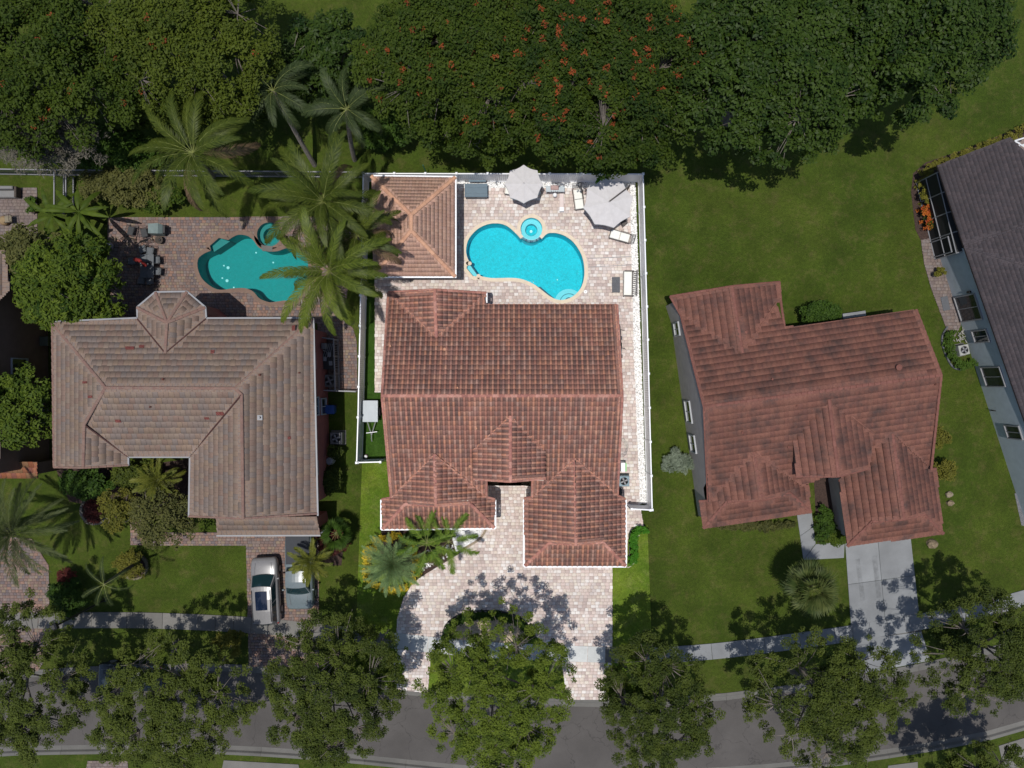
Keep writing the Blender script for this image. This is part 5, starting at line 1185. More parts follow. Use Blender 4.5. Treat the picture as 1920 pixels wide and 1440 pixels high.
# ------------------------------------------------------------------ palms
def frond_mesh(L, droop, n, lmax, w, lift=0.0, ang=50, hang=.35, seed=1, bare=.12, vee=.25, prof=None, curl=0.0, plume=0.0):
    """pinnate frond along +X: (leaf mesh, midrib mesh)"""
    rs_ = np.random.RandomState(seed); V = []; F = []; T = []
    def sp(t):
        a = -droop*t**1.5; return a
    K = 24; pos = [np.zeros(3)]; tan = []
    for i in range(K):
        a = sp((i+.5)/K); yb = curl*((i+.5)/K); d_ = np.array([math.cos(a)*math.cos(yb), math.cos(a)*math.sin(yb), math.sin(a)]); tan.append(d_); pos.append(pos[-1]+d_*L/K)
    tan.append(tan[-1])
    for i in range(n):
        t = bare+(1-bare)*(i+.5)/n; f = t*K; j = min(int(f), K-1); p = pos[j]+(pos[j+1]-pos[j])*(f-j); tg = tan[j]
        side = np.cross([0, 0, 1], tg); side /= np.linalg.norm(side); upv = np.cross(tg, side)
        tt_ = (i+.5)/n; ll = lmax*(math.sin(math.pi*min(.97, .16+tt_*.80))**.7)*rs_.uniform(.88, 1.1)
        for s in (-1, 1):
            an = R(ang*(1-.45*tt_)+rs_.uniform(-7, 7)); d1 = tg*math.cos(an)+side*s*math.sin(an)+upv*(vee+rs_.uniform(-.2, .9)*plume); d1 /= np.linalg.norm(d1)
            d2 = d1-np.array([0, 0, hang*1.0+rs_.uniform(-.1, .15)]); d2 /= np.linalg.norm(d2)
            wv = np.cross(d1, upv); wv /= np.linalg.norm(wv)+1e-9; wv = wv*w
            m = p+d1*ll*.5; e = m+d2*ll*.5; b = len(V)
            V += [p-wv*.5, p+wv*.5, m+wv*.7, m-wv*.7, e-wv*.1, e+wv*.1]; F += [(b, b+1, b+2, b+3), (b+3, b+2, b+5, b+4)]
            tv = rs_.uniform(0, .7); T += [tv]*6
    leaf = np_mesh('frond', np.array(V), np.array(F), np.array(T))
    mb = MB(); mb.path([tuple(pos[i]) for i in range(0, K+1, 3)], [max(.008, .024*(1-i/K)*(L/4)**.5) for i in range(0, K+1, 3)], 4)
    me = bpy.data.meshes.new('midrib'); me.from_pydata([tuple(v) for v in mb.v], [], mb.f); me.update()
    return leaf, me
def fan_mesh(pet, r, n, seed):
    rs_ = np.random.RandomState(seed); V = []; F = []; T = []
    o = np.array([pet, 0, 0])
    for i in range(n):
        a = R(-115+230*(i+.5)/n); rr_ = r*(1-.18*abs(a)/2)*rs_.uniform(.9, 1.08); d_ = np.array([math.cos(a), math.sin(a), .10*(i % 2)-.05]); s = np.array([-math.sin(a), math.cos(a), 0])
        m = o+d_*rr_*.55; e = o+d_*rr_+np.array([0, 0, -.28*rr_]); w = rr_*.055; b = len(V)
        V += [o-s*.01, o+s*.01, m+s*w+[0, 0, .02], m-s*w-[0, 0, .02], e-s*.008, e+s*.008]; F += [(b, b+1, b+2, b+3), (b+3, b+2, b+5, b+4)]; T += [rs_.uniform(0, .7)]*6
    leaf = np_mesh('frond', np.array(V), np.array(F), np.array(T))
    mb = MB(); mb.tube((0, 0, 0), (pet, 0, 0), .02, .012, 4); me = bpy.data.meshes.new('midrib'); me.from_pydata([tuple(v) for v in mb.v], [], mb.f); me.update()
    return leaf, me
def palm(name, label, px, py, z, fr, nf, elev, lm, base=None, group=None, trunk_r=.15, seed=1, a0=None, tm=M_PTRUNK, sm=M_STALK, roll=.5, shaft=0.0, scale=(.85, 1.1), cat='palm'):
    c = P(px, py, z); b = P(*base) if base else c; root = thing(name, label, cat, (b.x, b.y, 0), 0, group)
    rr = random.Random(seed); t = c-b; t.z = z
    mb = MB(); mid_ = Vector((t.x*.35, t.y*.35, z*.5)); pts_ = []; 
    for k in range(9):
        u = k/8; p = Vector((0, 0, 0)).lerp(mid_, u).lerp(mid_.lerp(t, u), u); pts_.append(tuple(p))
    pts_[0] = (0, 0, -.05)
    mb.path(pts_, [trunk_r*(1.35-.45*u/8) for u in range(9)], 8).build('trunk', tm, root, local=True)
    if shaft: MB().path([tuple(t), (t.x, t.y, t.z+shaft)], [trunk_r*.7, trunk_r*.3], 6).build('crown_shaft', sm, root, local=True)
    az = list(a0) if a0 else [360*0.382*i*1.0 for i in range(nf)]
    for i, a in enumerate(az):
        leaf, rib = fr[i % len(fr)]
        if not leaf.materials: leaf.materials.append(lm); rib.materials.append(sm)
        o = bpy.data.objects.new('frond', leaf); COL.objects.link(o); o.parent = root
        u = (i+.5)/len(az); el = elev[0]+(elev[1]-elev[0])*u+rr.uniform(-6, 6)
        # Z then tilt up about Y, random roll about the frond's own axis
        M = Matrix.Rotation(R(a+rr.uniform(-8, 8)), 4, 'Z')@Matrix.Rotation(-R(el), 4, 'Y')@Matrix.Rotation(rr.uniform(-roll, roll), 4, 'X')@Matrix.Scale(rr.uniform(*scale), 4)
        M.translation = (t.x, t.y, t.z+shaft*.9); o.matrix_local = M
        s = bpy.data.objects.new('midrib', rib); COL.objects.link(s); s.parent = o
    return root
def clone_fr(fr): return [(a.copy(), b.copy()) for a, b in fr]
def nomat(fr):
    fr = clone_fr(fr)
    for a, b in fr: a.materials.clear(); b.materials.clear()
    return fr
frC = [frond_mesh(4.9, 1.5, 100, .80, .024, ang=50, hang=1.0, seed=s, vee=.10, curl=cu) for s, cu in ((1, .25), (2, -.3), (3, .1))]
gk = 'coconut palms beside the teal pool'
palm('coconut_palm', 'big coconut palm with long arching fronds crossing the back fence', 362, 287, 8.0, nomat(frC), 20, (65, -12), L_COCO, base=(400, 330), group=gk, seed=1, scale=(.8, 1.0), a0=[-15, -48, -78, -100, 172, 195, 145, 120, 95, 70, 40, 15, -30, -65, 160, 110, 55, 28, -5, 210, 82, -120])
palm('coconut_palm', 'coconut palm between the teal pool and the pavilion, uppermost of three in the clump', 606, 378, 7.0, nomat(frC), 28, (70, -14), L_COCO, base=(640, 400), group=gk, seed=2, scale=(.78, 1.0))
palm('coconut_palm', 'coconut palm in the middle of the clump reaching over the pavilion roof', 668, 440, 6.3, nomat(frC), 22, (65, -20), L_COCO, base=(672, 450), group=gk, seed=23, scale=(.62, .80))
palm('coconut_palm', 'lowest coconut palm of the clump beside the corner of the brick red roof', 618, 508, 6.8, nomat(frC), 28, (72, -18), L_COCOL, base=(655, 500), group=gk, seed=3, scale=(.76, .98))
frQ = [frond_mesh(3.1, 1.7, 64, .60, .022, ang=58, hang=1.0, seed=s, vee=.15, curl=cu) for s, cu in ((4, .3), (5, -.3))]
gq = 'queen palms behind the back fence'
palm('queen_palm', 'queen palm with a leaning grey trunk left of its twin', 512, 170, 6.5, nomat(frQ), 13, (60, -5), L_QUEEN, base=(590, 310), group=gq, seed=4, trunk_r=.13)
palm('queen_palm', 'queen palm nearest the trees above the pavilion', 650, 205, 6.5, nomat(frQ), 14, (60, -8), L_QUEEN, base=(665, 300), group=gq, seed=5, trunk_r=.13)
frD = [frond_mesh(3.9, .8, 64, .50, .020, ang=45, hang=.25, seed=s, vee=.2, plume=.5, curl=cu) for s, cu in ((6, .1), (7, -.12))]
palm('date_palm', 'large feathery date palm at the left edge above the corner driveway', 22, 1000, 6.0, nomat(frD), 42, (75, -25), L_DATE, base=(20, 985), seed=6, trunk_r=.25, tm=M_BARKD, sm=M_STALKD)
frS = [frond_mesh(2.3, .6, 46, .40, .015, ang=48, hang=.2, seed=s, vee=.2, bare=.06, plume=.6) for s in (8, 9)]
palm('silver_date_palm', 'silver-green date palm ringed with yellow leaves by the driveway', 736, 1058, 2.4, nomat(frS), 48, (80, -25), L_SILV, seed=7, trunk_r=.22, tm=M_BARKD, sm=M_STALKD, base=(738, 1048))
frF = [frond_mesh(2.35, 1.1, 54, .44, .022, ang=62, hang=.4, seed=s, vee=.3, bare=.25, plume=1.0) for s in (10, 11)]
gs = 'foxtail palms in the bed under the gable'
palm('foxtail_palm', 'foxtail palm at the left of the bed with bushy fronds', 801, 1019, 3.4, nomat(frF), 6, (25, 5), L_PALMS, group=gs, seed=8, trunk_r=.07, a0=[78, 105, 132, 170, 205, 262, 300, 335, 20], sm=M_STALK, base=(802, 1010))
palm('foxtail_palm', 'foxtail palm nearest the driveway walk with fine fronds', 841, 1016, 3.2, nomat(frF), 6, (25, 5), L_PALMS, group=gs, seed=9, trunk_r=.07, a0=[65, 95, 128, 178, 225, 275, 335, 20], base=(842, 1008))
frA = [frond_mesh(1.7, 1.2, 34, .38, .024, ang=50, hang=.5, seed=s, vee=.3, curl=.2, plume=.4) for s in (12, 13)]
palm('areca_palm', 'yellowish areca palm over the roof of the pickup truck', 585, 1052, 2.6, nomat(frA), 22, (75, -10), L_ARECA, base=(590, 1052), seed=10, trunk_r=.08)
palm('areca_palm', 'spiky yellow-green palm in front of the recessed entry', 298, 900, 3.2, nomat(frA), 24, (75, -15), L_ARECA, base=(300, 895), seed=11, trunk_r=.1, scale=(.9, 1.15))
frT = [frond_mesh(2.2, 1.5, 26, .30, .02, ang=55, hang=.9, seed=14, vee=.2, curl=.35)]
palm('slender_palm', 'thin palm with few wispy fronds over the front lawn', 195, 1096, 5.5, nomat(frT), 7, (30, -10), L_QUEEN, base=(262, 1052), seed=12, trunk_r=.09, tm=M_BARKD, a0=[80, 140, 200, 245, 272, 330, 20])
fan = [fan_mesh(.95, .95, 26, s) for s in (1, 2)]
palm('sabal_palm', 'fan palm beside the concrete walkway casting a dark shadow', 1522, 1102, 3.6, nomat(fan), 30, (80, -30), L_FAN, base=(1500, 1080), seed=13, trunk_r=.16)
palm('fan_palm', 'small fan palm at the bottom of the brick red wall', 630, 1000, 2.0, nomat(fan), 14, (70, -10), L_HEDGE, base=(632, 1000), seed=14, trunk_r=.1, scale=(.6, .8))
# a few dead brown fronds hanging under the crowns
L_DEAD = leafmat('dead_brown_leaves', (.10, .065, .035), (.22, .15, .085), .2)
dead_me = None
for rt_ in [o for o in bpy.data.objects if o.name.startswith('coconut_palm')]:
    frs = [c for c in rt_.children if c.name.startswith('frond')]
    for q in (frs[-1], frs[-4]):
        m_ = q.data.copy(); m_.materials.clear(); m_.materials.append(L_DEAD); q.data = m_; q['label'] = 'dead brown frond'
# golden ring of crotons round the silver palm
rs0 = np.random.RandomState(5); ring_ = []
for k in range(26):
    a = 2*math.pi*k/26; q = P(736+50*math.cos(a)*(1 if math.cos(a) < 0 else .95), 1055-50*math.sin(a)*(1.0), .0)
    ring_.append((q.x, q.y))
cr = thing('croton_ring', 'golden croton leaves ringing the silver date palm', 'plants', P(736, 1055))
C = np.array([(x-cr.location.x+rs0.uniform(-.2, .2), y-cr.location.y+rs0.uniform(-.2, .2), rs0.uniform(.15, .5)) for x, y in ring_ for _ in range(3)])
V, F, T = leaf_cloud(rs0, C, np.full(len(C), .26), 34, .085, rs0.uniform(0, .9, len(C)), 1.0); link('foliage', np_mesh('foliage', V, F, T), L_GOLD, cr)
# banana plants
def banana(label, px, py, z, n, L, seed, group='banana plants by the corner terrace'):
    c = P(px, py, z); rr = random.Random(seed); root = thing('banana_plant', label, 'banana plant', (c.x, c.y, 0), 0, group)
    MB().path([(0, 0, -.05), (0, 0, z)], [.13, .09], 8).build('stem', L_BAN, root, local=True)
    for i in range(n):
        a = R(137.5*i+rr.uniform(-15, 15)); el = R(rr.uniform(15, 60)); V = []; F = []; T = []; l_ = L*rr.uniform(.85, 1.35); K = 12; p = np.array([0, 0, z]); w0 = .19*rr.uniform(.8, 1.15)
        rs_ = np.random.RandomState(seed*50+i)
        for k in range(K+1):
            u = k/K; e_ = el-1.3*u; d_ = np.array([math.cos(e_)*math.cos(a), math.cos(e_)*math.sin(a), math.sin(e_)])
            if k: p = p+d_*l_/K
            w = w0*math.sin(math.pi*min(.98, max(.04, u*1.05-.04)))**.6 if u > .12 else .03
            s = np.array([-math.sin(a), math.cos(a), 0]); j = rs_.uniform(.82, 1.05)
            V += [p-s*w*j-[0, 0, .13*w/.19], p, p+s*w*j-[0, 0, .13*w/.19]]; T += [.1+.5*rs_.rand()]*3
            if k: b = len(V)-6; F += [(b, b+1, b+4, b+3), (b+1, b+2, b+5, b+4)]
        link('leaf', np_mesh('leaf', np.array(V), np.array(F), np.array(T)), L_BAN, root)
    return root
banana('tallest banana plant nearest the fence gate', 148, 398, 3.0, 11, 2.1, 1); banana('banana plant leaning over the terrace edge', 98, 405, 2.6, 9, 1.9, 2); banana('lower banana plant beside the mango tree', 128, 438, 2.2, 9, 1.7, 3)
# ------------------------------------------------------------------ fences
def fence(name, label, line, h, m, post=.12, step=2.2, style='solid', cat='fence', group=None):
    pts_ = [Vector(P2(*q)) for q in line]; root = thing(name, label, cat, (pts_[0].x, pts_[0].y, 0), 0, group)
    placed = []
    for i in range(len(pts_)-1):
        a, b = pts_[i], pts_[i+1]; d_ = b-a; L = d_.length; n = max(1, round(L/step)); e = d_/L; rz = math.atan2(e.y, e.x)
        for k in range(n+1):
            p = a+d_*(k/n)
            if all((p-q).length > .2 for q in placed):
                placed.append(p)
                MB().box((p.x, p.y, (h+.06)/2), (post, post, h+.06), rz).rbox((p.x, p.y, h+.09), (post*1.35, post*1.35, .06), rz, .02).build('post', m, root)
            if k < n:
                p0 = p+e*(post/2+.003); p1 = a+d_*((k+1)/n)-e*(post/2+.003); c = (p0+p1)/2; l = (p1-p0).length
                MB().box((c.x, c.y, h-.03), (l, .075, .10), rz).build('rail', m, root)
                MB().box((c.x, c.y, .12), (l, .075, .12), rz).build('rail', m, root)
                if style == 'solid':
                    w = l/14; mb = MB()
                    for q in range(14):
                        s_ = p0+e*(w*(q+.5)); mb.box((s_.x, s_.y, (h-.1+.18)/2), (w-.012, .028 if q % 2 else .034, h-.08-.18), rz)
                    mb.build('board_panel', m, root, kind='stuff')
                elif style == 'pickets':
                    nn = max(2, int(l/.12)); w = l/nn; mb = MB()
                    for q in range(nn):
                        s_ = p0+e*(w*(q+.5)); mb.box((s_.x, s_.y, (h-.08+.18)/2), (.025, .025, h-.08-.18), rz)
                    mb.build('pickets', m, root, kind='stuff')
    return root
fence('vinyl_fence', 'white vinyl privacy fence round the pool yard with capped posts', [(679.5, 862), (682, 780), (691.5, 340), (1196.5, 341), (1205, 640), (1213, 947)], 1.85, M_WHITE)
fence('vinyl_fence', 'short white fence closing the left side yard beside the gable wing', [(681, 862), (722, 861)], 1.75, M_WHITE)
fence('vinyl_fence', 'short white gate fence right of the garage wing', [(1176, 946), (1210, 948)], 1.75, M_WHITE)
fence('metal_fence', 'thin white metal fence along the back of the neighbouring gardens', [(-80, 326), (120, 329), (420, 331), (686, 333)], 1.3, M_TRIM, .06, 2.2, 'pickets')
fence('metal_fence', 'low white rail fence dividing the corner terrace from the banana plants', [(122, 330), (122, 402)], 1.2, M_TRIM, .06, 2.0, 'pickets')
fence('metal_fence', 'second low rail fence just right of the dividing fence', [(140, 334), (140, 400)], 1.0, M_TRIM, .05, 2.0, 'pickets')
fence('side_railing', 'white railing screening the stored items beside the brick red wall', [(596, 633), (634, 638), (637, 731)], 1.3, M_TRIM, .07, 1.3, 'pickets')
fence('side_gate', 'low white cross fence at the end of the curved paver walk', [(604, 731), (674, 734)], 1.2, M_TRIM, .06, 1.3, 'pickets')

# ------------------------------------------------------------------ furniture of the lot
def umbrella(name, label, px, py, r, n, h, mast=None, seed=0, a0=0):
    c = P(px, py, h); root = thing(name, label, 'umbrella', (c.x, c.y, 0)); rise = r*.13
    K = 6
    for s in range(n):
        a1, a2 = a0+2*math.pi*s/n, a0+2*math.pi*(s+1)/n; V = []; F = []
        for k in range(K+1):
            u = .03+.97*k/K; z = h+rise*(1-u)-.02*math.sin(math.pi*u)
            for q in range(5):
                t = q/4; x = (math.cos(a1)*(1-t)+math.cos(a2)*t)*u*r; y = (math.sin(a1)*(1-t)+math.sin(a2)*t)*u*r; sag = -.07*math.sin(math.pi*t)*u
                # the hem curves inward between the ribs
                f = 1-.05*math.sin(math.pi*t)*(u**6); V.append((x*f, y*f, z+sag))
        for k in range(K):
            for q in range(4): b = k*5+q; F.append((b, b+5, b+6, b+1))
        # hem flap
        b = len(V); V += [(V[K*5+q][0], V[K*5+q][1], V[K*5+q][2]-.16) for q in range(5)]; F += [(K*5+q, b+q, b+q+1, K*5+q+1) for q in range(4)]
        mb = MB().add(V, F); mb.build('canopy_panel', M_CANV, root, local=True, smooth=False)
        MB().tube((0, 0, h+rise-.22), (math.cos(a1)*r*.96, math.sin(a1)*r*.96, h-.05), .012, n=4).build('rib', M_BRONZE, root, local=True)
    MB().lathe([(.05, h+rise-.02), (.06, h+rise+.03), (.02, h+rise+.09)], (0, 0, 0), 10).build('finial', M_CANV, root, local=True)
    if not mast:
        MB().tube((0, 0, .04), (0, 0, h+rise-.03), .025, n=8).build('pole', M_BRONZE, root, local=True)
        MB().lathe([(.28, .055), (.28, .09), (.06, .13), (.05, .3)], (0, 0, 0), 16).build('base', M_BRONZE, root, local=True)
    else:
        q = P(*mast, 2.9); v = Vector((q.x-c.x, q.y-c.y, 0))
        MB().tube((0, 0, h+rise+.05), (v.x*1.0, v.y*1.0, h+.22), .045, n=6).build('arm', M_BRONZE, root, local=True)
        MB().tube((v.x, v.y, .05), (v.x, v.y, h+.35), .05, n=8).build('mast', M_BRONZE, root, local=True)
        MB().box((v.x, v.y, .09), (.9, .12, .07)).box((v.x, v.y, .091), (.12, .9, .068)).build('cross_base', M_BRONZE, root, local=True)
        MB().path([(v.x*.96, v.y*.96, 1.2), (v.x*.96+.12, v.y*.96-.12, 1.2)], .02).build('crank', M_BRONZE, root, local=True)
    return root
umbrella('patio_umbrella', 'pale octagonal patio umbrella over the bistro table by the back fence', 982, 345, 1.30, 8, 2.5, a0=R(-90))
umbrella('cantilever_umbrella', 'large pale cantilever umbrella with bronze arm in the corner of the pool patio', 1141, 380, 1.72, 8, 2.65, mast=(1181, 348), a0=R(-78))
def metal_chair(label, px, py, rz, group, h=.45, m=M_BRONZE, z0=.05, name='patio_chair', seat=True):
    c = P(px, py, 0); r = thing(name, label, 'chair', (c.x, c.y, z0), rz, group)
    for x in (-.24, .24):
        for y in (-.24, .24): MB().tube((x, y, 0), (x, y, h if y < 0 else h), .014, n=5).build('leg', m, r, local=True)
    MB().rbox((0, 0, h+.02), (.50, .50, .04)).build('seat', M_CUSH if seat is True else (seat or m), r, local=True)
    mb = MB().path([(-.25, .25, h), (-.25, .33, h+.45), (.25, .33, h+.45), (.25, .25, h)], .015, 5)
    mb.build('back_frame', m, r, local=True)
    mb = MB()
    for k in range(5): x = -.2+.1*k; mb.tube((x, .255, h+.02), (x, .328, h+.44), .010, n=4)
    mb.build('back_bars', m, r, local=True)
    for x in (-.27, .27): MB().path([(x, .28, h+.2), (x, -.18, h+.2), (x, -.22, h)], .014, 5).build('armrest', m, r, local=True)
    return r
gch = 'bistro chairs under the pale umbrella'
metal_chair('bistro chair peeking out left of the pale umbrella', 954, 362, R(80), gch); metal_chair('bistro chair peeking out right of the pale umbrella', 1006, 364, R(-75), gch)
bt = thing('bistro_table', 'round bistro table under the pale octagonal umbrella', 'table', (P(981, 362).x+.0, P(981, 362).y+.35, .05))
MB().lathe([(.42, .70), (.42, .73)], (0, 0, 0), 20).build('tabletop', M_BRONZE, bt, local=True); MB().tube((0, 0, 0), (0, 0, .7), .03).build('pedestal', M_BRONZE, bt, local=True)
def lounger(label, px, py, rz, group):
    """head end at +Y"""
    c = P(px, py, .3); r = thing('sun_lounger', label, 'sun lounger', (c.x, c.y, .05), rz, group); L, W_ = 1.72, .66
    for x in (-W_/2, W_/2): MB().box((x, -.1, .30), (.05, L-.25, .06)).build('side_rail', M_BRONZE, r, local=True)
    for x in (-W_/2, W_/2):
        for y in (-L/2+.1, .45): MB().box((x, y, .135), (.05, .05, .27)).build('leg', M_BRONZE, r, local=True)
    MB().box((0, -L/2+.03, .30), (W_-.06, .05, .05)).build('end_rail', M_BRONZE, r, local=True)
    MB().rbox((0, -.47, .37), (W_-.08, .66, .09), 0, .03).build('seat_cushion', M_CUSH, r, local=True)
    MB().rbox((0, .22, .38), (W_-.10, .66, .09), 0, .03).build('back_cushion', M_CUSH, r, local=True)
    f = MB().path([(-W_/2, .5, .32), (-W_/2+.02, .92, .72), (W_/2-.02, .92, .72), (W_/2, .5, .32)], .022, 5).build('backrest_frame', M_BRONZE, r, local=True)
    for k in range(6):
        x = -.25+.1*k; MB().tube((x, .56, .38), (x, .92, .72), .013, n=4).build('backrest_bar', M_BRONZE, r, local=True)
    MB().tube((-W_/2+.01, .74, .55), (W_/2-.01, .74, .55), .013, n=4).build('backrest_bar', M_BRONZE, r, local=True)
    for x in (-W_/2-.02, W_/2+.02): MB().path([(x, .45, .5), (x, -.15, .5), (x, -.15, .3)], .02, 5).build('armrest', M_BRONZE, r, local=True)
    return r
gl_ = 'cushioned sun loungers'
lounger('bronze lounger with white cushions left of the cantilever umbrella', 1084, 371, R(8), gl_)
lounger('bronze lounger with white cushions facing the pool below the cantilever umbrella', 1165, 444, R(-106), gl_)
c = P(1180, 532, .4); sf = thing('outdoor_sofa', 'bronze slatted outdoor sofa with white seat cushion by the right fence', 'sofa', (c.x, c.y, .05), R(-1))
MB().rbox((-.12, 0, .42), (.56, 1.68, .14), 0, .04).build('seat_cushion', M_CUSH, sf, local=True)
MB().box((-.10, 0, .31), (.62, 1.80, .06)).build('seat_frame', M_BRONZE, sf, local=True)
for y in (-.87, .87):
    for x in (-.36, .3): MB().box((x, y, .14), (.06, .06, .28)).build('leg', M_BRONZE, sf, local=True)
    MB().box((-.05, y, .60), (.66, .07, .05)).build('armrest', M_BRONZE, sf, local=True)
    MB().box((-.34, y, .45), (.05, .05, .25)).build('arm_post', M_BRONZE, sf, local=True)
MB().box((.46, 0, .88), (.05, 1.82, .06)).build('top_rail', M_BRONZE, sf, local=True); MB().box((.22, 0, .36), (.05, 1.78, .05)).build('bottom_rail', M_BRONZE, sf, local=True)
for k in range(13): y = -.82+k*.1367; MB().tube((.23, y, .37), (.455, y, .86), .022, n=4).build('back_slat', M_BRONZE, sf, local=True)
c = P(1155, 534, .4); tb = thing('coffee_table', 'dark slatted coffee table in front of the outdoor sofa', 'table', (c.x, c.y, .05))
M_DSL = simple('charcoal_slats', (.085, .09, .10), .6, .1, 6)
for k in range(7): MB().box((-.24+k*.08, 0, .40), (.068, 1.08, .03)).build('slat', M_DSL, tb, local=True)
for x in (-.24, .24):
    for y in (-.5, .5): MB().box((x, y, .19), (.045, .045, .385)).build('leg', M_DSL, tb, local=True)
for y in (-.45, .45): MB().box((0, y, .365), (.52, .04, .04)).build('cross_bar', M_DSL, tb, local=True)
# storage box
c = P(893, 359, .5); sb = thing('storage_box', 'blue-grey deck storage box beside the pavilion', 'storage box', (c.x, c.y, .05))
M_BGR = simple('blue_grey_plastic', (.085, .135, .175), .5, .06, 3)
MB().rbox((0, 0, .30), (1.50, .86, .60), 0, .03).build('body', simple('dark_blue_grey', (.06, .085, .11), .5, .1, 3), sb, local=True)
MB().rbox((0, .02, .64), (1.60, .94, .07), 0, .025).build('lid', M_BGR, sb, local=True)
for k in range(2): MB().box((0, -.2+.42*k, .685), (1.5, .012, .016)).build('lid_rib', M_BGR, sb, local=True)
MB().box((0, -.44, .52), (.16, .03, .05)).build('handle', M_BLACK, sb, local=True)
c = P(893, 342, 0); tr_ = thing('towel_rack', 'low metal rail behind the storage box on white pebbles', 'rack', (c.x, c.y, .03))
for x in (-.75, 0, .75): MB().tube((x, 0, 0), (x, 0, .5), .02).build('post', M_TRIM, tr_, local=True)
for z in (.25, .5): MB().tube((-.8, 0, z), (.8, 0, z), .018).build('rail', M_TRIM, tr_, local=True)
MB().box((.1, -.05, .52), (1.2, .14, .02)).build('hanging_towel', M_BGR, tr_, local=True)
# outdoor sink table with grill
c = P(1041, 356, .8); st = thing('sink_table', 'stainless outdoor sink and grill table between the two umbrellas', 'sink table', (c.x, c.y, .05))
M_STL = simple('stainless_steel', (.50, .56, .60), .3, .08, 6, metal=.5)
MB().rbox((0, .05, .82), (1.3, .42, .04), 0, .01).build('counter', M_STL, st, local=True)
for x in (-.6, .6):
    for y in (-.1, .2): MB().tube((x, y, 0), (x, y, .8), .02).build('leg', M_STL, st, local=True)
MB().rbox((-.05, .1, .93), (.56, .32, .18), 0, .06).build('grill_hood', simple('rosy_steel', (.40, .27, .25), .35, .1, 5), st, local=True)
for k in range(4): MB().lathe([(.03, .85), (.03, .88)], (-.25+k*.14, -.12, 0), 8).build('knob', M_BLACK, st, local=True)
MB().ball((0, -.25, .35), .16, 10, 6).build('gas_bottle', M_WHITE, st, local=True)
c = P(1053, 380, .4); pb = thing('plank_bench', 'narrow white plank bench beside the sink table', 'bench', (c.x, c.y, .05))
MB().rbox((0, .0, .42), (.30, 1.25, .05), 0, .012).build('seat', simple('blush_plank', (.66, .55, .52), .6, .05, 5), pb, local=True)
MB().rbox((0, -.49, .458), (.31, .30, .022), 0, .006).build('seat_pad', M_WHITE, pb, local=True)
for y in (-.5, .5): MB().box((0, y, .195), (.24, .06, .39)).build('leg', M_WHITE, pb, local=True)
c = P(1168, 420); px_ = thing('folding_chair', 'dark folding chair half under the cantilever umbrella by the pebbles', 'chair', (c.x, c.y, .05), R(40))
for x in (-.2, .2): MB().path([(x, -.2, 0), (x, .15, .45), (x, .3, .8)], .016, 5).build('leg', M_BRONZE, px_, local=True)
MB().rbox((0, 0, .42), (.42, .4, .03)).build('seat', M_BRONZE, px_, local=True); MB().box((0, .25, .72), (.42, .03, .2)).build('backrest', M_BRONZE, px_, local=True)
sk = thing('skimmer_lid', 'round white skimmer lid set in the pavers by the pool steps', 'lid', P(1098, 547, .05)); MB().lathe([(.12, -.02), (.12, .012), (.09, .018)], (0, 0, 0), 16).build('lid_disc', M_WHITE, sk, local=True); MB().lathe([(.03, .016), (.03, .022)], (0, 0, 0), 8).build('finger_hole', M_TRIM, sk, local=True)
# strip drains across the patio
for i, (a, b) in enumerate((((1102, 485), (1184, 481)), ((1103, 501), (1184, 497)))):
    p, q = P(*a), P(*b); d_ = q-p; c = (p+q)/2; MB().box((c.x, c.y, .052), (d_.length, .04, .012), math.atan2(d_.y, d_.x)).build('drain_strip', M_TRIM)['kind'] = 'structure'
# air conditioner units
def ac_unit(label, px, py, s, h, body, rz=0, fan=M_BLACK, z0=.05, pad=True):
    c = P(px, py, h); r = thing('air_conditioner', label, 'air conditioner', (c.x, c.y, z0), rz)
    MB().rbox((0, 0, h/2+.04), (s, s, h-.04), 0, .04).build('cabinet', body, r, local=True)
    if pad: MB().box((0, 0, .02), (s+.2, s+.2, .05)).build('pad', M_CURB, r, local=True)
    MB().lathe([(s*.42, h-.0), (s*.42, h+.035), (s*.38, h+.035), (s*.38, h+.024)], (0, 0, .0), 24).build('fan_ring', body, r, local=True)
    MB().lathe([(s*.37, h+.0), (s*.37, h+.024)], (0, 0, .0), 24).build('fan_well', fan, r, local=True)
    for k in range(4):
        a = math.pi*k/2+.4; V = [(0, 0, h+.045)]
        MB().box((math.cos(a)*s*.18, math.sin(a)*s*.18, h+.032), (s*.32, s*.13, .012), a).build('fan_blade', M_TRIM, r, local=True)
    mb = MB()
    for k in range(1, 4): 
        rr_ = s*.1*k; mb.path([(rr_*math.cos(2*math.pi*q/16), rr_*math.sin(2*math.pi*q/16), h+.055) for q in range(17)], .004, 3)
    for k in range(4): a = math.pi*k/4; mb.tube((-math.cos(a)*s*.38, -math.sin(a)*s*.38, h+.055), (math.cos(a)*s*.38, math.sin(a)*s*.38, h+.055), .004, n=3)
    mb.build('fan_guard', M_TRIM, r, local=True); return r
M_ACB = simple('blue_grey_cabinet', (.16, .24, .28), .5, .05, 4); M_ACG = simple('grey_cabinet', (.13, .13, .13), .5, .05, 4)
ac_unit('blue-grey air conditioner beside the right side of the brick red roof', 1170, 902, .74, .8, M_ACB)
ac_unit('grey air conditioner inside the railed enclosure', 618, 714, .86, .75, M_ACG, z0=0); ac_unit('grey air conditioner with white panel against the brick red wall', 630, 822, .84, .8, M_ACG, z0=0)
ac_unit('white air conditioner with brown fan behind the low curved hedge', 1808, 656, .72, .7, simple('white_cabinet', (.33, .33, .31), .5, .05, 4), R(12), simple('rusty_fan', (.06, .03, .02), .7, .1, 4), z0=0)
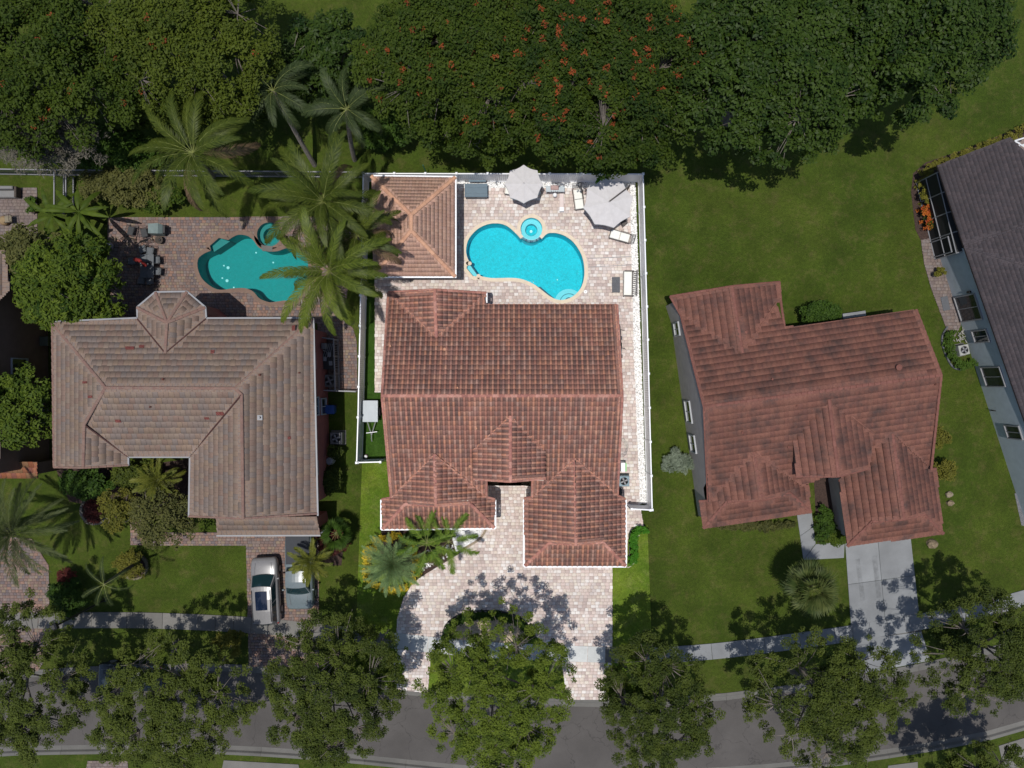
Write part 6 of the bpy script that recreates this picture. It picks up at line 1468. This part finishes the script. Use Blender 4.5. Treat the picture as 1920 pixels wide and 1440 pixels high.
c = P(1171, 876, 1.0); ub = thing('utility_box', 'white box with lime green side by the air conditioner', 'box', (c.x, c.y, .05)); MB().rbox((-.1, 0, .5), (.30, .62, 1.0), 0, .02).build('cabinet', M_WHITE, ub, local=True); MB().box((.10, 0, .5), (.08, .58, .98)).build('side_cover', simple('lime_green', (.20, .55, .16), .5, .05, 4), ub, local=True)
c = P(1163, 922, .6); b2 = thing('meter_box', 'small dark meter box below the blue-grey air conditioner', 'box', (c.x, c.y, .05)); MB().rbox((0, 0, .4), (.18, .42, .8), 0, .02).build('cabinet', M_BLACK, b2, local=True); MB().box((.1, 0, .55), (.03, .3, .2)).build('cover', M_TRIM, b2, local=True)
hs_ = thing('garden_hose', 'coiled garden hose on the pavers right of the roof', 'hose', P(1168, 838, .05)); MB().path([(.22*(1+.02*k)*math.cos(k*.5)-.05, .40*(1+.02*k)*math.sin(k*.5), .03+.002*k) for k in range(40)], .012, 5).build('coil', M_TRIM, hs_, local=True); MB().path([(-.3, .9, .02), (-.2, .5, .02), (-.05, .45, .03)], .012, 5).build('hose_end', M_TRIM, hs_, local=True)
def bicycle(label, px, py, rz, m):
    c = P(px, py, .5); r = thing('bicycle', label, 'bicycle', (c.x, c.y, .05), rz)
    for y in (-.5, .5):
        w = MB().path([(0, y+.32*math.cos(a), .34+.32*math.sin(a)) for a in [2*math.pi*k/18 for k in range(19)]], .022, 5).build('wheel', M_RUB, r, local=True)
        MB().tube((-.04, y, .34), (.04, y, .34), .03).build('hub', M_TRIM, w, local=True)
    mb = MB().path([(0, -.5, .34), (0, 0, .32), (0, -.15, .8), (0, -.5, .34)], .018, 5).path([(0, 0, .32), (0, .38, .78), (0, -.15, .72)], .018, 5).path([(0, .38, .9), (0, .5, .34)], .016, 5); mb.build('frame', m, r, local=True)
    MB().path([(-.26, .33, .95), (0, .4, .93), (.26, .33, .95)], .016, 5).build('handlebar', M_BLACK, r, local=True); MB().rbox((0, -.17, .86), (.14, .25, .05), 0, .02).build('saddle', M_BLACK, r, local=True)
    return r
bicycle('black bicycle leaning near the upper right wall of the brick red roof', 1163, 630, R(3), M_BLACK); bicycle('grey bicycle below the black one by the right wall', 1164, 664, R(-4), M_TRIM)
# utility trailer with covered box in the left side yard
c = P(694, 771, .9); ut = thing('utility_trailer', 'small trailer with flat grey cover and bare drawbar on the artificial turf', 'trailer', (c.x, c.y, .012))
M_LG = simple('light_grey_cover', (.36, .40, .43), .5, .05, 3)
MB().rbox((0, 0, .62), (1.0, 1.40, .5), 0, .03).build('box', simple('grey_box', (.2, .22, .24), .5, .05, 3), ut, local=True); MB().rbox((0, 0, .90), (1.08, 1.50, .05), 0, .015).build('cover', M_LG, ut, local=True)
for k in range(5): MB().lathe([(.02, .92), (.02, .95)], (.49, -.6+.3*k, 0), 6).build('cover_stud', M_WHITE, ut, local=True)
for s_ in (-.56, .56): 
    w = MB().path([(s_, .28*math.cos(a)-.05, .30+.22*math.sin(a)) for a in [2*math.pi*k/14 for k in range(15)]], .07, 6).build('wheel', M_RUB, ut, local=True)
for x0 in (-.3, .3): MB().path([(x0, -.7, .45), (.0, -1.7, .42)], .035, 5).build('drawbar', M_TRIM, ut, local=True)
MB().path([(0, -1.65, .42), (0, -1.95, .45), (.02, -2.15, .35)], .03, 5).build('hitch', M_TRIM, ut, local=True); MB().tube((-.35, -1.55, .5), (.42, -1.45, .52), .03).build('handle_bar', M_WHITE, ut, local=True)
MB().tube((0, -1.5, .0), (0, -1.5, .5), .03).build('jockey_leg', M_TRIM, ut, local=True)
c = P(686, 856, .2); lt = thing('garden_light', 'small white and red object in the corner of the artificial turf', 'light', (c.x, c.y, .012)); MB().lathe([(.1, 0), (.13, .2), (.1, .3), (.02, .34)], (0, 0, 0), 12).build('cap', M_WHITE, lt, local=True); MB().lathe([(.13, .14), (.14, .18), (.13, .2)], (0, 0, 0), 12).build('band', simple('red_plastic', (.4, .05, .03), .5, .05, 4), lt, local=True)
# bed edging stones
def edging(name, label, line, m, w=.16, h=.12, step=.3, closed=False, size=None, jit=.0, seed=1):
    pts_ = [Vector(P2(*q)) for q in catmull(line, 8, closed)]
    if closed: pts_.append(pts_[0])
    root = thing(name, label, 'edging', (pts_[0].x, pts_[0].y, 0)); acc = 0; rr = random.Random(seed); a = pts_[0]; i = 0
    tot = [0]
    for k in range(1, len(pts_)): tot.append(tot[-1]+(pts_[k]-pts_[k-1]).length)
    def at(s):
        for k in range(1, len(pts_)):
            if tot[k] >= s: return pts_[k-1].lerp(pts_[k], (s-tot[k-1])/max(1e-6, tot[k]-tot[k-1]))
        return pts_[-1]
    s = 0
    while s < tot[-1]-step*.5:
        p, q = at(s), at(s+step); d_ = q-p; c = (p+q)/2; MB().rbox((c.x, c.y, h/2-.02), (max(.05, d_.length-.015), w*(1+rr.uniform(-jit, jit)), h*(1+rr.uniform(-jit, jit))), math.atan2(d_.y, d_.x), .02).build('edge_stone', m, root); s += step
    return root
edging('bed_edging', 'tan edging stones curving round the white pebble bed corner', [(913, 987), (908, 999), (897, 1012), (878, 1024), (860, 1034)], simple('tan_edging', (.30, .24, .17), .9, .15, 6))
edging('bed_edging', 'black edging band round the driveway island hedge', [(829, 1205), (831, 1182), (843, 1163), (870, 1149), (905, 1144.5), (945, 1147), (975, 1157), (990, 1171), (1003, 1190)], M_BLACK, .09, .16, .4)
edging('bed_edging', 'black edging at the head of the bright clipped hedge', [(1210, 987), (1192, 987), (1181, 996), (1180, 1020), (1179, 1058)], M_BLACK, .07, .14, .3)
edging('bed_edging', 'pale curving edging line right of the bright clipped hedge', [(1199, 1003), (1194, 1006), (1193, 1035), (1190, 1053), (1178, 1064), (1172, 1060)], simple('pale_edging', (.45, .42, .30), .9, .1, 6), .07, .09, .3)
edging('stone_ring', 'round ring of grey stones on the front lawn round a dark bed', px_circle(179, 957, 25, 14)[:14], simple('grey_ring_stone', (.13, .12, .10), .9, .25, 6), .2, .22, .34, True, jit=.2)
edging('stone_ring', 'stone edge of the small lawn bed with the leaning palm', px_circle(254, 1062, 23, 14)[:14], simple('tan_ring_stone', (.16, .14, .09), .9, .25, 6), .18, .2, .32, True, jit=.25)
edging('bed_edging', 'dark curved edging round the low hedge by the blue grey wall', [(1776, 612), (1765, 632), (1770, 660), (1785, 688), (1800, 693)], M_DSL, .12, .14, .35)
patch('stone_ring_bed', px_circle(179, 957, 25, 20)[:20], .02, M_MULCH); patch('lawn_bed', px_circle(254, 1062, 22, 20)[:20], .02, M_MULCH)
# boulders
for i, (a, b, r_, lab) in enumerate(((1778, 927, .26, 'grey-white boulder upper of the two behind the garage corner'), (1780, 943, .27, 'tan boulder lower of the two behind the garage corner'), (1746, 1018, .40, 'large tan boulder at the bottom right corner of the garage'))):
    q = P(a, b); t = thing('boulder', lab, 'boulder', (q.x, q.y, 0)); MB().ball((0, 0, r_*.4), r_, 9, 6, (1, .85, .7), .35, i).build('stone', M_STONE, t, local=True)
for i, (a, b, lab) in enumerate(((269, 376, 'white globe lamp, leftmost of three on the grass'), (279, 382, 'white globe lamp, rightmost of three on the grass'), (270, 386, 'white globe lamp, lowest of three on the grass'))):
    q = P(a, b); t = thing('globe_lamp', lab, 'lamp', (q.x, q.y, 0), 0, 'white globe lamps on the grass'); MB().ball((0, 0, .28), .115, 14, 9).build('globe', simple('globe_white', (.35, .35, .33), .4, .03, 4), t, local=True); MB().tube((0, 0, 0), (0, 0, .18), .03).build('stem', M_BLACK, t, local=True)

# ------------------------------------------------------------------ neighbour's patio
c = P(276, 499, .75); dt = thing('dining_table', 'grey slate patio dining table', 'table', (c.x, c.y, .05))
M_SLT = simple('blue_grey_table', (.075, .085, .095), .5, .15, 6)
for i in range(2):
    for j in range(3): MB().rbox((-.24+.48*i, -.55+.55*j, .73), (.47, .54, .04), 0, .008).build('table_tile', M_SLT, dt, local=True)
for x in (-.42, .42):
    for y in (-.75, .75): MB().tube((x, y, 0), (x, y, .71), .03).build('leg', M_BLACK, dt, local=True)
gdc = 'patio chairs round the grey dining table'; M_MESH = simple('grey_sling', (.10, .11, .12), .8, .1, 6)
for a, b, r_, lab in ((274, 470, 20, 'sling chair at the head of the table, left of the pair'), (288, 473, -10, 'sling chair at the head of the table, right of the pair'), (300, 490, -88, 'upper sling chair on the right of the dining table'), (302, 511, -95, 'lower sling chair on the right of the dining table'), (254, 492, 92, 'sling chair behind the red umbrella left of the table'), (273, 528, 175, 'sling chair at the foot of the table, left one'), (288, 529, 186, 'sling chair at the foot of the table, right one')):
    metal_chair(lab, a, b, R(r_), gdc, m=M_BLACK, seat=M_MESH)
ru = thing('closed_umbrella', 'folded red parasol leaning across the grey dining table', 'umbrella', P(276, 493, 1.0)*1.0); ru.location.z = .05
M_REDC = simple('red_canvas', (.20, .012, .010), .8, .25, 9, bmp=.5)
MB().path([(.05, 0, .0), (0, 0, 1.7)], .025, 6).build('pole', M_BLACK, ru, local=True)
MB().path([(0, 0, 1.75), (-.18, .04, 1.62), (-.42, .12, 1.40), (-.70, .20, 1.22)], [.05, .15, .13, .15], 9).build('canopy', M_REDC, ru, local=True); MB().path([(0, 0, 1.78), (.02, -.12, 1.5), (.03, -.22, 1.3)], [.05, .12, .15], 8).build('canopy_fold', M_REDC, ru, local=True); MB().lathe([(.14, .74), (.12, .82), (.05, .86)], (.1, .05, 0), 10).build('collar', M_BLACK, ru, local=True)
def rocker(label, px, py, rz, group):
    c = P(px, py, .4); r = thing('lounge_chair', label, 'chair', (c.x, c.y, .05), rz, group)
    for x in (-.3, .3): MB().path([(x, -.55, .12), (x, -.35, .02), (x, .2, .02), (x, .55, .12), (x, .45, .5), (x, .75, .95)], .018, 5).build('side_frame', M_BLACK, r, local=True); MB().path([(x, -.45, .08), (x, -.42, .42), (x, .3, .60)], .016, 5).build('armrest', M_BLACK, r, local=True)
    for k in range(6): MB().tube((-.3, -.4+.14*k, .36+.0*k), (.3, -.4+.14*k, .36), .014, n=4).build('seat_bar', M_BLACK, r, local=True)
    for k in range(5): y = .47+.06*k; MB().tube((-.3, y, .5+.1*k), (.3, y, .5+.1*k), .014, n=4).build('back_bar', M_BLACK, r, local=True)
    MB().rbox((0, -.05, .39), (.42, .6, .03)).build('sling', simple('dark_sling', (.04, .042, .045), .8, .1, 5), r, local=True)
    return r
rocker('black wire lounge chair nearest the mango tree', 245, 434, R(168), 'black wire lounge chairs'); rocker('black wire lounge chair left of the covered grill', 271, 438, R(195), 'black wire lounge chairs')
c = P(288, 428, 1.1); gr = thing('covered_grill', 'barbecue grill under a pale blue-grey cover', 'grill', (c.x, c.y, .05)); M_CVR = simple('blue_grey_cover', (.145, .19, .185), .7, .12, 4, bmp=.4)
MB().add([(-.42, -.36, .25), (.42, -.36, .25), (.42, .36, .25), (-.42, .36, .25), (-.40, -.33, 1.02), (.28, -.36, 1.06), (.30, .36, 1.05), (-.40, .33, 1.02), (.5, -.3, .8), (.5, .3, .8)], [(0, 1, 5, 4), (2, 3, 7, 6), (3, 0, 4, 7), (4, 5, 6, 7), (5, 1, 8), (1, 2, 9, 8), (2, 6, 9), (5, 8, 9, 6)]).build('cover', M_CVR, gr, local=True)
for x in (-.36, .36):
    for y in (-.28, .28): MB().tube((x, y, 0), (x, y, .3), .03).build('leg', M_BLACK, gr, local=True)
MB().box((.56, 0, .75), (.14, .5, .04)).build('side_shelf', M_BLACK, gr, local=True)
c = P(298, 450, .4); ft = thing('fire_pit', 'round dark fire bowl below the covered grill', 'fire pit', (c.x, c.y, .05)); MB().lathe([(.16, 0), (.24, .25), (.28, .38), (.24, .38), (.05, .26)], (0, 0, 0), 18).build('bowl', M_BARKD, ft, local=True); MB().ball((.04, .02, .3), .1, 8, 5).build('ash_heap', M_BLACK, ft, local=True)
c = P(207, 462, .6); cb = thing('kettle_grill', 'white lidded kettle grill under the edge of the mango tree', 'grill', (c.x, c.y, .05)); MB().ball((0, 0, .7), .28, 14, 8, (1, 1, .8)).build('lid', simple('lid_grey', (.25, .25, .28), .4, .05, 4), cb, local=True)
for k in range(3): a = 2.1*k; MB().tube((.1*math.cos(a), .1*math.sin(a), .5), (.28*math.cos(a), .28*math.sin(a), 0), .018).build('leg', M_BLACK, cb, local=True)
# corner terrace
c = P(12, 361, .45); so = thing('terrace_sofa', 'light grey sofa with brown side on the corner terrace', 'sofa', (c.x, c.y, .05)); M_SOF = simple('sofa_grey', (.19, .185, .18), .9, .06, 4)
MB().rbox((-.1, -.1, .3), (1.5, .5, .3), 0, .05).build('seat', M_SOF, so, local=True); MB().rbox((-.1, .28, .45), (1.5, .22, .6), 0, .05).build('backrest', M_SOF, so, local=True); MB().rbox((.74, .02, .36), (.16, .74, .5), 0, .03).build('armrest', M_BARKD, so, local=True); MB().box((-.1, 0, .1), (1.4, .6, .1)).build('frame', M_BARKD, so, local=True)
c = P(6, 413, .4); rt = thing('wicker_pouf', 'round tan wicker stool on the corner terrace', 'stool', (c.x, c.y, .05)); MB().lathe([(.26, 0), (.34, .12), (.34, .3), (.28, .4), (.05, .42)], (0, 0, 0), 20).build('body', simple('wicker_tan', (.20, .13, .065), .9, .2, 9), rt, local=True); MB().lathe([(.2, .405), (.2, .43), (.02, .44)], (0, 0, 0), 16).build('cushion', simple('tan_cushion', (.24, .17, .09), .9, .1, 5), rt, local=True)
metal_chair('dark wicker armchair beside the round tan stool', 25, 414, R(-85), None, m=M_BARKD, seat=simple('beige_pad', (.20, .17, .12), .9, .1, 6), name='wicker_chair')
for a, b, lab in ((61, 374, 'potted plant at the upper edge of the corner terrace'), (61, 394, 'dark pot with a round plant lower on the corner terrace')):
    q = P(a, b, .4); t = thing('potted_plant', lab, 'plant pot', (q.x, q.y, .05)); MB().lathe([(.14, 0), (.20, .32), (.16, .32), (.1, .26)], (0, 0, 0), 14).build('pot', simple('pot_brown', (.05, .03, .02), .7, .1, 5), t, local=True)
    rs1 = np.random.RandomState(a+b); C = rs1.normal(size=(10, 3))*.12+[0, 0, .5]; V, F, T = leaf_cloud(rs1, C, np.full(10, .16), 26, .07, rs1.uniform(0, 1, 10)); link('foliage', np_mesh('foliage', V, F, T), L_HEDGE, t)
# items by the brick red wall
c = P(618, 768, 1.0); bb = thing('recycling_bin', 'blue recycling bin under the window of the brick red wall', 'bin', (c.x, c.y, 0)); M_BLU = simple('blue_plastic', (.010, .055, .22), .4, .06, 4)
MB().add([(x*s, y*s, z) for s, z in ((.22, .06), (.29, .95)) for x, y in ((-1, -1), (1, -1), (1, 1), (-1, 1))], [(0, 1, 5, 4), (1, 2, 6, 5), (2, 3, 7, 6), (3, 0, 4, 7), (3, 2, 1, 0)]).build('body', M_BLU, bb, local=True); MB().rbox((0, 0, .98), (.64, .62, .07), 0, .025).build('lid', M_BLU, bb, local=True); MB().tube((-.25, .3, .98), (.25, .3, .98), .02).build('handle', M_BLU, bb, local=True)
for x in (-.2, .2): MB().lathe([(.09, -.03), (.09, .03)], (x, .24, .09), 10).build('wheel', M_RUB, bb, local=True)
c = P(617, 865, .9); wd_ = thing('water_drum', 'grey-white drum beside the lower shrubs of the brick red wall', 'drum', (c.x, c.y, 0)); MB().lathe([(.24, 0), (.29, .3), (.29, .7), (.24, .85), (.1, .88)], (0, 0, 0), 18).build('body', simple('drum_grey', (.23, .24, .26), .4, .05, 4), wd_, local=True); MB().lathe([(.08, .86), (.08, .92)], (.08, .05, 0), 10).build('cap', M_TRIM, wd_, local=True)
c = P(618, 668, .7); jk = thing('storage_rack', 'metal rack with stored pipes and gear inside the railed enclosure', 'rack', (c.x, c.y, 0))
for x in (-.45, .45):
    for y in (-.9, 0, .9): MB().tube((x, y, 0), (x, y, 1.2), .02, n=4).build('post', M_TRIM, jk, local=True)
for z in (.4, 1.1): MB().box((0, 0, z), (.92, 1.84, .03)).build('shelf', M_BLACK, jk, local=True)
for a, b, z in ((.2, -.5, 1.18), (-.2, -.2, 1.18), (.1, .1, 1.18)): MB().box((a, b, z), (.22, .3, .12), .3*a).build('stored_box', M_TRIM, jk, local=True)
for k in range(4): MB().tube((-.35+.15*k, -.1, 1.16), (.0+.12*k, .85, 1.3), .022, n=5).build('stored_pipe', M_TRIM, jk, local=True)
wh = thing('water_heater', 'small grey box and pipes on the brick red wall above the railing', 'wall box', (P(601, 648, 2.5).x, P(601, 648, 2.5).y, 0)); MB().rbox((.04, 0, 1.7), (.3, .4, .5), 0, .03).build('cabinet', M_ACG, wh, local=True); MB().tube((0, -.3, 0), (0, -.3, 1.8), .03).build('pipe', M_TRIM, wh, local=True)
c = P(86, 640, .8); bn = thing('wheelie_bins', 'dark rubbish bin between the brown house and the two-storey house', 'bin', (c.x, c.y, 0)); MB().rbox((0, 0, .5), (.55, .6, .95), 0, .04).build('body', M_RUB, bn, local=True); MB().rbox((0, 0, 1.0), (.6, .66, .06), 0, .02).build('lid', simple('olive_lid', (.05, .065, .05), .5, .1, 4), bn, local=True)
bn.name = 'rubbish_bin'
# things by the far right house
c = P(1778, 568, .4); mt = thing('hvac_cover', 'flat dark grey mat on the side path by the blue grey wall', 'mat', (c.x, c.y, .05), R(12)); mt.name = 'door_mat'; MB().rbox((0, 0, .02), (.5, 1.0, .04), 0, .01).build('mat_surface', M_DSL, mt, local=True)
c = P(1765, 512, .3); sh = tree('potted_bush', 'small round potted bush on the side path below the screened porch', 'plant pot', 1764, 511, .5, 9, 8, .25, L_YHEDGE, n=16, per=40, size=.06, cr=.15, seed=90, limbs=0, tints=(0, .4), crownname='foliage'); MB().lathe([(.14, .0), (.18, .35)], (0, 0, 0), 12).build('pot', M_BARKD, sh, local=True)
rs2 = np.random.RandomState(9); ws = thing('white_driftwood', 'heap of white branches and stones beside the white air conditioner', 'rock heap', P(1800, 632))
for k in range(26):
    x, y = rs2.uniform(-.45, .45, 2); a = rs2.uniform(0, 3.1); l = rs2.uniform(.15, .35); MB().path([(x, y, .06+.1*rs2.rand()), (x+l*math.cos(a), y+l*math.sin(a), .08+.12*rs2.rand())], [.035, .02], 5).build('branch', simple('bleached_wood', (.30, .29, .26), .8, .15, 8) if k == 0 else MATS['bleached_wood'], ws, local=True)
c = P(1861, 770, .2); t = thing('garden_tap', 'dark hose tap standing by the blue grey wall', 'tap', (c.x-.1, c.y, 0)); MB().tube((0, 0, 0), (0, 0, .7), .03).build('pipe', M_BLACK, t, local=True); MB().path([(0, 0, .68), (-.2, .05, .7), (-.28, .05, .6)], .03).build('spout', M_BLACK, t, local=True)
patch('gravel_patch', [(1902, 925), (1960, 915), (1980, 1000), (1915, 985)], .016, simple('grey_gravel', (.13, .13, .14), .9, .4, 14, bmp=.6, fine=.4))
c = P(1602, 590, .8); st2 = thing('window_well', 'grey panel bench behind the rust red roof next to the round bush', 'bench', (c.x, c.y, 0), R(8)); st2.name = 'garden_bench'; MB().box((0, 0, .78), (1.6, .35, .05)).build('top', M_CONC_GREY, st2, local=True)
for x in (-.7, .7): MB().box((x, 0, .375), (.08, .3, .75)).build('leg', M_CONC_GREY, st2, local=True)
# street light over the left sidewalk
lp = thing('street_lamp', 'dark street lamp post leaning into view over the left sidewalk', 'street lamp', P(232, 1143)); q = P(88, 1186, 9.2)-lp.location
q1 = P(237, 1141); lp.location = (P(215, 1128).x, P(215, 1128).y, 0)
vv = P(88, 1188, 6.5)-Vector(lp.location)
base = P(96, 1178, 6.0); 
lp.location = (base.x, base.y, 0)
MB().path([(0, 0, 0), (0, 0, 5.6)], [.09, .055], 8).build('pole', M_BLACK, lp, local=True); MB().rbox((0, 0, 5.75), (.42, .42, .30), .4, .08).build('lantern', M_BLACK, lp, local=True); MB().lathe([(.16, 0), (.16, .2), (.09, .3)], (0, 0, 0), 12).build('base', M_BLACK, lp, local=True)

# ------------------------------------------------------------------ vehicles
def vehicle(name, label, cat, px, py, rz, L, W_, H_, pm, hood, cowl, roof_f, roof_r, deck_, group=None, pickup=False, sunroof=False, rails=False, z0=.055, belt=None):
    """front at +Y. hood..deck are fractions of the length measured from the nose (0) to the tail (1)"""
    c = P(px, py, H_*.8); r = thing(name, label, cat, (c.x, c.y, z0), rz, group)
    belt = belt or H_*.60; Y = lambda t: L/2-t*L; hw = W_/2
    st = [(0.0, .78, .50, belt*.70), (.015, .88, .38, belt*.82), (.05, .95, .30, belt*.90), (.12, .99, .26, belt*.95), (hood*.7, 1, .25, belt*.985), (hood, 1, .25, belt), (.5, 1, .25, belt*1.01), (.75, 1, .25, belt*1.02), (.90, .99, .27, belt*1.0), (.96, .96, .32, belt*.97), (.99, .90, .42, belt*.92), (1.0, .80, .52, belt*.84)]
    prof = lambda w, zb, zt: [(w*.90, zb), (w*.985, zb+.12), (w, zb+(zt-zb)*.45), (w*.985, zb+(zt-zb)*.78), (w*.93, zt-.025), (w*.84, zt+.005), (w*.5, zt+.03), (0, zt+.04)]
    V = []; F = []; m = 15
    for t, wf, zb, zt in st:
        pr_ = prof(hw*wf, zb, zt); row = [(-x, Y(t), z) for x, z in pr_]+[(x, Y(t), z) for x, z in pr_[-2::-1]]; V += row
    for i in range(len(st)-1):
        for k in range(m-1): a = i*m+k; F.append((a, a+1, a+m+1, a+m))
    F.append(tuple(range(m-1, -1, -1))); F.append(tuple(range((len(st)-1)*m, len(st)*m)))
    F = [tuple(reversed(f)) for f in F] if True else F
    body = MB().add(V, F).build('body', pm, r, local=True, smooth=True)
    # greenhouse: base ring at the belt, roof ring at the top
    gb = lambda t: hw*.86; zr = H_; zbelt = belt+.02
    yb0, yb1, yr0, yr1 = Y(cowl), Y(deck_), Y(roof_f), Y(roof_r); wb_, wr = hw*.87, hw*.72
    def arcrow(y, w, z, bow, dz=.0, n=7): return [(-w+2*w*k/(n-1), y+bow*(1-(2*k/(n-1)-1)**2), z+dz*(1-(2*k/(n-1)-1)**2)) for k in range(n)]
    rows = [arcrow(yb0, wb_, zbelt, .12), arcrow(yr0, wr, zr-.03, .07, .03), arcrow((yr0*2+yr1)/3, wr*1.01, zr, .0, .045), arcrow((yr0+yr1*2)/3, wr*1.0, zr-.01, .0, .045), arcrow(yr1, wr*.97, zr-.05, -.05, .03), arcrow(yb1, wb_*.95, zbelt, -.08)]
    V = [v for rr_ in rows for v in rr_]; n = 7; F = [(i*n+k, i*n+k+1, (i+1)*n+k+1, (i+1)*n+k) for i in range(5) for k in range(n-1)]
    F = [f[::-1] for f in F]
    F += [(0, 7, 14, 21, 28, 35), (6, 41, 34, 27, 20, 13)]
    MB().add(V, F).build('cabin', pm, r, local=True, smooth=False)
    def shell(r0, r1, u0, u1, s=.012, name='windshield', m_=M_GLASSB, k0=.04):
        V = []; 
        for q in (u0, u1):
            for k in range(n):
                f = k0+(1-2*k0)*k/(n-1); ff = f*(n-1); j = min(int(ff), n-2); a = Vector(r0[j]).lerp(Vector(r0[j+1]), ff-j); b = Vector(r1[j]).lerp(Vector(r1[j+1]), ff-j); p = a.lerp(b, q); V.append(p)
        nn = (V[n+3]-V[3]).cross(Vector((1, 0, 0))); nn = nn.normalized(); nn = nn if nn.z > 0 else -nn
        V = [p+nn*s for p in V]; F = [(k, k+1, n+k+1, n+k)[::-1] for k in range(n-1)]; return MB().add(V, F).build(name, m_, r, local=True)
    shell(rows[0], rows[1], .06, .96); shell(rows[5], rows[4], .12, .92, name='rear_window')
    if sunroof: shell(rows[1], rows[4], .12, .62, .055, 'sunroof', M_SUNROOF, .2)
    for sgn in (-1, 1):
        q = [Vector((sgn*wb_, yb0, zbelt)), Vector((sgn*wr, yr0, zr-.03)), Vector((sgn*wr*.97, yr1, zr-.05)), Vector((sgn*wb_*.95, yb1, zbelt))]
        cuts = [(0, .47), (.50, .96)] if not pickup else [(0, .55), (.6, .95)]
        for a, b in cuts:
            bot = lambda t: q[0].lerp(q[3], t); top = lambda t: q[1].lerp(q[2], t)
            ta, tb = max(.10, a), b
            V = [bot(ta).lerp(top(ta), .08), bot(tb).lerp(top(tb), .08), bot(tb).lerp(top(tb*.98), .88), bot(max(ta, .04)).lerp(top(ta), .88)]
            V = [v+Vector((sgn*.012, 0, .004)) for v in V]; MB().add(V, [(0, 1, 2, 3) if sgn > 0 else (3, 2, 1, 0)]).build('side_window', M_GLASSB, r, local=True)
        MB().rbox((sgn*(hw+.07), Y(cowl)-.25, belt+.06), (.17, .12, .13), 0, .03).build('wing_mirror', pm, r, local=True)
        hl = MB().rbox((sgn*hw*.68, Y(.045), belt*.80), (.32, .22, .12), sgn*-.25, .04).build('headlight', M_TRIM, r, local=True)
        MB().rbox((sgn*hw*.80, Y(.975), belt*.86), (.24, .12, .18), 0, .03).build('tail_light', simple('tail_red', (.2, .01, .01), .3, .05, 5) if 'tail_red' not in MATS else MATS['tail_red'], r, local=True)
        if rails: MB().path([(sgn*wr*.93, yr0-.15, zr+.01), (sgn*wr*.93, yr0-.3, zr+.07), (sgn*wr*.92, yr1+.25, zr+.05), (sgn*wr*.92, yr1+.1, zr-.02)], .02, 5).build('roof_rail', M_BLACK, r, local=True)
        for t in (.19, .80):
            y = Y(t); wr_ = .35 if H_ > 1.6 else .32
            V = []; ax = sgn*(hw-.10)
            w = MB(); vs = []; fs = []
            for k in range(18):
                a = 2*math.pi*k/18
                for x in (-.11, .11): vs.append((ax+x, y+wr_*math.cos(a), wr_-.0+wr_*math.sin(a)))
            for k in range(18): a, b = 2*k, 2*((k+1) % 18); fs.append((a, b, b+1, a+1))
            fs.append(tuple(range(0, 36, 2))); fs.append(tuple(range(35, 0, -2)))
            w.add(vs, fs); wo_ = w.build('wheel', M_RUB, r, local=True)
            vs = [(ax+sgn*.115, y+.22*math.cos(2*math.pi*k/12), wr_+.22*math.sin(2*math.pi*k/12)) for k in range(12)]
            MB().add(vs, [tuple(range(12)) if sgn > 0 else tuple(range(11, -1, -1))]).build('rim', M_TRIM, wo_, local=True)
    # grille, hood crease lines, wipers
    MB().rbox((0, Y(.004), belt*.62), (hw*1.1, .07, .2), 0, .02).build('grille', M_BLACK, r, local=True)
    for sgn in (-1, 1):
        MB().path([(sgn*hw*.58, Y(.07), belt*.945+.03), (sgn*hw*.63, Y(hood*.6), belt*.99+.03), (sgn*hw*.70, Y(hood), belt+.02)], .012, 4).build('hood_crease', M_TRIM, r, local=True)
        MB().tube((sgn*.15, yb0+.08, zbelt+.035), (sgn*.15+.5, yb0-.02, zbelt+.06), .01, n=4).build('wiper', M_BLACK, r, local=True)
    return r
M_CARW = paint('white_car_paint', (.19, .185, .185)); M_CARS = paint('silver_blue_paint', (.13, .16, .17)); M_CARD = paint('dark_blue_paint', (.020, .028, .036)); M_CARR = paint('dark_red_paint', (.055, .006, .006))
suv = vehicle('parked_suv', 'white SUV with dark sunroof parked nose to the garage on the paver driveway', 'car', 493, 1112, R(3), 4.65, 1.88, 1.66, M_CARW, .27, .25, .40, .93, .985, sunroof=True, rails=True)
pk = vehicle('pickup_truck', 'silver-blue pickup truck with dark bed cover half under the areca palm', 'truck', 557, 1075, R(181), 5.3, 1.92, 1.78, M_CARS, .25, .23, .34, .54, .57, pickup=True, belt=1.12)
MB().rbox((0, -1.55, 1.16), (1.66, 1.95, .06), 0, .02).build('bed_cover', simple('dark_vinyl', (.018, .022, .03), .7, .1, 5), pk, local=True)
MB().rbox((0, -2.62, .72), (1.5, .14, .22), 0, .04).build('rear_bumper', M_TRIM, pk, local=True)
dc = vehicle('parked_car', 'dark car parked on the street under the oak', 'car', 235, 1276, R(88), 4.6, 1.82, 1.48, M_CARD, .28, .26, .42, .82, .93, z0=-.13)
# sail shade posts / small park items
c = P(797, 318, 1.5); gp_ = thing('garden_stake', 'teal stake leaning against the back fence above the pavilion', 'stake', (c.x, c.y, 0)); MB().tube((0, 0, 0), (-.12, .25, 1.7), .03).build('shaft', simple('teal_paint', (.02, .14, .12), .5, .1, 5), gp_, local=True); MB().box((0, 0, .1), (.1, .1, .2)).build('foot', M_TRIM, gp_, local=True)
c = P(570, 640); al = thing('ladder', 'thin curved grab rail by the lower steps of the teal pool', 'hand rail', P(566, 566)); al.name = 'hand_rail'
for x in (-.15, .25): MB().path([(x, -.3, 0), (x, -.25, .8), (x-.05, .1, .85), (x-.08, .35, .1)], .022, 6).build('rail', M_TRIM, al, local=True)
bpy.context.view_layer.update()
